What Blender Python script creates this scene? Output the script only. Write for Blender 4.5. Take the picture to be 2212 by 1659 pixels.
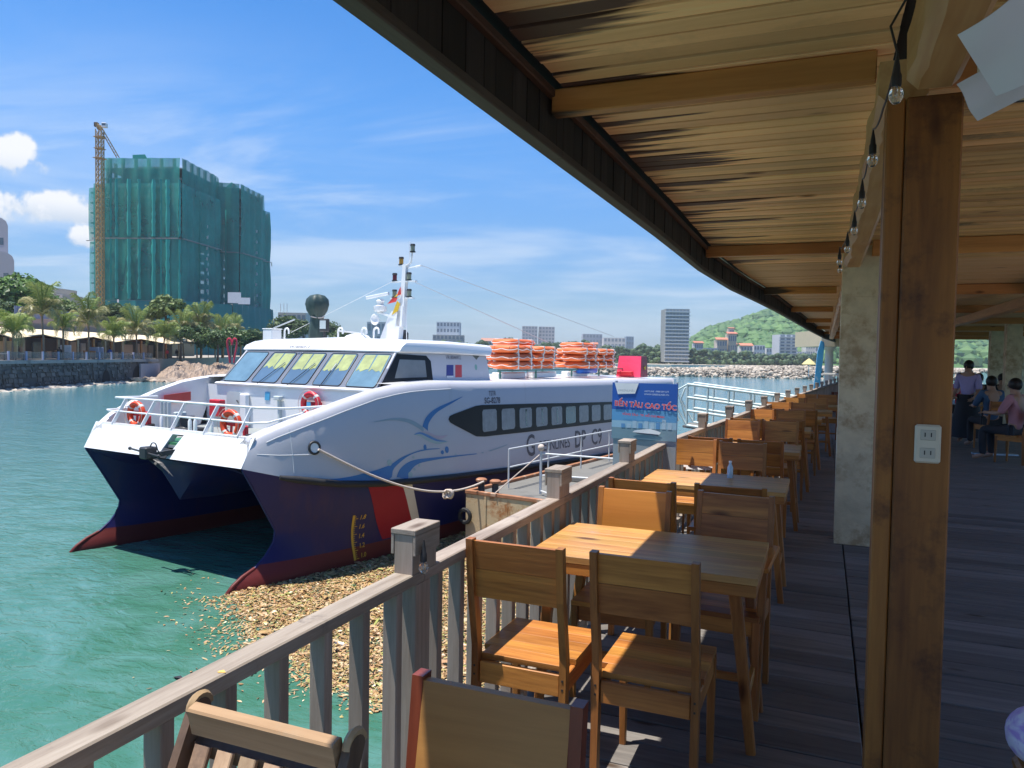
import bpy, bmesh, math, random
from mathutils import Vector, Matrix
random.seed(7)
sc = bpy.context.scene
for o in list(bpy.data.objects): bpy.data.objects.remove(o)
C = sc.collection
PI = math.pi

# ---------------------------------------------------------------- camera
HC = 1.6; FP = 1640.0; PCX, PCY = 1106.0, 829.5
psi, th, ro = math.radians(22.3), math.atan(61/1640), .017
F0 = Vector((-math.sin(psi), math.cos(psi), 0)); R0 = Vector((math.cos(psi), math.sin(psi), 0)); ZU = Vector((0, 0, 1))
FW = F0*math.cos(th) - ZU*math.sin(th); UU = F0*math.sin(th) + ZU*math.cos(th)
RT = R0*math.cos(ro) + UU*math.sin(ro); UP = UU*math.cos(ro) - R0*math.sin(ro)
CP = Vector((0, 0, HC))
cam = bpy.data.cameras.new('camera'); co = bpy.data.objects.new('camera', cam); C.objects.link(co)
m = Matrix((RT, UP, -FW)).transposed().to_4x4(); m.translation = CP
co.matrix_world = m
cam.sensor_width = 36; cam.lens = FP/2212*36; cam.clip_start = .05; cam.clip_end = 20000
sc.camera = co
WZ = -3.2            # water level below the deck

def ray(x, y): return FW + RT*((x-PCX)/FP) - UP*((y-PCY)/FP)
def onz(x, y, z):
    r = ray(x, y); return CP + r*((z-HC)/r.z)
def far(x, y, d): return CP + ray(x, y)*d      # a point of the world d metres ahead of the eye

# ---------------------------------------------------------------- light
SUN = Vector((-.20, -.15, 1)).normalized()
sl = bpy.data.lights.new('sun', 'SUN'); sl.energy = 3.5; sl.angle = math.radians(.5); sl.color = (1, .95, .87)
so = bpy.data.objects.new('sun', sl); C.objects.link(so); so.rotation_euler = SUN.to_track_quat('Z', 'Y').to_euler()
so.location = (0, 0, 30)
w = bpy.data.worlds.new('World'); sc.world = w; w.use_nodes = True
nt = w.node_tree; N = nt.nodes; L = nt.links; N.clear()
def wn(t, **k):
    n = N.new(t)
    for a, b in k.items(): setattr(n, a, b)
    return n
sky = wn('ShaderNodeTexSky', sky_type='NISHITA', sun_disc=False, sun_elevation=math.asin(SUN.z),
         sun_rotation=math.atan2(SUN.x, SUN.y), altitude=0, air_density=1.0, dust_density=.35, ozone_density=3.0)
bg = wn('ShaderNodeBackground'); bg.inputs[1].default_value = .092
out = wn('ShaderNodeOutputWorld')
tc = wn('ShaderNodeTexCoord')
sep = wn('ShaderNodeSeparateXYZ'); L.new(tc.outputs['Generated'], sep.inputs[0])
def wm(op, a, b=None, c=None, clamp=False):
    n = wn('ShaderNodeMath', operation=op); n.use_clamp = clamp
    for i, v in enumerate((a, b, c)):
        if v is None: continue
        if hasattr(v, 'links'): L.new(v, n.inputs[i])
        else: n.inputs[i].default_value = v
    return n.outputs[0]
def wnoise(vec, scale, detail, rough, dist=0):
    n = wn('ShaderNodeTexNoise'); L.new(vec, n.inputs['Vector']); n.inputs['Scale'].default_value = scale
    n.inputs['Detail'].default_value = detail; n.inputs['Roughness'].default_value = rough; n.inputs['Distortion'].default_value = dist
    return n.outputs[0]
def wramp(v, a, b, ya=0., yb=1.):
    n = wn('ShaderNodeMapRange', interpolation_type='SMOOTHSTEP'); L.new(v, n.inputs[0])
    for i, q in zip((1, 2, 3, 4), (a, b, ya, yb)): n.inputs[i].default_value = q
    return n.outputs[0]
# high thin cloud: project the direction on a flat layer
zz = wm('MAXIMUM', sep.outputs[2], .02)
dv = wm('ADD', zz, .06)
cx_ = wm('DIVIDE', sep.outputs[0], dv); cy_ = wm('DIVIDE', sep.outputs[1], dv)
cmb = wn('ShaderNodeCombineXYZ'); L.new(cx_, cmb.inputs[0]); L.new(cy_, cmb.inputs[1])
mp = wn('ShaderNodeMapping'); mp.inputs['Rotation'].default_value = (0, 0, .5); mp.inputs['Scale'].default_value = (.55, 1.1, 1); L.new(cmb.outputs[0], mp.inputs[0])
n1 = wnoise(mp.outputs[0], .9, 8, .62, .6); n2 = wnoise(mp.outputs[0], .35, 3, .5)
ci = wm('MULTIPLY', wramp(n1, .44, .74), wramp(n2, .34, .58))
ci = wm('MULTIPLY', ci, wramp(sep.outputs[2], .40, .20))
band = wm('MULTIPLY', wramp(sep.outputs[2], .30, .10), wramp(sep.outputs[2], .0, .06))
mp2 = wn('ShaderNodeMapping'); mp2.inputs['Scale'].default_value = (1.5, 1.5, 11); L.new(tc.outputs['Generated'], mp2.inputs[0])
n3 = wnoise(mp2.outputs[0], 1.7, 5, .55, .3)
ci2 = wm('MULTIPLY', wramp(n3, .42, .68), band)
# puffy cumulus low over the town on the left
cum_out = None
def dotdir(p): 
    d = ray(*p).normalized()
    n = wn('ShaderNodeVectorMath', operation='SUBTRACT'); L.new(tc.outputs['Generated'], n.inputs[0]); n.inputs[1].default_value = d
    return n.outputs[0]
n4 = wnoise(tc.outputs['Generated'], 17, 9, .56, .25)
n5 = wnoise(tc.outputs['Generated'], 34, 5, .6, .1)
puff = wm('ADD', wm('MULTIPLY', wm('SUBTRACT', n4, .5), 1.15), wm('MULTIPLY', wm('SUBTRACT', n5, .5), .8))
shade = None
for (px, py, rx, rz) in ((22, 350, .036, .028), (70, 440, .072, .019), (-110, 440, .09, .03), (176, 515, .022, .014), (-330, 400, .12, .04)):
    v = dotdir((px, py)); s = wn('ShaderNodeSeparateXYZ'); L.new(v, s.inputs[0])
    hx = wm('ADD', wm('MULTIPLY', s.outputs[0], s.outputs[0]), wm('MULTIPLY', s.outputs[1], s.outputs[1]))
    e = wm('ADD', wm('DIVIDE', hx, rx*rx), wm('DIVIDE', wm('MULTIPLY', s.outputs[2], s.outputs[2]), rz*rz))
    e = wm('SUBTRACT', 1.0, e)
    vv = wramp(wm('ADD', e, wm('MULTIPLY', puff, 2.9)), .0, .75)
    sh = wramp(s.outputs[2], -rz, rz*.5)
    cum_out = vv if cum_out is None else wm('MAXIMUM', cum_out, vv)
    shade = wm('MULTIPLY', vv, sh) if shade is None else wm('MAXIMUM', shade, wm('MULTIPLY', vv, sh))
cov = wm('MAXIMUM', wm('MULTIPLY', ci, .52), wm('MULTIPLY', ci2, .55))
hsv = wn('ShaderNodeHueSaturation'); L.new(sky.outputs[0], hsv.inputs['Color']); hsv.inputs['Hue'].default_value = .505; hsv.inputs['Saturation'].default_value = 1.36; hsv.inputs['Value'].default_value = .98
hz_ = wn('ShaderNodeMixRGB'); L.new(wramp(sep.outputs[2], -.02, .34), hz_.inputs[0]); hz_.inputs[1].default_value = (.36, .44, .60, 1); hz_.inputs[2].default_value = (1, 1, 1, 1)
hm = wn('ShaderNodeMixRGB'); hm.blend_type = 'MULTIPLY'; hm.inputs[0].default_value = 1; L.new(hsv.outputs[0], hm.inputs[1]); L.new(hz_.outputs[0], hm.inputs[2])
# aerial paling near the horizon comes with the sky model; clouds are mixed over it
mx = wn('ShaderNodeMixRGB'); L.new(cov, mx.inputs[0]); L.new(hm.outputs[0], mx.inputs[1]); mx.inputs[2].default_value = (4.0, 4.5, 5.1, 1)
cc = wn('ShaderNodeMixRGB'); L.new(shade, cc.inputs[0]); cc.inputs[1].default_value = (3.2, 3.7, 4.4, 1); cc.inputs[2].default_value = (4.9, 5.0, 5.2, 1)
mx2 = wn('ShaderNodeMixRGB'); L.new(cum_out, mx2.inputs[0]); L.new(mx.outputs[0], mx2.inputs[1]); L.new(cc.outputs[0], mx2.inputs[2])
L.new(mx2.outputs[0], bg.inputs[0]); L.new(bg.outputs[0], out.inputs[0])
sc.view_settings.view_transform = 'Standard'; sc.view_settings.look = 'None'
sc.view_settings.exposure = 1.12; sc.view_settings.gamma = 1; sc.view_settings.use_curve_mapping = False
sc.render.engine = 'CYCLES'
sc.cycles.max_bounces = 8; sc.cycles.diffuse_bounces = 7; sc.cycles.glossy_bounces = 3; sc.cycles.transparent_max_bounces = 12

# ---------------------------------------------------------------- materials
MATS = {}
def nodes(name):
    m = bpy.data.materials.new(name); m.use_nodes = True
    nt = m.node_tree; b = nt.nodes['Principled BSDF']
    def nn(t, **k):
        n = nt.nodes.new(t)
        for a, v in k.items(): setattr(n, a, v)
        return n
    return m, nt, b, nn
def rgb(c, a=1): return (c[0], c[1], c[2], a)
def mul(c, k): return tuple(min(1, v*k) for v in c)
def mat(name, col, rough=.6, metal=0, var=.12, scale=3, bump=0, bscale=20, spec=.5, stain=None, sscale=1.5, sth=.55, coord='Object', sstretch=None, rand=0, coat=0, island=0):
    """plain procedural surface: base colour broken up by noise, optional stain colour, optional bump"""
    if name in MATS: return MATS[name]
    m, nt, b, nn = nodes(name); lk = nt.links
    tcn = nn('ShaderNodeTexCoord'); v = tcn.outputs[coord]
    n = nn('ShaderNodeTexNoise'); lk.new(v, n.inputs[0]); n.inputs['Scale'].default_value = scale; n.inputs['Detail'].default_value = 6; n.inputs['Roughness'].default_value = .6
    cr = nn('ShaderNodeMixRGB'); lk.new(n.outputs[0], cr.inputs[0]); cr.inputs[1].default_value = rgb(mul(col, 1-var*1.6)); cr.inputs[2].default_value = rgb(mul(col, 1+var*1.6))
    o = cr.outputs[0]
    if stain:
        n2 = nn('ShaderNodeTexNoise'); v2 = v
        if sstretch: mpp = nn('ShaderNodeMapping'); mpp.inputs['Scale'].default_value = sstretch; lk.new(v, mpp.inputs[0]); v2 = mpp.outputs[0]
        lk.new(v2, n2.inputs[0]); n2.inputs['Scale'].default_value = sscale; n2.inputs['Detail'].default_value = 8; n2.inputs['Roughness'].default_value = .68
        r = nn('ShaderNodeMapRange'); lk.new(n2.outputs[0], r.inputs[0]); r.inputs[1].default_value = sth; r.inputs[2].default_value = sth+.12
        mx = nn('ShaderNodeMixRGB'); lk.new(r.outputs[0], mx.inputs[0]); lk.new(o, mx.inputs[1]); mx.inputs[2].default_value = rgb(stain); o = mx.outputs[0]
    if rand or island:
        h = nn('ShaderNodeHueSaturation'); lk.new(o, h.inputs['Color'])
        if island: src = nn('ShaderNodeNewGeometry').outputs['Random Per Island']; k = island
        else: src = nn('ShaderNodeObjectInfo').outputs['Random']; k = rand
        r = nn('ShaderNodeMapRange'); lk.new(src, r.inputs[0]); r.inputs[3].default_value = 1-k; r.inputs[4].default_value = 1+k
        lk.new(r.outputs[0], h.inputs['Value']); o = h.outputs[0]
    lk.new(o, b.inputs['Base Color']); b.inputs['Roughness'].default_value = rough; b.inputs['Metallic'].default_value = metal
    b.inputs['Specular IOR Level'].default_value = spec
    if coat: b.inputs['Coat Weight'].default_value = coat; b.inputs['Coat Roughness'].default_value = .15
    if bump:
        n3 = nn('ShaderNodeTexNoise'); lk.new(v, n3.inputs[0]); n3.inputs['Scale'].default_value = bscale; n3.inputs['Detail'].default_value = 5
        bp = nn('ShaderNodeBump'); lk.new(n3.outputs[0], bp.inputs['Height']); bp.inputs['Strength'].default_value = min(1, bump); bp.inputs['Distance'].default_value = .02*max(1, bump)
        lk.new(bp.outputs[0], b.inputs['Normal'])
    MATS[name] = m; return m
def wood(name, light, dark, axis='x', rough=.45, spec=.4, ring=14, knots=True, wear=None, wsc=1.2, wth=.56, rand=.22, coat=0, bump=.25, endstain=None):
    """grain along one axis: stretched noise, growth lines, small knots, tone that differs from piece to piece"""
    if name in MATS: return MATS[name]
    m, nt, b, nn = nodes(name); lk = nt.links
    tcn = nn('ShaderNodeTexCoord'); oi = nn('ShaderNodeObjectInfo')
    off = nn('ShaderNodeVectorMath', operation='MULTIPLY_ADD'); cb = nn('ShaderNodeCombineXYZ')
    for i in range(3): lk.new(oi.outputs['Random'], cb.inputs[i])
    lk.new(cb.outputs[0], off.inputs[0]); off.inputs[1].default_value = (17, 31, 23); lk.new(tcn.outputs['Object'], off.inputs[2])
    sc3 = {'x': (.07, 1, 1), 'y': (1, .07, 1), 'z': (1, 1, .07)}[axis]
    mp = nn('ShaderNodeMapping'); mp.inputs['Scale'].default_value = sc3; lk.new(off.outputs[0], mp.inputs[0])
    n = nn('ShaderNodeTexNoise'); lk.new(mp.outputs[0], n.inputs[0]); n.inputs['Scale'].default_value = ring; n.inputs['Detail'].default_value = 7; n.inputs['Roughness'].default_value = .62; n.inputs['Distortion'].default_value = .9
    f = nn('ShaderNodeTexNoise'); lk.new(mp.outputs[0], f.inputs[0]); f.inputs['Scale'].default_value = ring*9; f.inputs['Detail'].default_value = 3
    a = nn('ShaderNodeMath', operation='MULTIPLY_ADD'); lk.new(f.outputs[0], a.inputs[0]); a.inputs[1].default_value = .35; lk.new(n.outputs[0], a.inputs[2])
    r = nn('ShaderNodeMapRange'); lk.new(a.outputs[0], r.inputs[0]); r.inputs[1].default_value = .46; r.inputs[2].default_value = .92
    mx = nn('ShaderNodeMixRGB'); lk.new(r.outputs[0], mx.inputs[0]); mx.inputs[1].default_value = rgb(light); mx.inputs[2].default_value = rgb(dark)
    o = mx.outputs[0]
    if knots:
        mk = nn('ShaderNodeMapping'); mk.inputs['Scale'].default_value = tuple(.35 if q < .5 else 1 for q in sc3); lk.new(off.outputs[0], mk.inputs[0])
        k = nn('ShaderNodeTexVoronoi'); lk.new(mk.outputs[0], k.inputs['Vector']); k.inputs['Scale'].default_value = 4.2
        kr = nn('ShaderNodeMapRange'); lk.new(k.outputs['Distance'], kr.inputs[0]); kr.inputs[1].default_value = .11; kr.inputs[2].default_value = .045
        km = nn('ShaderNodeMixRGB'); km.blend_type = 'MULTIPLY'; lk.new(kr.outputs[0], km.inputs[0]); lk.new(o, km.inputs[1]); km.inputs[2].default_value = (.30, .22, .16, 1); o = km.outputs[0]
    if wear:
        wv = nn('ShaderNodeTexNoise'); lk.new(off.outputs[0], wv.inputs[0]); wv.inputs['Scale'].default_value = wsc; wv.inputs['Detail'].default_value = 7; wv.inputs['Roughness'].default_value = .7
        wr = nn('ShaderNodeMapRange'); lk.new(wv.outputs[0], wr.inputs[0]); wr.inputs[1].default_value = wth; wr.inputs[2].default_value = wth+.14
        wmx = nn('ShaderNodeMixRGB'); lk.new(wr.outputs[0], wmx.inputs[0]); lk.new(o, wmx.inputs[1]); wmx.inputs[2].default_value = rgb(wear); o = wmx.outputs[0]
    if endstain:   # rain-wet black stain running in from the outer end of the boards (x just above endstain[0])
        x0, x1, colr = endstain
        sx = nn('ShaderNodeSeparateXYZ'); lk.new(tcn.outputs['Object'], sx.inputs[0])
        en = nn('ShaderNodeTexNoise'); lk.new(mp.outputs[0], en.inputs[0]); en.inputs['Scale'].default_value = 9; en.inputs['Detail'].default_value = 6
        ad = nn('ShaderNodeMath', operation='MULTIPLY_ADD'); lk.new(en.outputs[0], ad.inputs[0]); ad.inputs[1].default_value = -2.4; lk.new(sx.outputs[0], ad.inputs[2])
        rd = nn('ShaderNodeMath', operation='MULTIPLY_ADD'); lk.new(oi.outputs['Random'], rd.inputs[0]); rd.inputs[1].default_value = -.9; lk.new(ad.outputs[0], rd.inputs[2])
        er = nn('ShaderNodeMapRange'); lk.new(rd.outputs[0], er.inputs[0]); er.inputs[1].default_value = x1-1.65; er.inputs[2].default_value = x0-1.65
        em = nn('ShaderNodeMixRGB'); lk.new(er.outputs[0], em.inputs[0]); lk.new(o, em.inputs[1]); em.inputs[2].default_value = rgb(colr); o = em.outputs[0]
    h = nn('ShaderNodeHueSaturation'); lk.new(o, h.inputs['Color'])
    hr = nn('ShaderNodeMapRange'); lk.new(oi.outputs['Random'], hr.inputs[0]); hr.inputs[3].default_value = 1-rand; hr.inputs[4].default_value = 1+rand; lk.new(hr.outputs[0], h.inputs['Value'])
    hh = nn('ShaderNodeMath', operation='MULTIPLY_ADD'); lk.new(oi.outputs['Random'], hh.inputs[0]); hh.inputs[1].default_value = 7.31; hh.inputs[2].default_value = 0
    fr = nn('ShaderNodeMath', operation='FRACT'); lk.new(hh.outputs[0], fr.inputs[0])
    h2 = nn('ShaderNodeMapRange'); lk.new(fr.outputs[0], h2.inputs[0]); h2.inputs[3].default_value = .492; h2.inputs[4].default_value = .506; lk.new(h2.outputs[0], h.inputs['Hue'])
    lk.new(h.outputs[0], b.inputs['Base Color']); b.inputs['Roughness'].default_value = rough; b.inputs['Specular IOR Level'].default_value = spec
    if coat: b.inputs['Coat Weight'].default_value = coat; b.inputs['Coat Roughness'].default_value = .2
    bp = nn('ShaderNodeBump'); lk.new(a.outputs[0], bp.inputs['Height']); bp.inputs['Strength'].default_value = bump; bp.inputs['Distance'].default_value = .004; lk.new(bp.outputs[0], b.inputs['Normal'])
    MATS[name] = m; return m

# ---------------------------------------------------------------- mesh helpers
class MB:
    def __init__(s): s.v = []; s.f = []
    def add(s, vs, fs):
        o = len(s.v); s.v += [tuple(q) for q in vs]; s.f += [tuple(i+o for i in f) for f in fs]; return s
    def box(s, x0, x1, y0, y1, z0, z1, bev=0):
        if bev:
            bev = min(bev, .45*min(x1-x0, y1-y0, z1-z0))
            X, Y, Z_ = (x0, x1), (y0, y1), (z0, z1); vs = []; idx = {}
            for i in (0, 1):
                for j in (0, 1):
                    for k in (0, 1):
                        di, dj, dk = (bev if i == 0 else -bev), (bev if j == 0 else -bev), (bev if k == 0 else -bev)
                        idx[i, j, k, 0] = len(vs); vs.append((X[i], Y[j]+dj, Z_[k]+dk))
                        idx[i, j, k, 1] = len(vs); vs.append((X[i]+di, Y[j], Z_[k]+dk))
                        idx[i, j, k, 2] = len(vs); vs.append((X[i]+di, Y[j]+dj, Z_[k]))
            fs = []
            for a in (0, 1):
                fs.append((idx[a,0,0,0], idx[a,1,0,0], idx[a,1,1,0], idx[a,0,1,0])[::1 if a else -1])
                fs.append((idx[0,a,0,1], idx[1,a,0,1], idx[1,a,1,1], idx[0,a,1,1])[::-1 if a else 1])
                fs.append((idx[0,0,a,2], idx[1,0,a,2], idx[1,1,a,2], idx[0,1,a,2])[::1 if a else -1])
            for a in (0, 1):
                for b_ in (0, 1):
                    sg = 1 if (a+b_) % 2 == 0 else -1
                    fs.append((idx[a,b_,0,0], idx[a,b_,1,0], idx[a,b_,1,1], idx[a,b_,0,1])[::-sg if True else 1])
                    fs.append((idx[a,0,b_,0], idx[a,1,b_,0], idx[a,1,b_,2], idx[a,0,b_,2])[::sg])
                    fs.append((idx[0,a,b_,1], idx[1,a,b_,1], idx[1,a,b_,2], idx[0,a,b_,2])[::-sg])
                    for c_ in (0, 1):
                        t = (idx[a,b_,c_,0], idx[a,b_,c_,1], idx[a,b_,c_,2])
                        fs.append(t if (a+b_+c_) % 2 else t[::-1])
            return s.add(vs, fs)
        vs = [(x, y, z) for x in (x0, x1) for y in (y0, y1) for z in (z0, z1)]
        return s.add(vs, [(0,1,3,2), (4,6,7,5), (0,4,5,1), (2,3,7,6), (0,2,6,4), (1,5,7,3)])
    def beam(s, p, q, wd, ht=None, up=None, cham=.0, wd2=None, ht2=None):
        """bar of rectangular section from p to q; wd across, ht along 'up'"""
        p, q = Vector(p), Vector(q); ht = wd if ht is None else ht
        d = (q-p).normalized(); up = Vector(up) if up is not None else (Vector((0, 0, 1)) if abs(d.z) < .9 else Vector((0, 1, 0)))
        sx = d.cross(up).normalized(); sy = sx.cross(d).normalized()
        def ring(c, a, b_):
            a, b_ = a/2, b_/2
            if cham:
                c_ = cham
                pts = [(a, -b_+c_), (a, b_-c_), (a-c_, b_), (-a+c_, b_), (-a, b_-c_), (-a, -b_+c_), (-a+c_, -b_), (a-c_, -b_)]
            else: pts = [(a, -b_), (a, b_), (-a, b_), (-a, -b_)]
            return [c + sx*u + sy*v for u, v in pts]
        r0 = ring(p, wd, ht); r1 = ring(q, wd2 or wd, ht2 or ht); n = len(r0)
        fs = [(i, (i+1) % n, n+(i+1) % n, n+i) for i in range(n)] + [tuple(range(n))[::-1], tuple(range(n, 2*n))]
        return s.add(r0+r1, fs)
    def tube(s, pts, rad, n=8, cap=True, closed=False):
        pts = [Vector(p) for p in pts]; k = len(pts)
        rad = [rad]*k if not isinstance(rad, (list, tuple)) else list(rad)
        vs = []; prev = None
        for i, p in enumerate(pts):
            if closed: t = (pts[(i+1) % k]-pts[i-1])
            else: t = pts[min(i+1, k-1)]-pts[max(i-1, 0)]
            t.normalize()
            if prev is None:
                a = Vector((0, 0, 1)) if abs(t.z) < .9 else Vector((1, 0, 0)); x = t.cross(a).normalized()
            else: x = (prev - t*prev.dot(t)).normalized()
            prev = x; y = t.cross(x)
            vs += [p + (x*math.cos(2*PI*j/n)+y*math.sin(2*PI*j/n))*rad[i] for j in range(n)]
        fs = []
        for i in range(k if closed else k-1):
            a, b_ = i*n, ((i+1) % k)*n
            fs += [(a+j, a+(j+1) % n, b_+(j+1) % n, b_+j) for j in range(n)]
        if cap and not closed: fs += [tuple(range(n))[::-1], tuple(range((k-1)*n, k*n))]
        return s.add(vs, fs)
    def lathe(s, prof, c=(0, 0, 0), n=16):
        """prof: list of (radius, z)"""
        vs = [(c[0]+r*math.cos(2*PI*j/n), c[1]+r*math.sin(2*PI*j/n), c[2]+z) for r, z in prof for j in range(n)]
        fs = [(i*n+j, i*n+(j+1) % n, (i+1)*n+(j+1) % n, (i+1)*n+j) for i in range(len(prof)-1) for j in range(n)]
        fs += [tuple(range(n))[::-1], tuple(range((len(prof)-1)*n, len(prof)*n))]
        return s.add(vs, fs)
    def prism(s, pts, z0, z1):
        n = len(pts); vs = [(x, y, z0) for x, y in pts]+[(x, y, z1) for x, y in pts]
        return s.add(vs, [(i, (i+1) % n, n+(i+1) % n, n+i) for i in range(n)]+[tuple(range(n))[::-1], tuple(range(n, 2*n))])
    def slab(s, pts, off):
        """flat polygon in space given thickness by vector off"""
        n = len(pts); pts = [Vector(p) for p in pts]; off = Vector(off)
        return s.add(pts+[p+off for p in pts], [(i, (i+1) % n, n+(i+1) % n, n+i) for i in range(n)]+[tuple(range(n))[::-1], tuple(range(n, 2*n))])
    def grid(s, rows, closed=False):
        n = len(rows[0]); vs = [p for r in rows for p in r]; m_ = n if closed else n-1
        return s.add(vs, [(i*n+j, i*n+(j+1) % n, (i+1)*n+(j+1) % n, (i+1)*n+j) for i in range(len(rows)-1) for j in range(m_)])
    def ball(s, c, r, n=10, m_=6, sq=(1, 1, 1)):
        pr = [(max(1e-3, r*math.sin(PI*i/m_)), -r*math.cos(PI*i/m_)) for i in range(m_+1)]
        b_ = MB().lathe(pr, (0, 0, 0), n)
        return s.add([(c[0]+v[0]*sq[0], c[1]+v[1]*sq[1], c[2]+v[2]*sq[2]) for v in b_.v], b_.f)
    def build(s, name, material, parent=None, smooth=None, label=None, kind=None, fix=True):
        me = bpy.data.meshes.new(name); me.from_pydata([tuple(v) for v in s.v], [], s.f)
        if fix:
            bm = bmesh.new(); bm.from_mesh(me); bmesh.ops.recalc_face_normals(bm, faces=bm.faces); bm.to_mesh(me); bm.free()
        if smooth:
            me.polygons.foreach_set('use_smooth', [True]*len(me.polygons)); me.set_sharp_from_angle(angle=math.radians(smooth))
        me.materials.append(material); me.update()
        o = bpy.data.objects.new(name, me); C.objects.link(o)
        if parent: o.parent = parent
        if label: o['label'] = label
        if kind: o['kind'] = kind
        return o
def empty(name, loc=(0, 0, 0), rz=0, label=None, cat=None, group=None):
    o = bpy.data.objects.new(name, None); C.objects.link(o); o.location = loc; o.rotation_euler = (0, 0, rz); o.empty_display_size = .1
    return tag(o, label, cat, group)
def tag(o, label=None, cat=None, group=None, kind=None):
    for k, v in (('label', label), ('category', cat), ('group', group), ('kind', kind)):
        if v: o[k] = v
    return o
KIDS = {}
def copy_tree(root, loc, rz=0, label=None, group=None):
    """a copy of a thing with copies of its parts and their sub-parts"""
    if root.name not in KIDS:
        KIDS[root.name] = [(c, list(c.children)) for c in root.children]
    r = root.copy(); C.objects.link(r); r.location = loc; r.rotation_euler = (0, 0, rz)
    if label: r['label'] = label
    if group: r['group'] = group
    for c, gs in KIDS[root.name]:
        k = c.copy(); C.objects.link(k); k.parent = r
        for g in gs:
            d = g.copy(); C.objects.link(d); d.parent = k
    return r
def share(src, parent, loc=None, rz=None, name=None):
    o = bpy.data.objects.new(name or src.name.split('.')[0], src.data); C.objects.link(o); o.parent = parent
    if loc is not None: o.location = loc
    if rz is not None: o.rotation_euler = (0, 0, rz)
    return o
def lerp(a, b_, t): return a+(b_-a)*t
def pl(tab, x):
    """piecewise linear table"""
    if x <= tab[0][0]: return tab[0][1]
    for (a, va), (b_, vb) in zip(tab, tab[1:]):
        if x <= b_: return lerp(va, vb, (x-a)/(b_-a))
    return tab[-1][1]
def bez(pts, n=16):
    """smooth curve through points (Catmull-Rom)"""
    P_ = [Vector(p) for p in pts]; P_ = [P_[0]]+P_+[P_[-1]]; out_ = []
    for i in range(1, len(P_)-2):
        for k in range(n):
            t = k/n; a, b_, c, d = P_[i-1], P_[i], P_[i+1], P_[i+2]
            out_.append(.5*((2*b_)+(-a+c)*t+(2*a-5*b_+4*c-d)*t*t+(-a+3*b_-3*c+d)*t*t*t))
    out_.append(P_[-2]); return out_
def text_mesh(txt, size=1, align='CENTER', sx=1, bold=0, spacing=1):
    cu = bpy.data.curves.new('txt', 'FONT'); cu.body = txt; cu.size = size; cu.align_x = align; cu.align_y = 'CENTER'; cu.offset = bold; cu.space_character = spacing; cu.resolution_u = 3
    o = bpy.data.objects.new('txt', cu); C.objects.link(o)
    dg = bpy.context.evaluated_depsgraph_get(); me = bpy.data.meshes.new_from_object(o.evaluated_get(dg))
    vs = [(v.co.x*sx, v.co.y) for v in me.vertices]; fs = [tuple(p.vertices) for p in me.polygons]
    bpy.data.objects.remove(o); bpy.data.curves.remove(cu); bpy.data.meshes.remove(me)
    return vs, fs
def text_part(txt, fn, size, material, parent, label=None, **k):
    vs, fs = text_mesh(txt, size, **k); mb = MB().add([fn(x, y) for x, y in vs], fs)
    return mb.build('lettering', material, parent, label=label, fix=False)
# ================================================================ palette of timbers
TEAK_L, TEAK_D = (.58, .25, .055), (.22, .075, .017)
W_X = wood('oiled_teak_x', TEAK_L, TEAK_D, 'x', rough=.42, ring=10, rand=.2)
W_Y = wood('oiled_teak_y', TEAK_L, TEAK_D, 'y', rough=.42, ring=10, rand=.2)
W_Z = wood('oiled_teak_z', (.44, .18, .042), (.17, .055, .014), 'z', rough=.42, ring=10, rand=.2)
T_X = wood('table_teak_x', (.62, .35, .11), (.30, .135, .042), 'x', rough=.42, ring=11, rand=.16, wear=(.35, .25, .16), wsc=3, wth=.6)
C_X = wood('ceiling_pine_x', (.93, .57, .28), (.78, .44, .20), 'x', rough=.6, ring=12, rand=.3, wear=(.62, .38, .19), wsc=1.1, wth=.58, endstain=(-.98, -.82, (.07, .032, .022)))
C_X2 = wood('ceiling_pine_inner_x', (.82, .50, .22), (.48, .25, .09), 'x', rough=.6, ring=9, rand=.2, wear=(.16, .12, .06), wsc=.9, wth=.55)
B_X = wood('beam_pine_x', (.62, .28, .08), (.38, .15, .04), 'x', rough=.5, ring=7, rand=.12, endstain=(-.95, -.75, (.06, .04, .025)))
B_Y = wood('beam_pine_y', (.62, .34, .13), (.34, .15, .05), 'y', rough=.5, ring=6, rand=.12)
B_Z = wood('post_pine_z', (.36, .155, .026), (.15, .055, .010), 'z', rough=.55, ring=7, rand=.08, wear=(.085, .030, .008), wsc=3.0, wth=.50, bump=.6)
G_X = wood('deck_grey_x', (.22, .20, .18), (.10, .092, .085), 'x', rough=.62, ring=16, rand=.28, knots=True, wear=(.19, .175, .15), wsc=1.7, wth=.6)
R_Y = wood('rail_grey_y', (.39, .335, .28), (.19, .145, .115), 'y', rough=.7, ring=16, rand=.1, wear=(.12, .10, .095), wsc=6, wth=.60)
R_Z = wood('rail_grey_z', (.35, .29, .24), (.21, .165, .13), 'z', rough=.75, ring=16, rand=.14)
F_Z = wood('fascia_black_z', (.032, .026, .024), (.014, .011, .010), 'z', rough=.75, ring=12, rand=.45, wear=(.13, .09, .06), wsc=2, wth=.68)
F_Y = wood('fascia_dark_y', (.085, .068, .055), (.04, .032, .027), 'y', rough=.7, ring=12, rand=.15)
F_Y2 = wood('fascia_trim_y', (.10, .055, .035), (.05, .025, .017), 'y', rough=.6, ring=12, rand=.15)
O_X = wood('orange_teak_x', (.62, .235, .045), (.46, .15, .025), 'x', rough=.35, ring=5, rand=.08, knots=False)
OLD_X = wood('weathered_bench_x', (.45, .31, .17), (.28, .18, .09), 'x', rough=.6, ring=12, rand=.1, wear=(.30, .22, .13), wsc=5, wth=.6)
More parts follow.
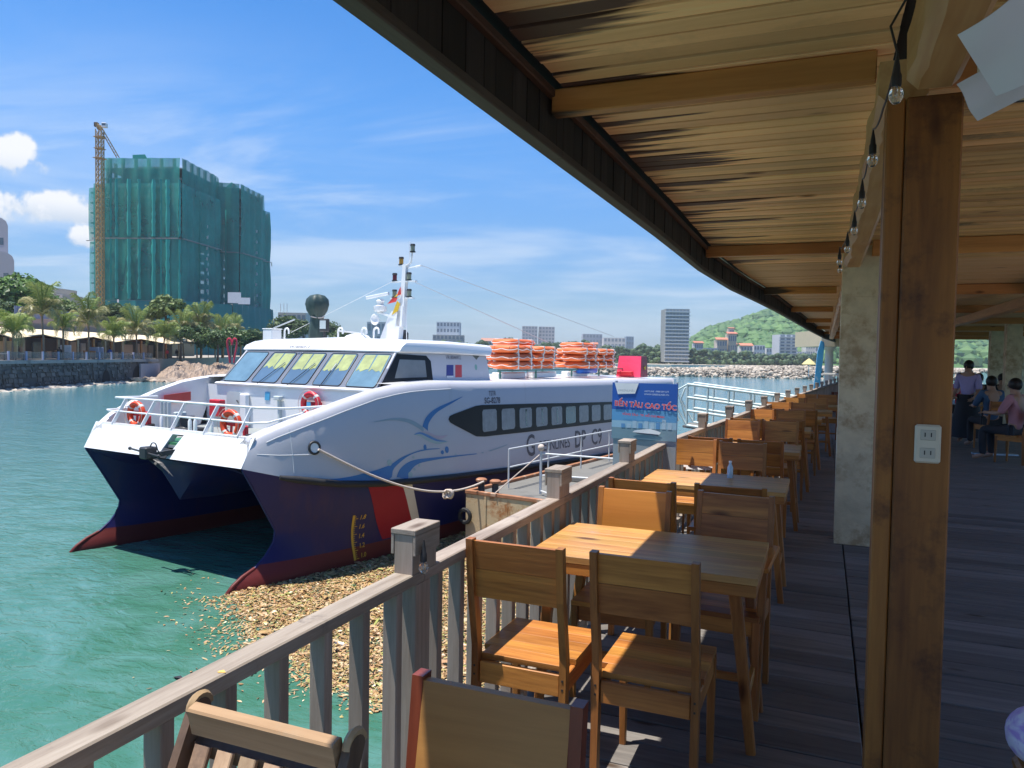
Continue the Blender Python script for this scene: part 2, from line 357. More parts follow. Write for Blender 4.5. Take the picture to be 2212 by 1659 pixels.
OLD_Z = wood('weathered_bench_z', (.50, .35, .22), (.28, .17, .10), 'z', rough=.6, ring=14, rand=.2, wear=(.22, .15, .1), wsc=6, wth=.58)
OLD_D = wood('weathered_bench_dark_z', (.16, .105, .07), (.08, .05, .035), 'z', rough=.6, ring=14, rand=.1)
PLASTIC = mat('cream_plastic', (.62, .56, .44), .4, var=.04)
BLACKP = mat('black_plastic', (.02, .02, .022), .5)
RUBBER = mat('black_rubber', (.018, .018, .02), .7, bump=.4, bscale=9)
GLASSB, ntg, bgl, nng = nodes('clear_bulb_glass'); bgl.inputs['Transmission Weight'].default_value = .9; bgl.inputs['Roughness'].default_value = .03; bgl.inputs['Base Color'].default_value = (.95, .95, .92, 1)
PAPER = mat('white_sheet', (.62, .62, .68), .7, var=.03, scale=1)
STONE = mat('grey_tan_stone', (.70, .57, .38), .8, var=.3, scale=4, bump=.5, bscale=14, stain=(.46, .33, .19), sscale=3.2, sth=.50)

# ================================================================ the pier deck, roof and railing
def edge_x(y):   return pl([(-6, -1.25), (7, -1.25), (9.2, -1.08), (11.7, -.92), (13.2, -.81), (17.6, -.46), (24, .05), (60, 3.2)], y)
def fascia_x(y): return pl([(-6, -1.03), (5, -1.035), (7.7, -1.07), (10, -.965), (11.8, -.82), (16, -.63), (21, -.42), (30, .02), (60, 2.4)], y)
deck = empty('deck'); deck['kind'] = 'structure'
base = MB()
ys = [-7, 0, 7, 9.2, 11.7, 13.2, 17.6, 24, 38]
base.prism([(edge_x(y)-.13, y) for y in ys]+[(7.6, 38), (7.6, -7)], -.45, -.042); base.build('deck_frame', F_Y, deck)  # runs on unseen behind the camera to bounce sunlight under the roof
bw_ = .192; y = -6.9; k = 0; far_b = MB()
while y < 37.8:
    xl = edge_x(y+bw_)-.15
    if .4 < y < 9.2:
        for (x0, x1) in ((xl+random.uniform(0, .02), .198), (.204, 3.6+random.uniform(-.1, .1))):
            dz = random.uniform(-.003, .002)
            MB().box(x0, x1-.004, y+.004, y+bw_-.004, -.04, dz, .004).build('board', G_X, deck)
    else:
        far_b.box(xl, .2, y+.004, y+bw_-.004, -.04, random.uniform(-.003, .002)); far_b.box(.206, 7.5 if y > 11 else 3.65, y+.004, y+bw_-.004, -.04, random.uniform(-.003, .002))
    y += bw_
far_b.build('far_boards', G_X, deck, kind='stuff')
ob = MB(); y = -6.9
while y < 11:
    ob.box(3.72, 7.55, y+.004, y+bw_-.004, -.04, random.uniform(-.003, .002)); y += bw_
ob.build('bounce_deck_boards', wood('bounce_deck_x', (.46, .42, .36), (.30, .27, .23), 'x', rough=.7, ring=16, rand=.1), deck, kind='stuff')  # added out of view, paler than the deck, to bounce sun onto the ceiling

roof = empty('canopy_roof', (0, 0, 0), 0, 'long timber pier roof with boarded ceiling and blackened eave', 'roof')
ZC = 2.633
MB().prism([(fascia_x(y)-.09, max(y, -1.2)) for y in ys]+[(7.6, 38), (7.6, 11), (3.2, 11), (3.2, -1.2)], 2.70, 2.76).build('roof_sheet', mat('roof_sheet', (.25, .24, .22), .7), roof)  # near right edge pulled in, out of view, so light reaches the ceiling
y = -1.15; far_b = MB()
bw2 = .1045
while y < 37.5:
    xl = fascia_x(y)+.075
    wv = bw2*random.choice((1, 1, .96))
    if .3 < y < 8.6:
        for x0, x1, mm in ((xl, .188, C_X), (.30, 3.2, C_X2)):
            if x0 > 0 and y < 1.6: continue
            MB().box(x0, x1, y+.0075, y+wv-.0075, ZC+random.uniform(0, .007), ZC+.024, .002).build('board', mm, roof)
        if y > 3: pass
    else: far_b.box(xl, 7.5 if y > 11 else 3.2, y+.003, y+wv-.003, ZC+random.uniform(0, .005), ZC+.02)
    y += wv
far_b.build('far_boards', C_X, roof, kind='stuff')
# backing above the gaps, eave planks, trims
MB().prism([(fascia_x(y), max(y, -1.2)) for y in ys]+[(7.6, 38), (7.6, 11), (3.2, 11), (3.2, -1.2)], 2.664, 2.678).build('backing', mat('backing_black', (.015, .012, .01), .9), roof)
y = -1.1; fb = MB(); k = 0
while y < 36:
    s = random.uniform(.075, .15); x0, x1 = fascia_x(y), fascia_x(y+s-.006); dz = random.uniform(-.006, .006); dx = random.uniform(0, .006)
    m_ = MB() if k < 90 and y > 1.4 else fb
    vs = [(x0-.012+dx, y, 2.437+dz), (x0+.012+dx, y, 2.437+dz), (x1+.012+dx, y+s-.006, 2.437+dz), (x1-.012+dx, y+s-.006, 2.437+dz)]
    m_.add(vs+[(a, b, 2.64) for a, b, c in vs], [(0,1,2,3), (4,7,6,5), (0,4,5,1), (1,5,6,2), (2,6,7,3), (3,7,4,0)])
    if m_ is not fb: m_.build('eave_plank', F_Z, roof); k += 1
    y += s
fb.build('far_eave_planks', F_Z, roof, kind='stuff')
def run(name, dx0, dx1, z0, z1, ya, yb, material, fx=fascia_x, seg=1.5, parent=None, bev=.004):
    """straight lengths of timber laid end to end along the curved edge"""
    y = ya
    while y < yb-.01:
        y2 = min(yb, y+seg); p = Vector((fx(y)+(dx0+dx1)/2, y, (z0+z1)/2)); q = Vector((fx(y2)+(dx0+dx1)/2, y2-.004, (z0+z1)/2))
        MB().beam(p, q, abs(dx1-dx0), z1-z0, cham=bev).build(name, material, parent); y = y2
run('eave_batten', -.03, .03, 2.402, 2.436, -1.15, 36, F_Y, seg=2.05, parent=roof)
run('eave_gutter_board', -.028, -.014, 2.445, 2.60, -1.15, 36, F_Y, seg=2.05, parent=roof)
run('ceiling_trim', .014, .045, 2.60, 2.632, -1.15, 36, F_Y2, seg=2.26, parent=roof)
for y in (-1.0, 2.80, 7.14, 11.4, 15.6, 19.9, 24.2, 28.5, 33):
    MB().box(fascia_x(y)+.03, .133, y, y+.062, 2.534, 2.631, .005).build('cross_beam', B_X, roof)
    MB().box(.352, 7.4 if y > 11 else 3.15, y, y+.062, 2.50, 2.631, .005).build('cross_beam', B_X, roof)
# long beam over the posts: a hewn edge, ends at the post, goes on beyond it
def hewn(y0, y1, x0, x1, z0, z1):
    rows = []; n = int((y1-y0)/.09)+2
    for i in range(n+1):
        y = lerp(y0, y1, i/n); a = .005*math.sin(y*9)+random.uniform(-.006, .006); b_ = .006*math.sin(y*6+1)+random.uniform(-.006, .006)
        rows.append([(x0+a, y, z1), (x0+b_, y, z0+.03), (x0+.03+b_, y, z0+a*.5), (x1-.02, y, z0+a*.5), (x1, y, z0+.02), (x1, y, z1)])
    mb = MB().grid(rows, closed=True); k = len(rows[0]); mb.f += [tuple(range(k)), tuple(range(len(mb.v)-k, len(mb.v)))[::-1]]
    return mb
LEDGE = wood('hewn_beam_y', (.60, .38, .17), (.36, .15, .045), 'y', rough=.5, ring=4, rand=.06)
hewn(.3, 2.44, .19, .325, 2.37, 2.53).build('long_beam', LEDGE, roof, smooth=40)
hewn(2.64, 7.1, .135, .27, 2.40, 2.53).build('long_beam', LEDGE, roof, smooth=40)
hewn(7.5, 30, .16, .30, 2.40, 2.53).build('long_beam', B_Y, roof, smooth=40)
MB().box(2.4, 2.55, 9, 36, 2.36, 2.5, .01).build('long_beam', B_Y, roof)
MB().box(.352, 1.2, 2.35, 2.42, 2.30, 2.37, .006).build('bracket', BLACKP, roof)
MB().box(.352, 1.2, 2.34, 2.349, 2.286, 2.30).build('bracket_trim', mat('cream_trim', (.62, .55, .40), .6), roof)
MB().box(.352, 1.2, 2.34, 2.349, 2.37, 2.385).build('bracket_trim', MATS['cream_trim'], roof)

# posts
p = empty('timber_post', (.2475, 2.55, 0), 0, 'squared timber roof post of two boards with a cream outlet plate', 'post')
MB().box(-.098, -.050, -.05, .07, 0, 2.37, .004).build('narrow_board', B_Z, p)
MB().box(-.048, .098, -.054, .075, 0, 2.37, .005).build('wide_board', B_Z, p)
pp = empty('outlet_plate', (.285, 2.491, 1.365), 0, 'cream double outlet plate on the squared timber post', 'outlet')
pb = MB().box(-.034, .034, -.007, .005, -.056, .056, .006).build('plate', PLASTIC, pp)
for zz_ in (-.026, .026):
    o = MB().box(-.020, .020, -.0095, -.006, zz_-.015, zz_+.015, .002).build('socket', mat('socket_grey', (.45, .43, .36), .4), pp)
    for sx in (-.008, .008): MB().box(sx-.0015, sx+.0015, -.0105, -.009, zz_-.005, zz_+.007).build('slot', BLACKP, o)
def stone_post(x, y, w_, z1, label, grp='stone posts under the pier roof'):
    t = empty('stone_post', (x, y, 0), 0, label, 'post', grp)
    z = 0; i = 0
    while z < z1-.02:
        h = min(random.choice((.42, .5, .58)), z1-z); e = random.uniform(0, .004)
        MB().box(-w_/2-e, w_/2+e, -w_/2-e, w_/2+e, z+.0006, z+h-.0006, .0015).build('stone_block', STONE, t); z += h
    return t
stone_post(.27, 7.35, .285, 2.60, 'mottled pale stone post behind the squared timber post, beside the walkway')
stone_post(3.98, 20.4, .30, 2.55, 'stone post inside the shaded hall, near the right edge')
stone_post(4.75, 26.5, .34, 2.6, 'slim far stone post in the shaded hall, left of the yellow sign')
stone_post(6.4, 30.5, .40, 2.6, 'far stone post at the end of the shaded hall', )
stone_post(.95, 28.0, .34, 2.6, 'stone post at the far end of the walkway')
t = empty('dark_post', (5.0, 25.4, 0), 0, 'thin dark timber post between stone posts in the hall', 'post')
MB().box(-.07, .07, -.07, .07, 0, 2.5, .01).build('shaft', B_Z, t)

# railing
rail = empty('railing', (0, 0, 0), 0, 'weathered grey timber railing with capped posts along the pier edge', 'railing')
posts = [.64]+[2.22+1.48*i for i in range(0, 21)]
RH = .88
for i, yc in enumerate(posts):
    x = edge_x(yc); q = empty('post', (x, yc, 0)); q.parent = rail
    MB().box(-.029, .031, -.050, .050, -.3, .8405, .003).build('shaft', R_Z, q)
    MB().box(-.0345, .0355, -.081, .081, .8805, 1.0115, .002).build('head', R_Z, q)
    MB().box(-.046, .047, -.085, .085, 1.012, 1.030, .002).build('cap_top', R_Y, q)
    for x0 in (-.0455, .036): MB().box(x0, x0+.0105, -.0835, .0835, .945, 1.0115, .0015).build('cap_side', R_Y, q)
for a, b_ in zip(posts, posts[1:]):
    p0 = Vector((edge_x(a), a+.002, RH-.018)); p1 = Vector((edge_x(b_), b_-.002, RH-.018))
    MB().beam(p0, p1, .072, .04, cham=.004).build('top_rail', R_Y, rail)
    p0 = Vector((edge_x(a), a+.052, .09)); p1 = Vector((edge_x(b_), b_-.052, .09)); MB().beam(p0, p1, .05, .05, cham=.004).build('bottom_rail', R_Y, rail)
    for j in range(1, 9):
        yy = a+.0525+(b_-a-.105)*(j-.5)/8.0; x = edge_x(yy)+random.uniform(-.003, .003)
        MB().box(x-.026, x+.026, yy-.018, yy+.018, -.3, RH-.039, .003).build('baluster', R_Z, rail)
# first bay, only its end shows
MB().beam((-1.25, -1.2, RH-.018), (-1.25, .588, RH-.018), .072, .04, cham=.004).build('top_rail', R_Y, rail)

# ================================================================ furniture
def make_chair(name, label, group, arm=False, panel=None, slat_z=True, tall=.92):
    t = empty(name, (0, 0, 0), 0, label, 'chair', group)
    hx = .19
    for sx in (-1, 1):
        x = sx*(hx-.014)
        mb = MB()
        sec = [(-.235, 0), (-.222, .40), (-.222, .50), (-.268, .72), (-.292, tall)]
        rows = []
        for yy, z in sec:
            d = .021 if z < .6 else .019
            rows.append([(x-.013, yy-d, z), (x+.013, yy-d, z), (x+.013, yy+d, z), (x-.013, yy+d, z)])
        mb.grid(rows, closed=True); mb.f += [(0, 1, 2, 3), (16, 17, 18, 19)]
        mb.build('back_post', W_Z, t)
        MB().beam((x, .19, .435), (x*1.0, .20, 0), .034, .034, cham=.004, wd2=.026, ht2=.026).build('front_leg', W_Z, t)
        MB().box(x-.010, x+.010, -.20, .172, .365, .436, .003).build('side_apron', W_Y, t)
        if arm:
            MB().beam((x+sx*.022, -.29, .665), (x+sx*.022, .17, .665), .045, .022, cham=.005).build('armrest', W_Y, t)
            MB().beam((x+sx*.02, .14, .655), (x+sx*.004, .20, 0), .034, .034, cham=.004).build('arm_support', W_Z, t)
    for sx in (-1, 1):
        for z in (.385, .418): MB().box(sx*(hx-.014)-.0035, sx*(hx-.014)+.0035, -.2448, -.2415, z, z+.007).build('screw', BLACKP, t)
    MB().box(-hx+.03, hx-.03, -.232, -.214, .355, .437, .003).build('rear_apron', W_X, t)
    MB().box(-hx+.03, hx-.03, .178, .196, .365, .436, .003).build('front_apron', W_X, t)
    y = -.205
    for i in range(5):
        wv = (.085, .078, .09, .08, .087)[i]
        MB().box(-hx+(.028 if i == 0 else .0), hx-(.028 if i == 0 else .0), y, y+wv-.0008, .438, .460+random.uniform(-.0004, .0004), .001).build('seat_slat', W_X, t); y += wv
    # back boards follow the rake of the posts
    def yb(z): return pl([(.5, -.222), (.72, -.268), (tall, -.292)], z)
    if panel is None:
        zs = [(tall-.225, tall-.115), (tall-.113, tall-.008)]
    else: zs = [(tall-.225, tall-.008)]
    for z0, z1 in zs:
        pm = panel or W_X
        vs = []
        for z in (z0, z1):
            for dy in (.004, .024):
                for x in (-hx+.027, hx-.027): vs.append((x, yb(z)+dy-.008, z))
        MB().add(vs, [(0,1,3,2), (4,6,7,5), (0,4,5,1), (2,3,7,6), (0,2,6,4), (1,5,7,3)]).build('back_board', pm, t)
    return t
GC = 'teak dining chairs along the railing'
chairA = make_chair('dining_chair', 'sunlit-seat teak chair nearest the railing, back to the viewer, before the first table', GC)
chairO = make_chair('dining_chair', 'chair with one-piece orange back panel facing the viewer across the first table', GC, panel=O_X)
chairR = make_chair('armchair', 'teak armchair facing the viewer at the right of the first table', GC, arm=True)
chairA.location = (-1.02, 2.83, 0)
copy_tree(chairA, (-.55, 2.85, 0), 0, 'teak chair with knotty back, nearest the walkway, before the first table')
chairO.location = (-.88, 3.585, 0); chairO.rotation_euler.z = PI+.03
chairR.location = (-.41, 3.70, 0); chairR.rotation_euler.z = PI-.05
# the chair cut by the lower frame edge: one-piece back, red-brown posts
RED_Z = wood('redbrown_post_z', (.22, .055, .025), (.11, .025, .012), 'z', rough=.3, ring=8, rand=.1, knots=False)
BIGP = wood('big_panel_x', (.50, .235, .07), (.29, .12, .035), 'x', rough=.45, ring=5, rand=.05, knots=False)
t = make_chair('dining_chair', 'chair with plain board back and red-brown posts at the lower frame edge', GC, panel=BIGP)
for c in t.children:
    if c.name.startswith('back_post'): c.data.materials[0] = RED_Z
    if c.name.startswith('back_board'):
        for v in c.data.vertices:
            if v.co.z < .8: v.co.z -= .14; v.co.y += .035
t.location = (-.60, 1.12, 0); t.rotation_euler.z = PI
rows = [ # x, y, turned to viewer?, template, label
 (-.91, 4.47, 0, 0, 'dark chair back just behind the orange-backed chair'),
 (-.455, 4.51, 0, 1, 'armchair with dark back just behind the first armchair, at the second table'),
 (-1.00, 6.28, 1, 0, 'sunlit two-board chair at the far side of the second table, railing side'),
 (-.60, 6.22, 1, 0, 'shaded two-board chair at the far side of the second table, walkway side'),
 (-.90, 7.08, 0, 0, 'dark-backed chair before the third table, railing side'),
 (-.47, 7.05, 0, 0, 'dark-backed chair before the third table, walkway side'),
 (-.84, 8.63, 1, 0, 'sunlit chair beyond the third table, railing side'),
 (-.44, 8.72, 1, 0, 'shaded chair beyond the third table, walkway side'),
 (-.80, 9.5, 0, 0, 'chair before the fourth table, railing side'),
 (-.38, 9.5, 0, 0, 'chair before the fourth table, walkway side'),
 (-.80, 10.8, 1, 0, 'sunlit chair beyond the fourth table, railing side'),
 (-.40, 10.8, 1, 0, 'shaded chair beyond the fourth table, walkway side'),
 (-.68, 11.6, 0, 0, 'chair before the fifth table, railing side'),
 (-.26, 11.6, 0, 0, 'chair before the fifth table, walkway side'),
 (-.66, 12.9, 1, 0, 'sunlit chair beyond the fifth table, railing side'),
 (-.30, 12.95, 1, 0, 'shaded chair beyond the fifth table, walkway side'),
 (-.49, 14.7, 1, 0, 'sunlit chair beyond the sixth table, railing side'),
 (-.10, 14.7, 1, 0, 'shaded chair beyond the sixth table, walkway side'),
 (-.30, 16.5, 1, 0, 'last sunlit chair of the row, farthest along the railing'),
 (.10, 16.5, 1, 0, 'last shaded chair of the row, farthest along the walkway')]
for x, y, f_, tp, lb in rows:
    src = (chairA, chairR)[tp]
    copy_tree(src, (x, y, 0), (PI if f_ else 0)+random.uniform(-.05, .05), lb)
GT = 'teak dining tables along the railing'
tab = empty('dining_table', (-.69, 3.385, 0), 0, 'first teak table, half in sun and half in shade, between the two pairs of chairs', 'table', GT)
y = -.325
for i in range(7):
    wv = .65/7
    MB().box(-.478, .478, y, y+wv-.0006, .722, .75+random.uniform(-.0003, .0003), .0008).build('top_board', T_X, tab); y += wv
MB().box(-.474, .474, -.322, -.300, .672, .7215, .003).build('apron', W_X, tab); MB().box(-.474, .474, .300, .322, .672, .7215, .003).build('apron', W_X, tab)
for sx in (-1, 1):
    MB().box(sx*.463-.011, sx*.463+.011, -.298, .298, .672, .7215, .003).build('end_apron', W_Y, tab)
    for sy in (-1, 1):
        MB().beam((sx*.385, sy*.27, .715), (sx*.462, sy*.20, 0), .05, .05, cham=.006, wd2=.038, ht2=.038).build('leg', W_Z, tab)
    MB().box(sx*.437-.01, sx*.437+.01, -.20, .20, .20, .24, .003).build('side_stretcher', W_Y, tab)
MB().box(-.425, .425, -.014, .014, .205, .235, .003).build('long_stretcher', W_X, tab)
for i, (x, y, lb) in enumerate([(-.68, 5.47, 'second teak table with a pale bottle on it, beyond the orange-backed chair'), (-.66, 7.78, 'third teak table along the railing'),
        (-.60, 10.1, 'fourth teak table along the railing'), (-.48, 12.2, 'fifth teak table along the railing'), (-.32, 14.0, 'sixth teak table along the railing'), (-.12, 15.7, 'last teak table along the railing')]):
    copy_tree(tab, (x, y, 0), 0, lb)
# bottle on the second table
t = empty('bottle', (-.60, 5.62, .75), 0, 'pale blue plastic bottle standing on the second table', 'bottle')
BB = mat('pale_blue_plastic', (.45, .62, .75), .15, var=.02)
MB().lathe([(.019, 0), (.020, .007), (.020, .075), (.009, .10), (.009, .11)], n=14).build('body', BB, t, smooth=40)
MB().lathe([(.011, .1105), (.011, .122)], n=12).build('cap', mat('white_plastic', (.8, .8, .8), .35, var=.02), t, smooth=40)
# white tent-shaped stand behind set two
t = empty('tent_card', (-1.02, 6.92, 0), .2, 'folded white tent-shaped board leaning by the railing beyond the second table', 'sign')
for s in (-1, 1): MB().slab([(-.13, s*.10, .62), (.13, s*.10, .62), (.13, s*.006, .86), (-.13, s*.006, .86)], (0, s*.006, .002)).build('panel', mat('white_card', (.75, .72, .72), .6), t)
for s in (-1, 1): MB().beam((s*.12, -.10, 0), (s*.12, -.10, .64), .02, .02).build('leg', W_Z, t)
# folding slatted bench-chair at the bottom left
t = empty('folding_chair', (-.925, .835, .03), 0, 'weathered folding chair with slatted back at the bottom left, by the railing', 'chair')
y_top, y_bot = 1.10, .86
def yb(z): return (lerp(.86, 1.10, (z-.42)/.48))-.80
for sx in (-1, 1):
    x = sx*.178; pts = []
    outl = []
    for k in range(9):
        a = PI*k/8; outl.append((yb(.865)+.024*math.cos(a)-.004, .876+.022*math.sin(a)))
    outl = [(yb(.3)+.028, .3)]+outl+[(yb(.3)-.030, .3)]
    mb = MB().slab([(x-.009, a, b_) for a, b_ in outl], (.018, 0, 0)); mb.build('side_frame', OLD_D, t)
    outer = [(a+(.004 if a > yb(.6) else -.004), b_+.003) for a, b_ in outl[1:-1]]
    MB().tube([(x, a, b_) for a, b_ in outer], .009, 6).build('rounded_edge', OLD_X, t, smooth=50)
    MB().beam((x, yb(.3)+.0, .31), (x, -.14, -.03), .03, .03).build('leg', OLD_D, t)
    MB().beam((x, -.30, .42), (x, .25, -.03), .03, .03).build('cross_leg', OLD_D, t)
MB().beam((-.164, yb(.855)-.022, .870), (.164, yb(.855)-.022, .870), .028, .058, up=(0, -.25, 1), cham=.004).build('top_rail', OLD_X, t)
for i in range(6):
    x = -.136+i*.0545
    MB().beam((x, yb(.80)-.0, .825), (x, yb(.44), .44), .036, .012, up=(0, 1, .3), cham=.002).build('back_slat', OLD_Z, t)
MB().beam((-.164, yb(.806)+.012, .812), (.164, yb(.806)+.012, .812), .016, .03, up=(0, -.25, 1)).build('slat_rail', OLD_D, t)
for i in range(5): MB().box(-.165, .165, -.33+i*.08, -.26+i*.08, .42, .435, .003).build('seat_slat', OLD_X, t)

# string of bulbs on the long beam, and one bulb hung on the railing post
t = empty('string_lights', (0, 0, 0), 0, 'string of unlit clear bulbs in black holders hung along the long beam', 'lights')
bl = [(.135, 1.97, 2.235), (.12, 2.62, 2.245), (.118, 3.29, 2.24), (.115, 4.0, 2.245), (.10, 4.6, 2.24), (.07, 5.15, 2.235), (.09, 6.2, 2.30)]
def bulb_at(x, y, z, par, s=.68):
    h = MB().lathe([(r*s, q*s) for r, q in [(.003, .105), (.010, .066), (.012, .045), (.016, .035), (.016, 0), (.010, -.004)][::-1]], (x, y, z), 12).build('holder', BLACKP, par, smooth=40)
    MB().lathe([(r*s, q*s) for r, q in [(.001, -.062), (.012, -.058), (.021, -.045), (.024, -.030), (.020, -.014), (.012, -.003)]], (x, y, z), 16).build('bulb', GLASSB, h, smooth=60)
    MB().tube([(x-.004, y, z-.006), (x-.004, y, z-.025), (x+.004, y, z-.025), (x+.004, y, z-.006)], .0018, 5).build('filament', mat('amber_filament', (.7, .35, .08), .4), h)
for b_ in bl: bulb_at(*b_, t)
wire = []
for i in range(len(bl)-1):
    a, b_ = Vector(bl[i])+Vector((0, 0, .075)), Vector(bl[i+1])+Vector((0, 0, .075))
    for k in range(8):
        u = k/8; q = a.lerp(b_, u); q.z -= .06*4*u*(1-u)-.03*(1-abs(2*u-1)); wire.append(q)
MB().tube(wire, .0028, 6).build('wire', BLACKP, t, smooth=60)
MB().tube([(.135, 1.97, 2.31), (.12, 1.99, 2.38), (.15, 2.0, 2.44), (.17, 1.95, 2.50), (.165, 1.93, 2.60)], .003, 6).build('wire', BLACKP, t, smooth=60)
t = empty('post_bulb', (0, 0, 0), 0, 'single clear bulb hung under the cap of the nearest railing post', 'lights')
bulb_at(-1.189, 2.165, .925, t)

# white sheets hung under the roof at the top right
t = empty('hanging_sheet', (0, 0, 0), 0, 'large square white sheet hung at an angle under the roof, top right', 'sheet')
def sheet(pts, nm, par):
    a, b_, c, d = [Vector(q) for q in pts]; rows = []
    for i in range(9):
        r = []
        for j in range(9):
            u, v = i/8, j/8; q = (a.lerp(b_, u)).lerp(d.lerp(c, u), v); n = (b_-a).cross(d-a).normalized(); r.append(q+n*(.006*math.sin(u*7+v*3)+.01*math.sin(v*4)))
        rows.append(r)
    mb = MB().grid(rows); off = (b_-a).cross(d-a).normalized()*.002; k = len(mb.v); mb.add([Vector(v)+off for v in mb.v], mb.f[:]); return mb.build(nm, PAPER, par, smooth=60, fix=False)
def fy(x, y, Y):
    r = ray(x, y); return CP+r*((Y-0)/r.y)
sheet([fy(2068, 75, 1.75), fy(2150, 205, 1.85), fy(2330, 110, 1.8), fy(2250, -60, 1.7)], 'cloth', t)
t = empty('hanging_sheet', (0, 0, 0), 0, 'lower white sheet showing its corner below the large square one, top right', 'sheet')
sheet([fy(2066, 182, 1.98), fy(2110, 262, 2.0), fy(2330, 150, 2.05), fy(2290, 60, 2.0)], 'cloth', t)
# ================================================================ the ferry
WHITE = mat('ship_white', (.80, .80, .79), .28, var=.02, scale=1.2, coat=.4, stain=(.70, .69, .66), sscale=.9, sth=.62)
WHITE_SHADE = mat('ship_white_shaded', (.50, .495, .525), .4, var=.03, scale=.8, bump=.5, bscale=1.1, stain=(.40, .375, .36), sstretch=(1.6, 1.6, .16), sscale=1.3, sth=.62)  # the ship's white greyed, so the sides carry their shade in the colour
NAVY = mat('ship_navy', (.010, .012, .085), .35, var=.12, scale=1.1, spec=.28, stain=(.03, .018, .075), sstretch=(1.4, 1.4, .3), sscale=1.1, sth=.5)
BOOT = mat('ship_red_bottom', (.12, .020, .018), .5, var=.15, scale=2, spec=.25, stain=(.07, .02, .02), sscale=1.5, sth=.58)
REDP = mat('ship_red', (.30, .004, .018), .45, var=.08, scale=1.2, spec=.25)
CREAM = mat('ship_cream_stripe', (.62, .56, .48), .35, var=.06)
GREYB = mat('window_band_grey', (.17, .185, .22), .35, var=.03)
BLACK = mat('band_black', (.006, .009, .014), .4, var=.05, spec=.25)
PANE = mat('dark_window_glass', (.05, .065, .075), .04, var=.1, spec=.9, coat=1)
PANEW = mat('wheelhouse_glass', (.10, .16, .22), .03, var=.2, scale=1.5, spec=1, coat=1)
PANE_REFL = mat('reflection_tinted_glass', (.15, .25, .30), .05, var=.35, scale=2, spec=1, coat=1)  # paler glass colour stands in for a bright reflection on the end panes
CURT = mat('grey_curtain', (.25, .27, .285), .4, var=.3, scale=6, coat=.3)
YBLIND = mat('yellow_blind', (.33, .37, .13), .5, var=.35, scale=4, coat=.8)
GREEN = mat('deck_green', (.045, .20, .085), .5, var=.1)
LGREY = mat('light_grey_paint', (.50, .56, .56), .45, var=.05)
RING = mat('lifebuoy_orange', (.75, .075, .02), .4, var=.06)
RINGR = mat('lifebuoy_red', (.62, .03, .045), .4, var=.06)
FLOAT = mat('float_orange', (.72, .15, .035), .55, var=.14, scale=3, bump=.2, rand=.12)
REFL = mat('reflective_tape', (.68, .66, .62), .3)
ROPE = mat('rope_cream', (.58, .49, .42), .8, var=.15, scale=30, bump=.5, bscale=60)
STEEL = mat('galvanised_steel', (.50, .52, .53), .45, metal=.3, var=.1, scale=8)
IRON = mat('anchor_iron', (.035, .035, .038), .5, var=.3, scale=6, bump=.4)
BLUE1 = mat('paint_wave_blue', (.03, .17, .42), .3, var=.05)
BLUE2 = mat('paint_bird_grey', (.28, .37, .43), .35, var=.05)
GREEN2 = mat('paint_bird_green', (.36, .46, .46), .35, var=.05)
PINK = mat('paint_bird_pink', (.50, .40, .47), .35, var=.05)
LETTER = mat('paint_letter_grey', (.06, .06, .09), .4, var=.1)
SIGNRED = mat('fire_box_red', (.55, .02, .035), .4, var=.06)
ba = math.radians(9.2); AX = Vector((math.sin(ba), math.cos(ba), 0)); VX = Vector((math.cos(ba), -math.sin(ba), 0)); BO = Vector((-13.52, 12.05, WZ))
def wb(u, v, w_): return BO+AX*u+VX*v+Vector((0, 0, w_))
ship = empty('catamaran_ferry', BO, PI/2-ba, 'white and navy catamaran passenger ferry moored beside the rusty pontoon', 'ferry')
def B(u, v, w_): return (u, -v, w_)
STEM = [(-.9, .25), (-.3, .02), (0, .0), (.12, .13), (.25, .36), (.36, .66), (.55, .93), (.8, 1.15), (1.05, 1.19), (1.4, .98), (1.8, .74), (2.45, .33), (3.2, .1)]
def u_stem(w_): return pl(STEM, w_)
def w_kn(u): return pl([(.3, 2.45), (1.0, 2.24), (2.2, 2.0), (3.3, 1.87), (5.2, 1.74), (8.8, 1.55), (16.7, 1.24), (23, 1.08)], u)
def v_side(u): return pl([(.3, 2.80), (.6, 2.98), (1.0, 3.2), (1.6, 3.45), (2.3, 3.64), (3.2, 3.79), (4.4, 3.87), (6, 3.9), (23, 3.9)], u)
def w_top(u): return pl([(.3, 2.9), (.6, 3.05), (1.0, 3.25), (1.7, 3.5), (2.5, 3.75), (3.3, 3.96), (3.9, 4.05), (4.4, 4.1), (5.2, 4.13), (6, 4.13), (8, 4.08), (14, 4.0), (23, 3.93)], u)
def v_top(u): return v_side(u)-pl([(.3, 0), (.6, .12), (2, .12), (5, .1), (23, .1)], u)
def S(u, w_, off=.006):
    """the white side surface, pushed out by off"""
    a, b_ = w_kn(u), w_top(u)-.2; t = (w_-a)/max(.05, b_-a); return B(u, lerp(v_side(u), v_top(u), t)+off, w_)
US = [.33, .45, .6, .8, 1.0, 1.3, 1.7, 2.1, 2.5, 2.9, 3.3, 3.6, 3.9, 4.4, 5, 6, 7, 8, 9.5, 11, 13, 15, 17, 19, 21, 23]
SL = [-.9, -.5, -.15, 0, .12, .25, .42, .66, .93, 1.2, 1.5, 1.8]     # hull levels, last rows follow the knuckle
def half(w_, s, u):
    """half breadth of the outer hull wall at level w_, s metres aft of the stem"""
    bm = pl([(-.9, .25), (-.3, .55), (0, .86), (.42, .95), (1.0, 1.02), (1.8, 1.08), (2.5, 1.12)], w_)
    L_ = pl([(-.9, 3.2), (0, 2.5), (1.2, 2.0), (2.5, 1.3)], w_)
    return .025+bm*(1-math.exp(-s/L_))
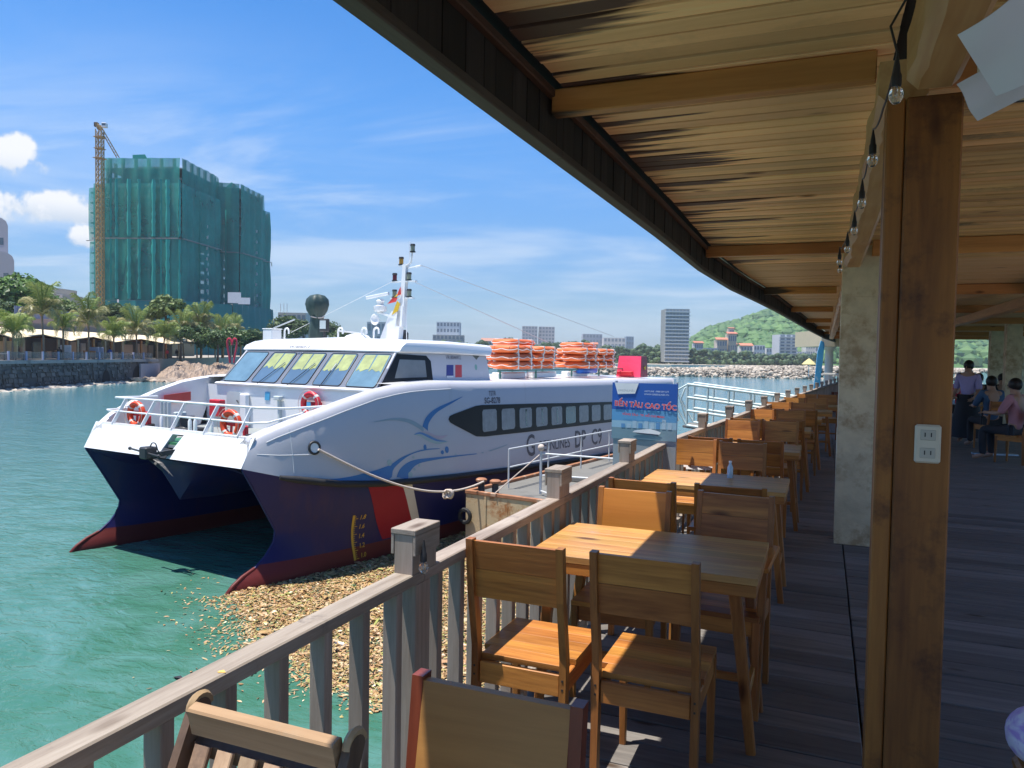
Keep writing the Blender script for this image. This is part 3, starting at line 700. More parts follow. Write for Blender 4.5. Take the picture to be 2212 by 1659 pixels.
SS = [0, .08, .2, .4, .7, 1.1, 1.6, 2.2, 3.0, 4, 5.5, 7.5, 10, 13, 17, 22.6]
def hull_pt(w_, s, sg, outer):
    u = u_stem(w_)+s; wk = w_kn(u); w2 = w_
    h = half(w_, s, u)
    if outer:
        tt = max(0, min(1, (w_-.4)/(wk-.4))); top = (v_side(u)-2.8)*lerp(1-math.exp(-s/.35), 1, tt**6); h = lerp(h, max(.025, top), tt**1.5)
        return B(u, sg*(2.8+h), w2)
    return B(u, sg*(2.8-h*.86), w2)
def Hs(u, w_, off=.006):
    s = max(0, u-u_stem(w_)); p_ = hull_pt(w_, s, 1, True); return (p_[0], p_[1]-off, p_[2])
for sg in (1, -1):
    for outer in (True, False):
        rows = []; lv = [q for q in SL if q > .3]
        for w_ in [.42]+[.66, .93, 1.05]: rows.append([hull_pt(w_, s, sg, outer) for s in SS])
        if outer:
            for f in (.3, .55, .78, 1.0):   # upper rows ride up to the knuckle
                r = []
                for s in SS:
                    w_ = 1.6
                    for _ in range(6):
                        u = u_stem(w_)+s; w_ = lerp(1.05, w_kn(u), f)
                    r.append(hull_pt(w_, u-u_stem(w_), sg, True))
                rows.append(r)
        else:
            for w_ in (1.4, 1.8, 2.1, 2.45): rows.append([hull_pt(w_, s, sg, False) for s in SS])
        MB().grid(rows).build('hull_side', NAVY, ship, smooth=50)
        rows = [[hull_pt(w_, s, sg, outer) for s in SS] for w_ in (-.9, -.5, -.15, 0, .12, .25, .36, .42)]
        MB().grid(rows).build('hull_bottom', BOOT, ship, smooth=50)
    # stem bar, blunt and rounded
    MB().tube([B(u_stem(w_)+.0, sg*2.8, w_) for w_ in (-.3, 0, .12, .25, .36)], [.05, .05, .045, .045, .04], 8).build('stem_bar', BOOT, ship, smooth=60)
    MB().tube([B(u_stem(w_)+.012, sg*2.8, w_) for w_ in (.36, .55, .8, 1.05, 1.4, 1.8, 2.43)], .035, 8).build('stem_bar', NAVY, ship, smooth=60)
# tunnel roof with its centre wedge
rows = []
for u in (.34, .42, .5, .7, .9, 1.3, 1.8, 2.4, 3.2, 5, 9, 22.5):
    r = []
    for v in (-2.6, -2.2, -1.7, -1.0, -.8, -.45, -.2, 0, .2, .45, .8, 1.0, 1.7, 2.2, 2.6):
        e = abs(v)/2.6; base_ = lerp(2.43, 1.9, min(1, (u-.3)/3.0))
        base_ = min(base_, lerp(pl([(.34, 2.43), (.5, 2.1), (.9, 1.42), (2, 1.36), (9, 1.4), (22, 1.5)], u), base_, min(1, abs(v)/pl([(.34, .2), (.9, .8), (2.5, 1.05), (22, 1.1)], u))))
        base_ -= .35*min(1, max(0, u-.3)/1.0)*max(0, (e-.65)/.35)
        r.append(B(u, v, base_))
    rows.append(r)
MB().grid(rows).build('tunnel_roof', NAVY, ship, smooth=35)
MB().slab([B(22.6, -3.85, -.4), B(22.6, 3.85, -.4), B(22.6, 3.85, 3.9), B(22.6, -3.85, 3.9)], B(.3, 0, 0)).build('transom', WHITE, ship)
for sg in (1, -1):
    # white side: knuckle, mid, fold, rounded shoulder, inner lip
    rows = []
    fr = [(-1, 0)]
    for k in range(9):
        r = []
        for u in US:
            a, b_ = w_kn(u), w_top(u); vs, vt = v_side(u), v_top(u); h = min(.2, (b_-a)*.4); rr = min(.22, h*1.1)
            if k == 0: q = (vs, a)
            elif k == 1: q = (lerp(vs, vt, .5), lerp(a, b_-h, .5))
            elif k == 2: q = (vt, b_-h)
            elif k == 3: q = (vt-.05*h/.2, b_-h*.45)
            elif k == 4: q = (vt-.12*h/.2, b_-h*.12)
            elif k == 5: q = (vt-.22*h/.2, b_)
            elif k == 6: q = (vt-.30, b_-.005)
            elif k == 7: q = (vt-.345, b_-.04)
            else: q = (vt-.35, b_-.25 if u > 4.3 else 2.72)
            uu = max(u, .31+.31*(q[1]-2.45)/.6) if q[1] < 3.05 else max(u, .60); r.append(B(uu, sg*q[0], q[1]))
        rows.append(r)
    MB().grid(rows).build('topside', WHITE_SHADE if sg > 0 else WHITE, ship, smooth=38)
    # rubber fender along the knuckle
    MB().tube([B(u, sg*(v_side(u)+.03), w_kn(u)-.02) for u in (.95, 1.1, 1.3, 1.7, 2.2, 2.8, 3.4, 4.4, 6, 9, 13, 17, 22.8)], [.045, .06]+[.075]*11, 8).build('rubbing_fender', RUBBER, ship, smooth=60)
# weld seams on the near bow side
for pts in ([(.62, 2.72), (1.0, 2.68), (1.5, 2.66), (1.72, 2.65)], [(1.25, 2.3), (1.25, 2.7), (1.24, 3.0), (1.22, 3.2)]):
    MB().tube([S(u, w_, .002) for u, w_ in pts], .006, 5).build('weld_seam', WHITE, ship)
MB().tube([S(u, w_top(u)-.2, .002) for u in US[3:16]], .007, 5).build('weld_seam', WHITE, ship, smooth=60)
# bow face: one sloping plate with the anchor notch cut out
def bowp(v, t): return B(lerp(.31, .62, t), v, lerp(2.45, 3.05, t))
MB().slab([bowp(*q) for q in ((-2.81, 0), (.03, 0), (.22, .84), (.62, .84), (.36, 0), (2.81, 0), (2.84, 1), (-2.84, 1))], B(.03, 0, 0)).build('bow_plate', WHITE, ship)
MB().slab([bowp(-2.8, 1.002), bowp(2.8, 1.002), bowp(2.75, .93), bowp(-2.75, .93)], B(.10, 0, 0)).build('bow_cap_rail', WHITE, ship)
MB().slab([bowp(.03, .02), bowp(.215, .83), bowp(.225, .83), bowp(.04, .02)], B(.16, 0, 0)).build('notch_cheek', LGREY, ship)
MB().slab([bowp(.02, .0), bowp(.34, .0), bowp(.44, .30), bowp(.12, .33)], B(.05, 0, 0)).build('notch_sill', IRON, ship)
# foredeck
MB().prism([(.50, 2.6), (.50, -2.6), (2, -3.3), (4.3, -3.5), (4.3, 3.5), (2, 3.3)], 2.66, 2.72).build('foredeck', mat('foredeck_grey', (.26, .28, .27), .6, var=.1), ship)  # deck greyed to keep green bounce light off the white bulkhead
MB().box(.52, 1.5, -1.1, .4, 2.721, 2.78).build('green_deck_patch', GREEN, ship)  # added patch of green deck that shows through the bow notch
# cabin roof
rows = [[B(u, v, w_top(u)-.02+.06*(1-(v/3.5)**2)) for v in (-3.52, -2.6, -1.3, 0, 1.3, 2.6, 3.52)] for u in (9.15, 13, 18, 22.9)]
for sg in (1, -1): MB().grid([[B(u, sg*v, w_top(u)-.02+.06*(1-(v/3.5)**2)) for v in (2.86, 3.2, 3.52)] for u in (4.2, 6, 8, 9.15)]).build('side_deck', WHITE, ship, smooth=40)
MB().grid(rows).build('cabin_roof', WHITE, ship, smooth=40)
# stern shoulder that carries on past the banner
MB().tube([B(22.6, v, 3.82) for v in (-3.6, 0, 3.6)], .12, 10).build('stern_edge', WHITE, ship, smooth=60)
# wheelhouse
def wf(v, t, o=0): return Vector(B(lerp(4.16, 5.02, t)-o*.72, v*lerp(2.92, 2.80, t)/2.9, lerp(3.90, 4.82, t)+o*.69))   # raked front
MB().slab([B(4.14, -3.42, 2.7), B(4.14, 3.42, 2.7), B(4.14, 3.42, 3.86), B(4.14, -3.42, 3.86)], B(.05, 0, 0)).build('front_bulkhead', WHITE, ship)
MB().grid([[B(4.10, v, 3.86), B(4.08, v, 3.90), B(4.13, v, 3.935), B(4.2, v, 3.94)] for v in (-3.0, 0, 3.0)]).build('bulkhead_ledge', WHITE, ship, smooth=60)
for sg, nm in ((1, 'wheelhouse_side'), (-1, 'wheelhouse_side')):
    MB().slab([B(4.17, sg*2.92, 3.88), B(9.2, sg*2.92, 3.98), B(9.05, sg*2.80, 5.0), B(5.35, sg*2.80, 5.05), B(5.0, sg*2.81, 4.82)], B(0, -sg*.06, 0)).build(nm, WHITE_SHADE, ship)
MB().slab([B(9.2, -2.9, 3.98), B(9.2, 2.9, 3.98), B(9.05, 2.78, 5.0), B(9.05, -2.78, 5.0)], B(-.05, 0, 0)).build('wheelhouse_back', WHITE, ship)
band = MB().slab([wf(-2.9, 0), wf(2.9, 0), wf(2.9, 1), wf(-2.9, 1)], wf(0, 0, -.05)-wf(0, 0)).build('window_band', GREYB, ship)
cw = [-2.32, -1.16, 0, 1.16, 2.32]
def rrect(f, x0, x1, y0, y1, r, n=4):
    pts = []
    for cx, cy, a0 in ((x1-r, y0+r*1.2, -90), (x1-r, y1-r*1.2, 0), (x0+r, y1-r*1.2, 90), (x0+r, y0+r*1.2, 180)):
        for k in range(n+1):
            a = math.radians(a0+90*k/n); pts.append(f(cx+r*math.cos(a), cy+r*1.2*math.sin(a)))
    return pts
nrm = (wf(0, 0, 1)-wf(0, 0)).normalized()
for i, c in enumerate(cw):
    x0, x1 = c-.49, c+.49
    fr = MB().tube(rrect(lambda a, b_: wf(a, b_)+nrm*.012, x0, x1, .07, .95, .07), .011, 6, closed=True).build('window_frame', BLACKP, ship, smooth=60)
    gl = MB().slab(rrect(lambda a, b_: wf(a, b_)+nrm*.004, x0, x1, .07, .95, .07), nrm*.006).build('pane', PANEW if i not in (0, 4) else PANE_REFL, fr)
    if i > 0:
        for a, b_ in ((x0+.06, c-.03), (c+.0, x1-.06)):
            MB().slab([wf(lerp(a, b_, q), random.uniform(.44, .56) if q else .47)+nrm*.011 for q in (0, .2, .4, .6, .8, 1)]+[wf(b_-.01, .92)+nrm*.011, wf(a+.02, .92)+nrm*.011], nrm*.004).build('sun_blind', YBLIND, fr)
    if i in (1, 2, 3, 4) and i != 4:
        p0 = wf(c-.12, .0)+nrm*.05; p1 = wf(c+.25 if i < 3 else c-.05, .52)+nrm*.05
        wp = MB().beam(p0, p1, .022, .016).build('wiper', BLACKP, ship); MB().beam(p1-(p1-p0)*.15+Vector((0, .0, 0)), p1+(p1-p0)*.22, .03, .02).build('wiper_blade', STEEL, wp)
# visor and roof
rows = []
for k, (u, v, w_) in enumerate([(5.02, 2.86, 4.825), (5.0, 2.93, 4.86), (5.10, 2.93, 4.98), (5.34, 2.88, 5.09), (5.58, 2.75, 5.15), (5.9, 2.4, 5.18), (6.5, 0.01, 5.20)]):
    ue = pl([(4.8, 9.15), (5.08, 9.28), (5.2, 9.2)], w_)
    rows.append([B(u, -v, w_), B(u-.06*(k > 1), 0, w_+.02+.035*(k > 1)), B(u, v, w_), B(lerp(u, ue, .5), v, w_), B(ue, v, w_-.05), B(ue, -v, w_-.05)])
MB().grid(rows, closed=True).build('wheelhouse_roof', WHITE, ship, smooth=40)
# black side window of the wheelhouse
sg = 1
def ws(u, w_, o=.01): return B(u, lerp(2.92, 2.80, (w_-3.9)/1.1)+o, w_)
MB().slab([ws(4.22, 3.915), ws(6.42, 4.02), ws(6.38, 4.62), ws(6.2, 4.76), ws(5.02, 4.80)], B(0, -.02, 0)).build('side_window_band', BLACK, ship)
fr = MB().slab([ws(4.86, 4.19, .013), ws(6.15, 4.2, .013), ws(6.13, 4.64, .013), ws(5.10, 4.66, .013)], B(0, -.002, 0)).build('side_window', mat('side_glass_grey', (.19, .21, .22), .15, var=.15), ship)
# markings on the wheelhouse side
MB().slab([ws(7.02, 4.17, .004), ws(7.36, 4.17, .004), ws(7.40, 4.52, .004), ws(7.08, 4.52, .004)], B(0, -.004, 0)).build('painted_flag', mat('paint_flag_blue', (.03, .04, .22), .4), ship)
MB().slab([ws(7.03, 4.17, .009), ws(7.35, 4.17, .009), ws(7.355, 4.22, .009), ws(7.035, 4.22, .009)], B(0, -.002, 0)).build('painted_flag', mat('paint_flag_white', (.7, .7, .72), .4), ship)
MB().slab([ws(7.44, 4.17, .004), ws(7.76, 4.17, .004), ws(7.80, 4.52, .004), ws(7.49, 4.52, .004)], B(0, -.004, 0)).build('painted_flag', mat('paint_flag_red', (.50, .05, .06), .4), ship)
MB().slab([ws(8.25, 4.88, .004), ws(8.85, 4.87, .004), ws(8.55, 4.66, .004)], B(0, -.004, 0)).build('painted_emblem', mat('paint_olive', (.12, .13, .11), .5), ship)
MB().slab([ws(8.50+.07*math.cos(a), 4.45+.09*math.sin(a), .004) for a in [k*PI/4 for k in range(8)]], B(0, -.004, 0)).build('painted_emblem', mat('paint_emblem_green', (.2, .38, .33), .5), ship)
text_part('VR18046912', lambda x, y: ws(7.42+x, 4.72+y, .006), .15, LETTER, ship, sx=.9)
text_part('GREENLINES', lambda x, y: ws(8.55+x, 4.27+y, .006), .13, mat('paint_faint_grey', (.55, .56, .60), .5), ship, sx=.8)
vs, fs = text_mesh('VR18046912', .15, sx=1.0, bold=.003); MB().add([B(lerp(5.0, 5.10, .5+y/.12*.62)-.115, x-.55, 4.93+y*.62+.01) for x, y in vs], fs).build('lettering', LETTER, ship, fix=False)
# dark window band along the cabin side with its panes
SB = [(5.86, 3.16), (5.92, 3.24), (6.1, 3.28), (7.1, 3.44), (7.4, 3.45), (10, 3.37), (13, 3.26), (16, 3.17), (19.5, 3.10), (19.5, 2.36), (16, 2.43), (13, 2.48), (10, 2.53), (7.5, 2.585), (7.1, 2.62), (6.1, 3.0), (5.92, 3.08)]
def side_patch(name, pts, material, off, parent=ship, lbl=None):
    """painted or glazed patch that follows the cabin side; pts run round its outline in (u, w)"""
    mb = MB().add([S(u, w_, off) for u, w_ in pts]+[S(u, w_, off-.004) for u, w_ in pts], [tuple(range(len(pts)))]+[(i, (i+1) % len(pts), len(pts)+(i+1) % len(pts), len(pts)+i) for i in range(len(pts))])
    return mb.build(name, material, parent, label=lbl, fix=False)
bandp = side_patch('side_window_band', SB, BLACK, .012)
for i in range(12):
    a = 7.40+i*.98; b_ = a+.72; tp = pl([(7.4, 3.32), (16, 3.07), (19, 3.0)], a); bt = pl([(7.4, 2.71), (16, 2.52), (19, 2.46)], a)
    if b_ > 19.4: break
    r = .06; q = [(a+r, tp), (b_-r, tp-.01), (b_, tp-r-.01), (b_, bt+r), (b_-r, bt), (a+r, bt), (a, bt+r), (a, tp-r)]
    f_ = side_patch('window', q, CURT if i != 5 else PANE, .018, bandp)
    if i in (2, 3, 4): side_patch('curtain_gap', [(lerp(a, b_, .45), tp-.05), (lerp(a, b_, .62), tp-.05), (lerp(a, b_, .60), bt+.05), (lerp(a, b_, .5), bt+.05)], PANE, .021, f_)
# painted waves and bird
def ribbon(name, top, bot, material, n=26, off=.007):
    """painted stroke between two smooth edges given in (u, w)"""
    A_ = bez([(a, b_, 0) for a, b_ in top], 6); B_ = bez([(a, b_, 0) for a, b_ in bot], 6)
    def rs(P_, t):
        k = t*(len(P_)-1); i = min(len(P_)-2, int(k)); return P_[i].lerp(P_[i+1], k-i)
    rows = []
    for j in (0, .33, .67, 1): rows.append([S(*(rs(A_, i/n).lerp(rs(B_, i/n), j)).xy, off) for i in range(n+1)])
    return MB().grid(rows).build(name, material, ship, fix=False)
def q_(x, y):   # point of the side seen at (x, y) of the close study, as (u, w)
    X, Y = (1350+x*.29385)/1.8228, (1500+y*.29385)/1.8228
    r = ray(X, Y); v = 3.86; n = VX
    for _ in range(4):
        t = ((BO+VX*v-CP).dot(n))/r.dot(n); P_ = CP+r*t-BO; v = v_side(P_.dot(AX))
    return (P_.dot(AX), P_.z)
Q = lambda *a: [q_(*p) for p in a]
ribbon('painted_wave', Q((-380, 1330), (0, 1300), (300, 1235), (620, 1135), (830, 1010), (1090, 920), (1310, 905)), Q((-380, 1350), (0, 1345), (300, 1345), (630, 1310), (690, 1170), (900, 1000), (1110, 932), (1310, 912)), BLUE1)
ribbon('painted_wave', Q((720, 1290), (780, 1170), (930, 1070), (1150, 1035), (1500, 1000), (1800, 972)), Q((870, 1320), (900, 1220), (1000, 1120), (1180, 1070), (1500, 1020), (1800, 982)), BLUE1)
ribbon('painted_wave', Q((1960, 935), (2100, 890), (2212, 850)), Q((1980, 945), (2100, 905), (2212, 860)), BLUE2)
ribbon('painted_bird', Q((1090, 610), (1150, 480), (1280, 370), (1480, 280), (1640, 210)), Q((1160, 670), (1180, 560), (1290, 425), (1480, 310), (1640, 215)), BLUE1)
ribbon('painted_bird', Q((450, 548), (700, 500), (900, 510), (1040, 575), (1100, 625)), Q((450, 556), (700, 530), (890, 560), (1010, 620), (1110, 690)), BLUE2)
ribbon('painted_bird', Q((970, 720), (1060, 695), (1160, 735), (1280, 795), (1430, 812)), Q((975, 725), (1060, 745), (1160, 810), (1290, 845), (1430, 818)), GREEN2)
ribbon('painted_bird', Q((975, 716), (1060, 690), (1170, 730), (1290, 790), (1400, 806)), Q((980, 722), (1060, 712), (1160, 760), (1280, 810), (1400, 812)), mat('paint_bird_blue', (.10, .24, .50), .35), off=.010)
ribbon('painted_bird', Q((1080, 672), (1180, 690), (1280, 735), (1420, 725)), Q((1085, 680), (1170, 712), (1310, 782), (1420, 732)), PINK, off=.009)
for (x, y, rx, ry, mm) in ((635, 1095, 32, 45, GREEN2), (1115, 890, 20, 38, BLUE1), (1405, 922, 25, 45, BLUE1), (1343, 958, 20, 28, BLUE1), (905, 1255, 30, 38, GREEN2), (955, 1025, 14, 16, GREEN2), (1880, 962, 14, 8, BLUE2), (965, 1185, 14, 20, GREEN2), (1030, 1130, 14, 20, GREEN2), (1520, 985, 12, 12, GREEN2)):
    side_patch('painted_drop', [q_(x+rx*math.cos(k*PI/6), y+ry*math.sin(k*PI/6)) for k in range(12)], mm, .008)
def side_text(txt, u, w_, size, sx=1, slope=-.025, mm=LETTER, bold=0, spacing=1, tall=1):
    vs, fs = text_mesh(txt, size, sx=sx, bold=bold, spacing=spacing)
    return MB().add([S(u+x, w_+y*tall+slope*x, .008) for x, y in vs], fs).build('lettering', mm, ship, fix=False)
side_text('SG-8278', 7.93, 3.545, .23, sx=1.0, bold=.004)
side_text('TSTR', 7.93, 3.745, .19, sx=.85)
side_text('G', 10.0, 2.08, .92, sx=.85, bold=.01)
side_text('REENLINES', 11.55, 1.99, .46, sx=.93, bold=.003)
side_text('DP', 13.35, 2.0, .80, sx=.85, bold=.012)
side_text('C9', 14.65, 1.97, .78, sx=.95, bold=.008)
# colour blocks on the navy hull, draught scale
def hull_patch(name, u0, u1, w0, w1, material, skew=0, n=6, off=.007):
    rows = []
    for j in range(n+1):
        t = j/n; r = []
        for i in range(5):
            u = lerp(u0(t) if callable(u0) else u0, u1(t) if callable(u1) else u1, i/4); r.append(Hs(u, lerp(w0, (w1 if w1 else w_kn(u)-.06), t), off))
        rows.append(r)
    return MB().grid(rows).build(name, material, ship, smooth=60, fix=False)
hull_patch('red_stripe', lambda t: lerp(3.75, 2.98, t), lambda t: lerp(4.85, 4.05, t), .45, None, REDP)
hull_patch('cream_stripe', lambda t: lerp(4.85, 4.05, t), lambda t: lerp(5.10, 4.38, t), .45, None, CREAM)
YEL = mat('paint_draught_yellow', (.55, .34, .03), .5)
hull_patch('draught_scale', lambda t: lerp(2.90, 2.76, t), lambda t: lerp(2.96, 2.82, t), .12, 1.18, YEL, off=.010)
for i in range(22): hull_patch('draught_tick', lerp(2.96, 2.82, i/22), lerp(2.96, 2.82, i/22)+(.04 if i % 4 else .09), .14+i*.047, .155+i*.047, YEL, n=1, off=.011)
for i, s_ in enumerate(('1.0', '1.2', '1.4', '1.6', '1.8')):
    vs, fs = text_mesh(s_, .15, sx=.9, bold=.003); MB().add([Hs(3.17-.032*i+x, .20+i*.225+y, .012) for x, y in vs], fs).build('lettering', YEL, ship, fix=False)
# mooring port
def sdisc(r, off): return [S(1.70+r*math.cos(a), 2.79+r*1.1*math.sin(a), off) for a in [k*PI/10 for k in range(20)]]
MB().tube(sdisc(.115, .0), .028, 8, closed=True).build('mooring_port', IRON, ship, smooth=60)
MB().add(sdisc(.112, .009), [tuple(range(20))]).build('port_opening', mat('port_white', (.7, .74, .76), .5), ship, fix=False)
# foredeck rail
fr = MB()
feet = [-2.15, -1.0, .11, 1.24, 2.33]; dv = .06
for v in feet: MB().beam(B(.62, v, 3.03), B(.98, v-.02, 3.60), .085, .022, up=(0, 1, 0), cham=.004).build('rail_post', WHITE, ship)
def rt(v, t): return B(lerp(.62, .98, t), v, lerp(3.03, 3.60, t))
MB().tube([B(2.3, -2.95, 3.58), B(.98, -2.62, 3.62)]+[rt(v, 1.04) for v in (-2.62, -1, 1.2, 2.55)]+[B(1.5, 2.85, 3.60), B(2.3, 3.1, 3.62)], .027, 8).build('top_rail', WHITE, ship, smooth=60)
MB().tube([B(1.45, -2.9, 3.32), B(.80, -2.68, 3.33)]+[rt(v, .5) for v in (-2.62, -1, 1.2, 2.5)]+[B(1.0, 2.8, 3.33), B(1.7, 3.05, 3.50)], .022, 8).build('mid_rail', WHITE, ship, smooth=60)
# anchor hung in the notch
an = empty('anchor', wb(.05, .15, 2.52), PI/2-ba, 'black iron anchor hanging from the notch in the white bow plate', 'anchor')
MB().box(-.16, .12, -.14, .12, -.06, .2, .03).build('crown', IRON, an)
MB().tube([(-.1, .52, .13), (-.1, -.5, .04)], .022, 8).build('stock', IRON, an, smooth=60)
for s in (.52, -.5): MB().ball((-.1, s, .13 if s > 0 else .04), .04, 8, 6).build('stock_knob', IRON, an, smooth=60)
for dy in (-.16, -.36):
    MB().add([(-.05, dy+.14, -.05), (.06, dy+.14, -.05), (-.02, dy+.0, -.12), (.05, dy-.06, -.12), (.10, dy-.36, -.40), (-.02, dy-.14, -.1)], [(0, 1, 3, 2), (2, 3, 4), (0, 2, 4), (1, 4, 3), (0, 4, 1)]).build('fluke', IRON, an)
MB().tube(bez([(-.02, -.08, .18), (.0, -.12, .28), (.03, -.2, .27), (.05, -.26, .12), (.12, -.3, .02)], 5), .014, 6).build('shackle_cable', IRON, an, smooth=60)
MB().beam((0, -.1, .02), (.5, -.42, .1), .12, .10).build('shank', IRON, an)
# things standing on the foredeck wall
MB().slab(rrect(lambda a, b_: Vector(B(4.125, a, b_)), -2.5, -1.9, 2.74, 3.68, .09), B(-.03, 0, 0)).build('door', LGREY, ship)
MB().box(*[4.0, 4.135], 1.55, 1.88, 2.74, 3.66, .05).build('door_housing', WHITE, ship)
dh = MB().tube([B(4.08, -2.0, 3.42), B(4.03, -2.0, 3.45), B(4.03, -1.92, 3.38)], .015, 6).build('door_handle', IRON, ship)
MB().slab([B(4.13, -.98, 3.5), B(4.13, -.80, 3.5), B(4.13, -.78, 3.72), B(4.13, -.96, 3.72)], B(-.01, 0, 0)).build('blue_sticker', mat('sticker_blue', (.08, .38, .62), .5), ship)
MB().beam(B(4.1, -.35, 2.9), B(4.1, -.38, 3.55), .10, .06, up=(0, 1, 0)).build('cable_trunk', LGREY, ship); MB().box(3.98, 4.12, .26, .50, 3.53, 3.64, .02).build('floodlight', LGREY, ship)
MB().box(3.60, 3.80, 2.16, 2.60, 3.02, 3.47, .02).build('fire_box', SIGNRED, ship); MB().box(3.66, 3.82, 2.25, 2.6, 2.72, 3.02).build('locker', LGREY, ship)
MB().slab([B(2.6, -3.12, 3.36), B(3.5, -3.26, 3.42), B(3.5, -3.26, 3.66), B(2.6, -3.12, 3.6)], B(0, .02, 0)).build('red_notice', mat('notice_red', (.5, .07, .06), .6), ship)
for v in (-2.75, -2.6, -2.45): MB().tube([B(2.3, v, 2.72), B(2.3, v, 3.45)], .05, 8).build('vent_pipe', LGREY, ship, smooth=60)
for v in (-1.72, -.62, -.42, .18): MB().tube([B(1.6, v, 2.72), B(1.6, v, 3.12), B(1.6, v, 3.18)], [.045, .045, .02], 8).build('vent_pipe', WHITE, ship, smooth=60)
winch = empty('winch', wb(2.0, -1.3, 2.72), PI/2-ba, 'black mooring winch on the foredeck behind the bow rail', 'winch')
MB().box(-.3, .3, -.35, .35, 0, .18, .02).build('bed', IRON, winch); MB().lathe([(.2, 0), (.16, .03), (.16, .25), (.2, .28)], (0, 0, .18), 14).build('drum', IRON, winch, smooth=40); MB().box(-.15, .15, .2, .34, .18, .55, .02).build('motor', LGREY, winch)
# ropes coiled on deck
for (u, v) in ((1.3, -1.95), (1.4, 1.95)):
    t = empty('rope_coil', wb(u, v, 2.74), 0, 'dark rope coil on the foredeck beside the %s lifebuoy stand' % ('far' if v < 0 else 'near'), 'rope', 'rope coils on the foredeck')
    for k in range(4): MB().tube([(.24*math.cos(a)*(1-.05*k), .24*math.sin(a)*(1-.05*k), .04+.06*k) for a in [j*PI/8 for j in range(16)]], .035, 6, closed=True).build('turn', RUBBER, t, smooth=60)
# lifebuoys
GL = 'lifebuoys on the foredeck'
def lifebuoy(loc, rx, label, material, stand=None):
    t = empty('lifebuoy', loc, PI/2-ba, label, 'lifebuoy', GL); t.rotation_euler.x = 0
    R = .265; r = .075; n = 20
    def tor(a, b_): return (-(r*math.sin(b_))+0, (R+r*math.cos(b_))*math.cos(a), (R+r*math.cos(b_))*math.sin(a)+.34)
    rows = [[tor(2*PI*i/28, 2*PI*j/10) for j in range(10)] for i in range(29)]
    MB().grid(rows, closed=True).build('ring', material, t, smooth=60)
    for k in range(4):
        a0 = PI/4+k*PI/2; r = .078; rows = [[tor(a0-.11+.22*i/3, 2*PI*j/10) for j in range(10)] for i in range(4)]; MB().grid(rows, closed=True).build('reflective_band', REFL, t, smooth=60); r = .075
    MB().tube([(-.09, .36*math.cos(a), .34+.36*math.sin(a)+(.0)) for a in [j*PI/12 for j in range(24)]], .007, 5, closed=True).build('grab_line', ROPE, t, smooth=60)
    if stand:
        MB().box(.02, .14, -.36, .36, .30, .42, .02).build('holder_bar', SIGNRED, t)
        for s in (-.2, .05): MB().beam((.06, s, .36), (.10, s+.1, -.25), .05, .03).build('holder_leg', SIGNRED, t)
        MB().box(-.03, .08, -.52, -.40, .02, .34, .03).build('marker_light', SIGNRED, t)
    return t
lifebuoy(wb(1.35, -2.36, 2.86), 0, 'orange lifebuoy on its red stand at the far side of the foredeck', RING, 1)
lifebuoy(wb(1.45, 1.05, 2.82), 0, 'orange lifebuoy on its red stand behind the middle of the bow rail', RING, 1)
t = lifebuoy(wb(4.0, .88, 3.14), 0, 'red lifebuoy hung on the white wall under the wheelhouse windows', RINGR)
MB().box(.02, .08, -.33, .33, .30, .40, .01).build('holder_bar', SIGNRED, t); MB().box(-.085, -.078, -.08, .06, .22, .40).build('blue_sticker', MATS['sticker_blue'], t)
# mast
ms = empty('radar_mast', wb(7.5, .4, 5.15), PI/2-ba, 'white radar mast with navigation lights on the wheelhouse roof', 'mast')
def M_(v, w_, u=0): return (u, -(v-.4), w_-5.15)
MB().slab([M_(.12, 5.15, -.1), M_(.85, 5.15, -.1), M_(.95, 6.05, -.1), M_(.60, 6.05, -.1), M_(.45, 5.85, -.1)], (.2, 0, 0)).build('mast_foot', WHITE, ms)
MB().beam(M_(.88, 5.6), M_(.92, 6.2), .20, .20).build('mast_pole', WHITE, ms); MB().beam(M_(.95, 6.0), M_(1.02, 7.4), .17, .17, wd2=.12, ht2=.12).build('mast_pole', WHITE, ms)
MB().tube([M_(1.06, 7.35), M_(1.22, 7.45), M_(1.26, 7.72)], .03, 8).build('lamp_arm', WHITE, ms, smooth=60)
MB().tube([M_(1.16, 7.3), M_(1.17, 8.05)], .008, 5).build('whip_aerial', WHITE, ms)
for w_, a, b_ in ((6.42, .50, 1.32), (6.90, .55, 1.42), (7.36, .80, 1.12)): MB().beam(M_(a, w_), M_(b_, w_), .12, .035).build('crosstree', WHITE, ms)
MB().tube([M_(1.1, 7.28), M_(1.6, 7.34)], .016, 6).build('yard', WHITE, ms); MB().tube([M_(1.4, 7.31), M_(1.58, 7.335)], .03, 6).build('yard_end', WHITE, ms)
AMB = mat('amber_lens', (.45, .22, .02), .2); DKR = mat('dark_red_lens', (.12, .01, .02), .2); GRL = mat('grey_lens', (.25, .26, .18), .2)
for v, w_, mm in ((.86, 7.38, AMB), (1.28, 7.73, GRL), (.62, 6.92, DKR), (1.16, 6.92, GRL), (.62, 6.44, GRL), (1.17, 6.44, GRL)):
    o = MB().lathe([(.085, 0), (.085, .03), (.055, .03), (.055, .19), (.08, .19), (.065, .24)], M_(v, w_), 12).build('lamp_housing', BLACKP, ms, smooth=40)
    MB().lathe([(.064, .035), (.064, .185)], M_(v, w_), 12).build('lens', mm, o, smooth=60)
MB().beam(M_(-.24, 6.44, -.25), M_(.48, 6.56, -.1), .10, .09, cham=.015).build('radar_scanner', WHITE, ms)
MB().lathe([(.16, 0), (.19, .05), (.19, .17), (.10, .20), (.10, .28), (.13, .32), (.09, .38)], M_(.16, 6.03, -.1), 14).build('radar_gearbox', WHITE, ms, smooth=40)
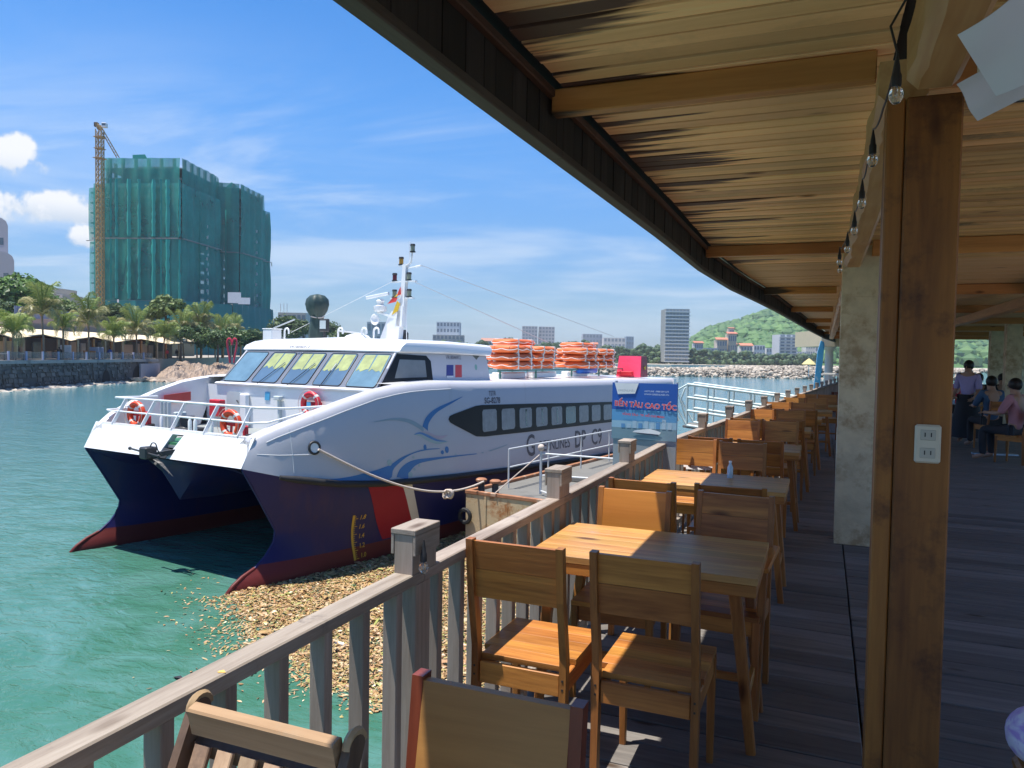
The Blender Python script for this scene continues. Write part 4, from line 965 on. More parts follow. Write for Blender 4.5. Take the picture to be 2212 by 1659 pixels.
MB().beam(M_(.1, 6.02, -.1), M_(.7, 5.85, -.02), .16, .06).build('radar_bracket', WHITE, ms)
MB().lathe([(.05, -.1), (.15, -.02), (.17, .02), (.15, .03), (.05, -.03)], (0, 0, 0), 16).build('horn', WHITE, ms, smooth=40).matrix_local = Matrix.Translation(M_(.06, 5.80, -.2)) @ Matrix.Rotation(-PI/2, 4, 'Y')
for (a, b_, c, d, mm, nm) in ((.88, .97, 6.72, 6.48, 'flag_red', 'upper'), (.45, .85, 6.38, 6.24, 'flag_red', 'l')):
    pass
FR = mat('flag_cloth_red', (.62, .05, .04), .7); FY_ = mat('flag_cloth_yellow', (.75, .48, .03), .7)
MB().slab([M_(.94, 6.75, -.12), M_(.96, 6.52, -.12), M_(.86, 6.48, -.16), M_(.80, 6.5, -.12)], (.006, 0, 0)).build('pennant_red', FR, ms)
MB().slab([M_(.86, 6.56, -.13), M_(.84, 6.47, -.13), M_(.70, 6.44, -.13)], (.006, 0, 0)).build('pennant_yellow', FY_, ms)
MB().slab([M_(.70, 6.44, -.16), M_(.84, 6.42, -.13), M_(.80, 6.31, -.15), M_(.50, 6.25, -.18)], (.006, 0, 0)).build('pennant_red', FR, ms)
MB().slab([M_(.84, 6.34, -.14), M_(.93, 6.25, -.12), M_(.86, 6.05, -.13), M_(.66, 5.92, -.17)], (.006, 0, 0)).build('pennant_yellow', FY_, ms)
MB().tube([M_(1.05, 6.42), M_(1.10, 5.2)], .012, 6).build('stay', WHITE, ms)
MB().tube([M_(1.6, 7.34), M_(3.4, 5.6, 9.5)], .010, 5).build('stay', STEEL, ms); MB().tube([M_(1.3, 6.9), M_(2.2, 5.3, 6.5)], .010, 5).build('stay', STEEL, ms); MB().tube([M_(.62, 6.95), M_(-2.6, 5.4, -1.0)], .007, 5).build('stay', WHITE, ms)
# covered searchlight
def blob(name, prof, loc, material, lab, cat, seed=3, amp=.13, par=None):
    random.seed(seed); n = 32; rows = []
    ph = [random.uniform(0, 6.28) for _ in range(6)]
    for r, z in prof:
        rows.append([((r+amp*r*(.6*math.sin(3*a+ph[0]+z*3)+.5*math.sin(5*a+ph[1]+z*4)+.5*math.sin(8*a+ph[2]+z*2)))*math.cos(a), (r+amp*r*(.6*math.sin(3*a+ph[0]+z*3)+.5*math.sin(5*a+ph[1]+z*4)+.5*math.sin(8*a+ph[2]+z*2)))*math.sin(a), z) for a in [2*PI*j/n for j in range(n)]])
    mb = MB().grid(rows, closed=True); mb.f += [tuple(range(n))[::-1], tuple(range(len(mb.v)-n, len(mb.v)))]
    return mb
COVER = mat('green_tarp', (.030, .055, .048), .55, var=.2, scale=4, bump=.6, bscale=6)
t = empty('covered_searchlight', wb(6.8, -1.8, 5.16), 0, 'searchlight wrapped in dark green tarpaulin tied at the neck, on the roof', 'searchlight')
blob('', [(.30, 0), (.34, .15), (.30, .45), (.25, .68), (.27, .74), (.40, .90), (.46, 1.1), (.42, 1.25), (.28, 1.36), (.05, 1.40)], 0, COVER, '', '').build('tarpaulin', COVER, t, smooth=50)
t.scale = (.74, .74, 1.0)
MB().tube([(.27*math.cos(a), .27*math.sin(a), .70+.02*math.sin(a*2)) for a in [j*PI/8 for j in range(16)]], .02, 6, closed=True).build('tie_rope', ROPE, t, smooth=60)
random.seed(11)
t = empty('floodlight', wb(6.3, -1.0, 5.16), PI/2-ba, 'small dark floodlight on the roof beside the wrapped searchlight', 'light')
MB().beam((0, 0, 0), (0, 0, .25), .05).build('stalk', IRON, t); o = MB().box(-.06, .06, -.16, .16, .25, .62, .02).build('housing', IRON, t); MB().box(-.068, -.061, -.12, .12, .33, .57).build('lens', LGREY, o)
t = empty('roof_locker', wb(6.3, -3.0, 5.1), PI/2-ba, 'white box locker on the left end of the wheelhouse roof', 'box'); MB().box(-.2, .2, -.0, .42, 0, .38, .03).build('body', WHITE, t); MB().box(-.21, .21, -.01, .43, .381, .41, .01).build('lid', WHITE, t)
for i, v in enumerate((-2.55, -.35, .55, 1.0)):
    t = empty('roof_vent', wb(6.2, v*1.0, 5.14), PI/2-ba, ('white gooseneck vent beside the roof locker', 'white gooseneck vent right of the dark floodlight', 'white gooseneck vent under the radar', 'white gooseneck vent before the mast foot')[i], 'vent', 'gooseneck vents on the wheelhouse roof')
    MB().tube([(0, 0, 0), (0, 0, .28)]+[(0, -.09+.09*math.cos(a), .28+.09*math.sin(a)) for a in [k*PI/6 for k in range(1, 7)]]+[(0, -.18, .2)], .028, 8).build('pipe', WHITE, t, smooth=60)
t = empty('dome', wb(6.3, .3, 5.13), 0, 'low white dome on the roof before the mast', 'dome'); MB().lathe([(.42, 0), (.40, .08), (.30, .17), (.12, .22), (.01, .23)], n=20).build('shell', WHITE, t, smooth=60)
t = empty('covered_box', wb(7.9, .35, 5.15), PI/2-ba, 'black covered box with dark red end on the roof behind the mast', 'box'); MB().box(-.25, .25, -.36, .36, 0, .37, .1).build('cover', BLACKP, t); MB().box(-.262, -.251, -.25, .0, .06, .3).build('red_panel', DKR, t)
MB().tube([B(5.9, -2.7, 5.5), B(5.9, -1.8, 5.75)], .02, 6).build('roof_pole', STEEL, ship); MB().tube([B(6.8, -.9, 5.45), B(6.8, .1, 5.36)], .03, 6).build('roof_pole', STEEL, ship)
# roof aft: rack, floats, cylinder, red box
t = empty('float_rack', wb(10.6, 0, 4.05), PI/2-ba, 'low white rack with dark legs under the orange buoyant floats', 'rack')
for u in (0.1, 2.4, 5.1, 7.5, 10.0):
    for v in (2.3, -.3, -2.5): MB().beam((u, -v, 0), (u, -v, .26), .05).build('leg', mat('dark_green_paint', (.04, .14, .12), .5), t)
for v in (2.3, -.3, -2.5): MB().beam((0, -v, .275), (10.2, -v, .275), .05, .04).build('rail', mat('dark_green_paint', 0), t) if False else MB().beam((0, -v, .275), (10.2, -v, .275), .05, .04).build('rail', MATS['dark_green_paint'], t)
for u in (0, 2.2, 4.8): MB().box(u+.2, u+1.9, -2.2, -1.9, .0, .2, .03).build('roof_locker', WHITE, t)
GF = 'orange buoyant floats on the ferry roof'
fl = empty('buoyant_float', (0, 0, 0), PI/2-ba, '-', 'float', GF)
def rr2(x0, x1, y0, y1, r):
    return [(cx+r*math.cos(math.radians(a0+30*k)), cy+r*math.sin(math.radians(a0+30*k))) for cx, cy, a0 in ((x1-r, y0+r, -90), (x1-r, y1-r, 0), (x0+r, y1-r, 90), (x0+r, y0+r, 180)) for k in range(4)]
rows = []
for ins, z in ((.14, 0), (.03, .03), (0, .09), (0, .17), (.03, .23), (.14, .26)):
    rows.append([(x, y, z) for x, y in rr2(-.62+ins, .62-ins, -.46+ins, .46-ins, .2)])
mb = MB().grid(rows, closed=True); k = 16; mb.f += [tuple(range(k))[::-1], tuple(range(len(mb.v)-k, len(mb.v)))]
mb.build('float_body', FLOAT, fl, smooth=50)
loop = []
per = rr2(-.63, .63, -.47, .47, .2)
pts = []
for i in range(len(per)):
    a, b_ = Vector((*per[i], 0)), Vector((*per[(i+1) % len(per)], 0)); n = max(1, int((b_-a).length/.08))
    for j in range(n): pts.append(a.lerp(b_, j/n))
loop = [(p_.x*1.015, p_.y*1.015, .13-.05*abs(math.sin(i*.55))+.02) for i, p_ in enumerate(pts)]
MB().tube(loop, .013, 5, closed=True).build('grab_line', REFL, fl)
for sx in (-.35, .35): MB().box(sx-.03, sx+.03, -.466, .466, -.003, .266, .01).build('strap', REFL, fl)
first = True; fi = 0
for pile, u0 in ((0, 10.95), (1, 16.0)):
    nm = ('front', 'rear')[pile]
    for rowv, rn in ((1.9, 'near'), (.85, 'far')):
        for col in range(2):
            for lay in range(3):
                u = u0+.75+(1.75 if rn == 'far' else 0)+col*(2.05 if pile == 0 else 2.2)+random.uniform(-.07, .07); v = rowv+random.uniform(-.06, .06)+(.25 if col == 0 and rowv > 1.5 else 0)
                lb = 'orange buoyant float, %s layer, %s column of the %s pile, %s row' % (('bottom', 'middle', 'top')[lay], ('left', 'right')[col], nm, rn)
                loc = wb(u, v, 4.36+lay*.262); rz = PI/2-ba+random.uniform(-.06, .06)
                if first: fl.location = loc; fl['label'] = lb; first = False
                else: o = copy_tree(fl, loc, rz, lb)
                if not (fl.location == loc): o.scale = (1.2, 1.05, 1)
    for v in (1.3,):
        o = copy_tree(fl, wb(u0+2.2, v, 4.36+.786), PI/2-ba+random.uniform(-.1, .1), 'orange float lying across the top of the %s pile' % nm); o.scale = (1.6, 1.0, .9)
fl.scale = (1.2, 1.05, 1)
t = empty('blue_cylinder', wb(17.0, 2.3, 4.16), PI/2-ba, 'blue cylinder lying on the roof edge under the rear float pile', 'cylinder')
BLU = mat('blue_paint', (.02, .16, .60), .35)
MB().tube([(-.8, 0, .12), (-.72, 0, .12), (.72, 0, .12), (.8, 0, .12)], [.06, .12, .12, .06], 12).build('body', BLU, t, smooth=50)
t = empty('red_vent_box', wb(20.8, 2.65, 3.98), PI/2-ba, 'red box with a yellow star on its darker side, on the ferry roof', 'box')
t.scale = (1, 1, .8); RED2 = mat('bright_red_paint', (.85, .07, .15), .4); DR = mat('dark_red_side', (.24, .015, .03), .4)
MB().add([(-.4, -.5, 0), (.4, -.5, 0), (.4, .6, 0), (-.4, .6, 0), (-.25, -.46, 1.12), (.36, -.46, 1.12), (.36, .55, 1.12), (-.25, .55, 1.12)], [(0,1,5,4), (1,2,6,5), (2,3,7,6), (3,0,4,7), (4,5,6,7), (3,2,1,0)]).build('cover', RED2, t)
MB().slab([(-.38, -.506, .02), (.39, -.506, .02), (.355, -.467, 1.10), (-.24, -.467, 1.10)], (0, -.01, 0)).build('side_panel', DR, t)  # darker red sheet laid over the pier-facing side
st = [(.06+(.14 if k % 2 == 0 else .06)*math.sin(k*PI/5), -.515, .5+(.14 if k % 2 == 0 else .06)*math.cos(k*PI/5)) for k in range(10)]
MB().slab(st, (0, -.012, 0)).build('star', mat('star_yellow', (.7, .5, .05), .5), t)
MB().box(-.6, -.41, -.2, .5, .1, .3, .02).build('bracket', SIGNRED, t)

# mooring line from the bow port to the pontoon
t = empty('mooring_line', (0, 0, 0), 0, 'cream mooring rope with a knot, sagging from the bow port to the pontoon bollard', 'rope')
a = wb(1.72, v_side(1.72)+.02, 2.76); b_ = wb(6.15, 4.75, 1.62); pts = []
for k in range(33):
    u = k/32; q = a.lerp(b_, u); q.z -= .62*4*u*(1-u)*(.55+.45*u); pts.append(q)
MB().tube(pts, .026, 8).build('rope', ROPE, t, smooth=60)
kn = pts[24]
kb = MB()
for k in range(7):
    c = kn+Vector((random.uniform(-.07, .07), random.uniform(-.07, .07), random.uniform(-.10, .08))); kb.tube([c+Vector((.07*math.cos(a_), .05*math.sin(a_)*math.cos(k), .09*math.sin(a_))) for a_ in [j*PI/5 for j in range(10)]], .024, 6, closed=True)
kb.build('knot', ROPE, t, smooth=60)

# ================================================================ pontoon
RUST = mat('rusty_cream_steel', (.56, .43, .26), .6, var=.12, scale=1.5, bump=.3, stain=(.36, .15, .05), sscale=1.6, sth=.50)
RUSTE = mat('rust_edge', (.34, .15, .075), .7, var=.3, scale=6, stain=(.50, .38, .28), sscale=3, sth=.55)
PDECK = mat('pontoon_deck_grey', (.17, .165, .15), .75, var=.12, scale=1.4, stain=(.10, .10, .095), sscale=.8, sth=.55)
pn = empty('pontoon', wb(5.95, 4.35, 0), PI/2-ba, 'rusty cream steel pontoon with grey deck between ferry and pier', 'pontoon')
PT = 1.36
for i in range(5): MB().box(0, .03, -(i*1.25+1.245), -(i*1.25+.005), -.5, PT-.06).build('end_plate', RUST, pn)
for i in range(12): MB().box(.03+i*1.4, 1.425+i*1.4, -.03, 0, -.5, PT-.06).build('side_plate', RUST, pn)
MB().box(.035, 16.8, -6.2, -.035, -.5, PT-.05).build('deck_plate', PDECK, pn)
MB().box(-.02, .1, -6.3, .02, PT-.055, PT+.035, .01).build('edge_curb', RUSTE, pn); MB().box(.105, 16.8, -.10, .02, PT-.055, PT+.035, .01).build('edge_curb', RUSTE, pn)
for y in (.6, 2.05, 3.4, 4.8): MB().beam((-.012, -y, -.4), (-.012, -y, PT-.07), .05, .02, up=(1, 0, 0)).build('stiffener', RUST, pn)
MB().box(3.2, 5.0, -1.9, -.9, PT-.048, PT+.08, .02).build('hatch', PDECK, pn)
for i, (a, b_) in enumerate(((.28, -.28), (.28, -.70))):
    o = MB().lathe([(.11, 0), (.09, .03), (.08, .26), (.13, .30), (.14, .34), (.10, .37)], (a, b_, PT-.05), 14).build('bollard', IRON, pn, smooth=40); MB().lathe([(.142, .30), (.145, .345), (.10, .375)], (a, b_, PT-.05), 14).build('rusty_cap', RUSTE, o, smooth=40)
for k in range(1): MB().tube([(-.16, -.35+.28*0+.0+0, .9-.45*k+.22*math.sin(a_)) if False else (-.10, -.05+.16*math.cos(a_), .75+.16*math.sin(a_)) for a_ in [j*PI/8 for j in range(16)]], .055, 6, closed=True).build('tyre_fender', RUBBER, pn, smooth=60)
GALV = mat('pale_galvanised', (.60, .62, .62), .4, var=.1, scale=6, stain=(.5, .4, .32), sscale=3, sth=.66)
hr = empty('handrail', wb(5.95, 4.35, PT), PI/2-ba, 'galvanised two-bar handrail along the ferry side of the pontoon', 'handrail')
for u in (1.15, 3.3, 5.4, 7.5, 9.6, 12): MB().tube([(u, -.55, -.02), (u, -.55, 1.0)], .024, 8).build('post', GALV, hr, smooth=60)
for z in (.52, 1.0): MB().tube([(1.15, -.55, z), (12, -.55, z)], .022, 8).build('bar', GALV, hr, smooth=60)
hr = empty('handrail', wb(5.95, 4.35, PT), PI/2-ba, 'galvanised handrail set across the pontoon, its post bearing a rope knot', 'handrail')
MB().tube([(.9, -1.65, -.02), (.9, -1.65, 1.12)], .035, 8).build('post', GALV, hr, smooth=60); MB().ball((.9, -1.65, 1.15), .09, 8, 6).build('rope_knot', ROPE, hr, smooth=60)
for z, z2 in ((1.0, .93), (.45, .42)): MB().tube([(.9, -1.65, z), (1.7, -3.8, z2)], .024, 8).build('bar', GALV, hr, smooth=60)
MB().tube([(1.7, -3.8, .93), (1.7, -3.8, 0)], .024, 8).build('post', GALV, hr, smooth=60)
MB().tube([(.9, -1.65, 1.0), (-.05, -.9, .05)], .014, 6).build('brace', ROPE, hr); MB().tube([(.9, -1.65, .06), (.4, -2.6, .03)], .022, 6).build('foot_bar', GALV, hr)

# ================================================================ banner on its stand
t = empty('banner_stand', (-1.60, 6.35, -1.2), 0, 'blue banner with red heading and a harbour picture on a grey panel beyond the railing', 'sign')
BX = [(-1.665+.0, 6.42), (-1.115, 6.42)]
def bn(a, b_, o=0): return (a*.275+.20-.0, .05-o, b_)
def bz(z): return z+1.2
gp = MB().box(-.07+.0, .47, .055, .075, bz(.40), bz(.905)).build('grey_panel', mat('panel_grey', (.30, .33, .36), .5), t)
MB().box(-.085, .475, .05, .068, bz(.90), bz(1.385)).build('sheet', mat('banner_blue', (.02, .10, .42), .5, var=.08, scale=2), t)
def flat(name, x0, x1, z0, z1, mm, o, par=t): return MB().box(x0, x1, .05-o, .0495-o+.0006, bz(z0), bz(z1)).build(name, mm, par)
gr = flat('picture_sky', -.084, .474, 1.06, 1.155, mat('banner_sky', (.10, .30, .55), .5), .002)
flat('picture_sky', -.084, .474, 1.0, 1.0595, mat('banner_pale', (.28, .46, .60), .5), .002)
flat('picture_water', -.084, .474, .901, .9995, mat('banner_water', (.17, .27, .33), .5), .002)
for i in range(9):
    x = .0+i*.05; h = random.uniform(.03, .085); flat('picture_building', x, x+.034, 1.0, 1.0+h, mat('banner_town', (.36, .50, .62), .5) if i % 3 else mat('banner_town2', (.10, .26, .50), .5), .004)
MB().slab([(.10, .042, bz(.965)), (.33, .042, bz(.955)), (.345, .042, bz(.972)), (.31, .042, bz(.985)), (.25, .042, bz(1.0)), (.18, .042, bz(.99)), (.12, .042, bz(.98))], (0, -.001, 0)).build('picture_boat', mat('banner_white', (.75, .77, .8), .5), t)
MB().slab([(.12, .0405, bz(.963)), (.33, .0405, bz(.953)), (.32, .0405, bz(.945)), (.14, .0405, bz(.955))], (0, -.001, 0)).build('picture_hull', mat('banner_hull', (.02, .03, .08), .5), t)
MB().slab([(-.065, .046, bz(1.384)), (.145, .046, bz(1.384)), (.115, .046, bz(1.295)), (-.035, .046, bz(1.285))], (0, -.001, 0)).build('logo_field', MATS['banner_white'], t)
BR = mat('banner_red', (.72, .05, .07), .5); BWm = mat('banner_white2', (.6, .68, .8), .5)
def btxt(s, x, z, size, mm, sx=1, bold=0, o=.010, sl=0): 
    vs, fs = text_mesh(s, size, sx=sx, bold=bold); return MB().add([(x+a, .05-o, bz(z+b_+sl*a)) for a, b_ in vs], fs).build('lettering', mm, t, fix=False)
btxt('BẾN TÀU CAO TỐC', .205, 1.195, .062, BWm, .95, .0035, .008, -.04); btxt('BẾN TÀU CAO TỐC', .205, 1.195, .062, BR, .95, .0012, .010, -.04)
btxt('GREENLINES', .04, 1.318, .026, mat('banner_logo_grey', (.35, .42, .48), .5), 1)
btxt('HOTLINE  0988 009 579', .30, 1.318, .020, BWm); btxt('WWW.GREENLINES.VN', .30, 1.292, .020, BWm)
btxt('VŨNG TÀU - TP. HỒ CHÍ MINH', .19, 1.11, .026, BR, 1, .0005, .010, -.04)
for x in (-.06, .46): MB().tube([(x, .08, -2.0), (x, .08, bz(1.40))], .014, 6).build('pole', STEEL, t)

# ================================================================ gangway to the left of the far railing
t = empty('gangway', (0, 0, 0), 0, 'pale green-white metal gangway with truss rails leading down to the water', 'gangway')
GW = mat('pale_green_steel', (.52, .62, .60), .45, var=.06)
for dy in (0, 1.1):
    a0, a1 = Vector((-3.2, 19.6+dy, -.10)), Vector((-.6, 19.2+dy, -.35)); h = Vector((0, 0, 1.05))
    for f in (0, .36, .68, 1): MB().tube([a0+h*f, a1+h*f], .035, 8).build('truss_bar', GW, t, smooth=60)
    for k in range(6):
        p_ = a0.lerp(a1, k/5); MB().tube([p_, p_+h], .03, 8).build('truss_post', GW, t, smooth=60)
    MB().tube([a0, a0+Vector((-.35, 0, .6)), a0+Vector((-.25, 0, .9)), a0+h], .025, 6).build('end_loop', GW, t, smooth=60)
    MB().tube([a0+Vector((-.45, 0, -.1)), a0+Vector((-.5, 0, .95)), a0+Vector((-.2, 0, .1))], .03, 6).build('end_post', GW, t, smooth=60)
MB().slab([(-3.3, 19.6, -.16), (-.6, 19.2, -.40), (-.6, 20.3, -.40), (-3.3, 20.7, -.16)], (0, 0, .05)).build('walkway', PDECK, t)
# ================================================================ water
m, nt, b, nn = nodes('harbour_water'); lk = nt.links
geo = nn('ShaderNodeNewGeometry'); 
def noi(scale, det, vec, dist=0, rough=.5):
    n = nn('ShaderNodeTexNoise'); lk.new(vec, n.inputs[0]); n.inputs['Scale'].default_value = scale; n.inputs['Detail'].default_value = det; n.inputs['Distortion'].default_value = dist; n.inputs['Roughness'].default_value = rough; return n.outputs[0]
mp = nn('ShaderNodeMapping'); lk.new(geo.outputs['Position'], mp.inputs[0]); mp.inputs['Rotation'].default_value = (0, 0, .55); mp.inputs['Scale'].default_value = (1, 1.9, 1)
big = noi(.05, 4, geo.outputs['Position'], .6); mid = noi(.55, 5, mp.outputs[0], .9)
c1 = nn('ShaderNodeMixRGB'); lk.new(big, c1.inputs[0]); c1.inputs[1].default_value = (.036, .132, .074, 1); c1.inputs[2].default_value = (.058, .165, .120, 1)
cr = nn('ShaderNodeMapRange'); lk.new(mid, cr.inputs[0]); cr.inputs[1].default_value = .42; cr.inputs[2].default_value = .66
c2 = nn('ShaderNodeMixRGB'); lk.new(cr.outputs[0], c2.inputs[0]); lk.new(c1.outputs[0], c2.inputs[1]); c2.inputs[2].default_value = (.080, .195, .160, 1)
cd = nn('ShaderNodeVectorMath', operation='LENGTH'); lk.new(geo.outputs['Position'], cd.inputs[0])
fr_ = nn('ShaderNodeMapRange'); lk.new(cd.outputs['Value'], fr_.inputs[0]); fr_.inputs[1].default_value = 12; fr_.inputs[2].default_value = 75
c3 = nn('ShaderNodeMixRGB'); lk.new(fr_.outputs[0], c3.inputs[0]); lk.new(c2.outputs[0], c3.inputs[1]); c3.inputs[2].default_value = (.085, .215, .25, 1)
lk.new(c3.outputs[0], b.inputs['Base Color']); b.inputs['Roughness'].default_value = .07; b.inputs['IOR'].default_value = 1.333; b.inputs['Specular IOR Level'].default_value = .5
w1 = noi(2.1, 4, mp.outputs[0], 1.1, .55); w2 = noi(.6, 3, mp.outputs[0], .5); w3 = noi(6.5, 3, mp.outputs[0], .4)
s1 = nn('ShaderNodeMath', operation='MULTIPLY_ADD'); lk.new(w2, s1.inputs[0]); s1.inputs[1].default_value = 1.5; lk.new(w1, s1.inputs[2])
s2 = nn('ShaderNodeMath', operation='MULTIPLY_ADD'); lk.new(w3, s2.inputs[0]); s2.inputs[1].default_value = .22; lk.new(s1.outputs[0], s2.inputs[2])
bp = nn('ShaderNodeBump'); lk.new(s2.outputs[0], bp.inputs['Height']); bp.inputs['Strength'].default_value = 1; bp.inputs['Distance'].default_value = .042; lk.new(bp.outputs[0], b.inputs['Normal'])
WATER = m
MB().add([(-2900, -300, WZ), (2900, -300, WZ), (2900, 3900, WZ), (-2900, 3900, WZ)], [(0, 1, 2, 3)]).build('harbour_water', WATER, kind='structure', fix=False)
# floating husks and leaves between ferry and pier
def inpoly(x, y, P_):
    c = False; j = len(P_)-1
    for i in range(len(P_)):
        (xi, yi), (xj, yj) = P_[i], P_[j]
        if (yi > y) != (yj > y) and x < (xj-xi)*(y-yi)/(yj-yi)+xi: c = not c
        j = i
    return c
poly = [onz(*q, WZ).xy for q in ((500, 1284), (545, 1330), (575, 1385), (650, 1420), (715, 1470), (800, 1490), (830, 1505), (885, 1530), (1000, 1560), (1150, 1500), (1200, 1300), (1000, 1150), (880, 1165), (700, 1215), (600, 1240))]
xs = [p_[0] for p_ in poly]; ys_ = [p_[1] for p_ in poly]
random.seed(5); deb = MB(); cnt = 0
def flake(x, y, z, s):
    a = random.uniform(0, 6.28); l = s*random.uniform(.6, 1.5); w_ = s*random.uniform(.22, .45); tl = random.uniform(-.5, .5); t2 = random.uniform(-.35, .35)
    d = Vector((math.cos(a), math.sin(a), t2)); e = Vector((-math.sin(a), math.cos(a), tl)); c = Vector((x, y, z)); up = Vector((0, 0, s*.16))
    deb.add([c-d*l, c-d*l*.3-e*w_+up, c+d*l*.5-e*w_*.8+up, c+d*l, c+d*l*.4+e*w_+up*.6, c-d*l*.4+e*w_*.9+up*.6], [(0, 1, 4, 5), (1, 2, 3, 4)])
while cnt < 60000:
    x, y = random.uniform(min(xs), max(xs)), random.uniform(min(ys_), max(ys_))
    if inpoly(x, y, poly):
        flake(x, y, WZ+random.uniform(.0, .05), random.choice((.018, .026, .03, .038, .055))*random.uniform(.8, 1.2)); cnt += 1
for _ in range(700):
    x, y = random.uniform(min(xs), max(xs)), random.uniform(min(ys_), max(ys_))
    if inpoly(x, y, poly): flake(x, y, WZ+random.uniform(.03, .07), random.uniform(.06, .11))
edge = [onz(*q, WZ) for q in ((500, 1284), (545, 1330), (575, 1385), (650, 1420), (715, 1470), (800, 1490), (885, 1530))]
for _ in range(2600):
    i = random.randrange(len(edge)-1); p_ = edge[i].lerp(edge[i+1], random.random()); d = random.expovariate(3.2)
    flake(p_.x-d*.55, p_.y-d*.5, WZ+.012, random.uniform(.022, .05))
for cx, cy, n in ((440, 1250, 10), (425, 1300, 14), (400, 1275, 14), (410, 1340, 18), (470, 1370, 22), (440, 1400, 22), (500, 1400, 30), (455, 1430, 12), (520, 1440, 14), (360, 1468, 6), (560, 1500, 12)):
    c = onz(cx, cy, WZ)
    for _ in range(n): flake(c.x+random.gauss(0, .28), c.y+random.gauss(0, .2), WZ+.012, random.uniform(.02, .045))
mm, nt, b, nn = nodes('floating_husks'); lk = nt.links
g_ = nn('ShaderNodeNewGeometry'); rp = nn('ShaderNodeValToRGB'); lk.new(g_.outputs['Random Per Island'], rp.inputs[0])
rp.color_ramp.elements[0].color = (.20, .10, .045, 1); rp.color_ramp.elements[1].color = (.62, .50, .30, 1)
for p_, c_ in ((.2, (.40, .24, .10, 1)), (.42, (.52, .33, .14, 1)), (.58, (.34, .36, .10, 1)), (.68, (.50, .36, .20, 1)), (.85, (.42, .22, .10, 1))):
    e = rp.color_ramp.elements.new(p_); e.color = c_
lk.new(rp.outputs[0], b.inputs['Base Color']); b.inputs['Roughness'].default_value = .35
deb.build('floating_husks', mm, kind='stuff', fix=False)
t = empty('bottle_litter', onz(735, 1395, WZ), 0, 'white plastic bottle floating among the brown husks', 'litter'); MB().tube([(-.09, 0, .03), (.05, 0, .03), (.09, 0, .03), (.12, 0, .03)], [.035, .035, .014, .014], 8).build('body', MATS['white_plastic'], t, smooth=50)
t = empty('leaf', onz(385, 1466, WZ), 0, 'single dark leaf floating on green water', 'leaf'); MB().add([(-.10, 0, .01), (0, -.05, .035), (.10, 0, .02), (0, .05, .03)], [(0, 1, 2, 3)]).build('blade', BLACKP, t, fix=False)

# ================================================================ vegetation helpers
def leafmat(name, a, b_, tr=.25):
    m, nt, b, nn = nodes(name); lk = nt.links; g = nn('ShaderNodeNewGeometry'); oi = nn('ShaderNodeObjectInfo')
    mx = nn('ShaderNodeMixRGB'); lk.new(g.outputs['Random Per Island'], mx.inputs[0]); mx.inputs[1].default_value = rgb(a); mx.inputs[2].default_value = rgb(b_)
    h = nn('ShaderNodeHueSaturation'); lk.new(mx.outputs[0], h.inputs['Color']); r = nn('ShaderNodeMapRange'); lk.new(oi.outputs['Random'], r.inputs[0]); r.inputs[3].default_value = .8; r.inputs[4].default_value = 1.2; lk.new(r.outputs[0], h.inputs['Value'])
    lk.new(h.outputs[0], b.inputs['Base Color']); b.inputs['Roughness'].default_value = .5
    t = nn('ShaderNodeBsdfTranslucent'); lk.new(h.outputs[0], t.inputs[0]); ms_ = nn('ShaderNodeMixShader'); ms_.inputs[0].default_value = tr
    lk.new(b.outputs[0], ms_.inputs[1]); lk.new(t.outputs[0], ms_.inputs[2]); lk.new(ms_.outputs[0], nt.nodes['Material Output'].inputs[0]); return m
PALM = leafmat('palm_leaf', (.20, .20, .075), (.36, .33, .14)); PALM2 = leafmat('palm_leaf_fresh', (.16, .24, .05), (.32, .36, .10))
LEAF = leafmat('broad_leaf', (.05, .12, .02), (.19, .34, .055)); LEAFD = leafmat('dark_leaf', (.040, .080, .025), (.12, .18, .05)); LEAFO = leafmat('olive_leaf', (.08, .14, .03), (.23, .30, .08))
TRUNK = mat('palm_trunk', (.22, .16, .115), .85, var=.25, scale=4, bump=.5, bscale=8); BARK = mat('tree_bark', (.10, .075, .055), .9, var=.3, scale=5)
def frond_mesh(L_, droop, seed, w_=.55, n=26):
    random.seed(seed); mb = MB(); sp = []
    for i in range(13):
        t = i/12; sp.append(Vector((L_*math.sin(t*(1.15+droop))/(1.15+droop)*1.05, 0, L_*(.55*math.sin(min(1, t*1.3)*1.4)*(1-droop*.5)-droop*.85*t*t))))
    mb.tube(sp, [.035*(1-.85*i/12)+.004 for i in range(13)], 5)
    for i in range(n):
        t = .14+.86*i/n; k = t*12; j = min(11, int(k)); p_ = sp[j].lerp(sp[j+1], k-j); d = (sp[j+1]-sp[j]).normalized()
        ll = L_*w_*(.35+.65*math.sin(PI*min(1, t*.85+.1)))*random.uniform(.8, 1.1)*.62
        for s in (-1, 1):
            o = Vector((0, s, 0)); dirn = (o*.78+d*.62+Vector((0, 0, -.10-random.uniform(0, .25)))).normalized(); q = p_+dirn*ll*.55; e = p_+(dirn+Vector((0, 0, -.45))).normalized()*ll
            wv = d*.045*L_*.26; mb.add([p_-wv*.6, p_+wv*.6, q+wv, e, q-wv], [(0, 1, 2, 4), (4, 2, 3)])
    return mb
FR = []
for i, (dr, ml) in enumerate(((-.1, PALM2), (.25, PALM), (.55, PALM), (.85, PALM), (.15, PALM2), (.5, PALM2))):
    o = frond_mesh(1, dr, 20+i).build('frond', ml, fix=False); FR.append(o)
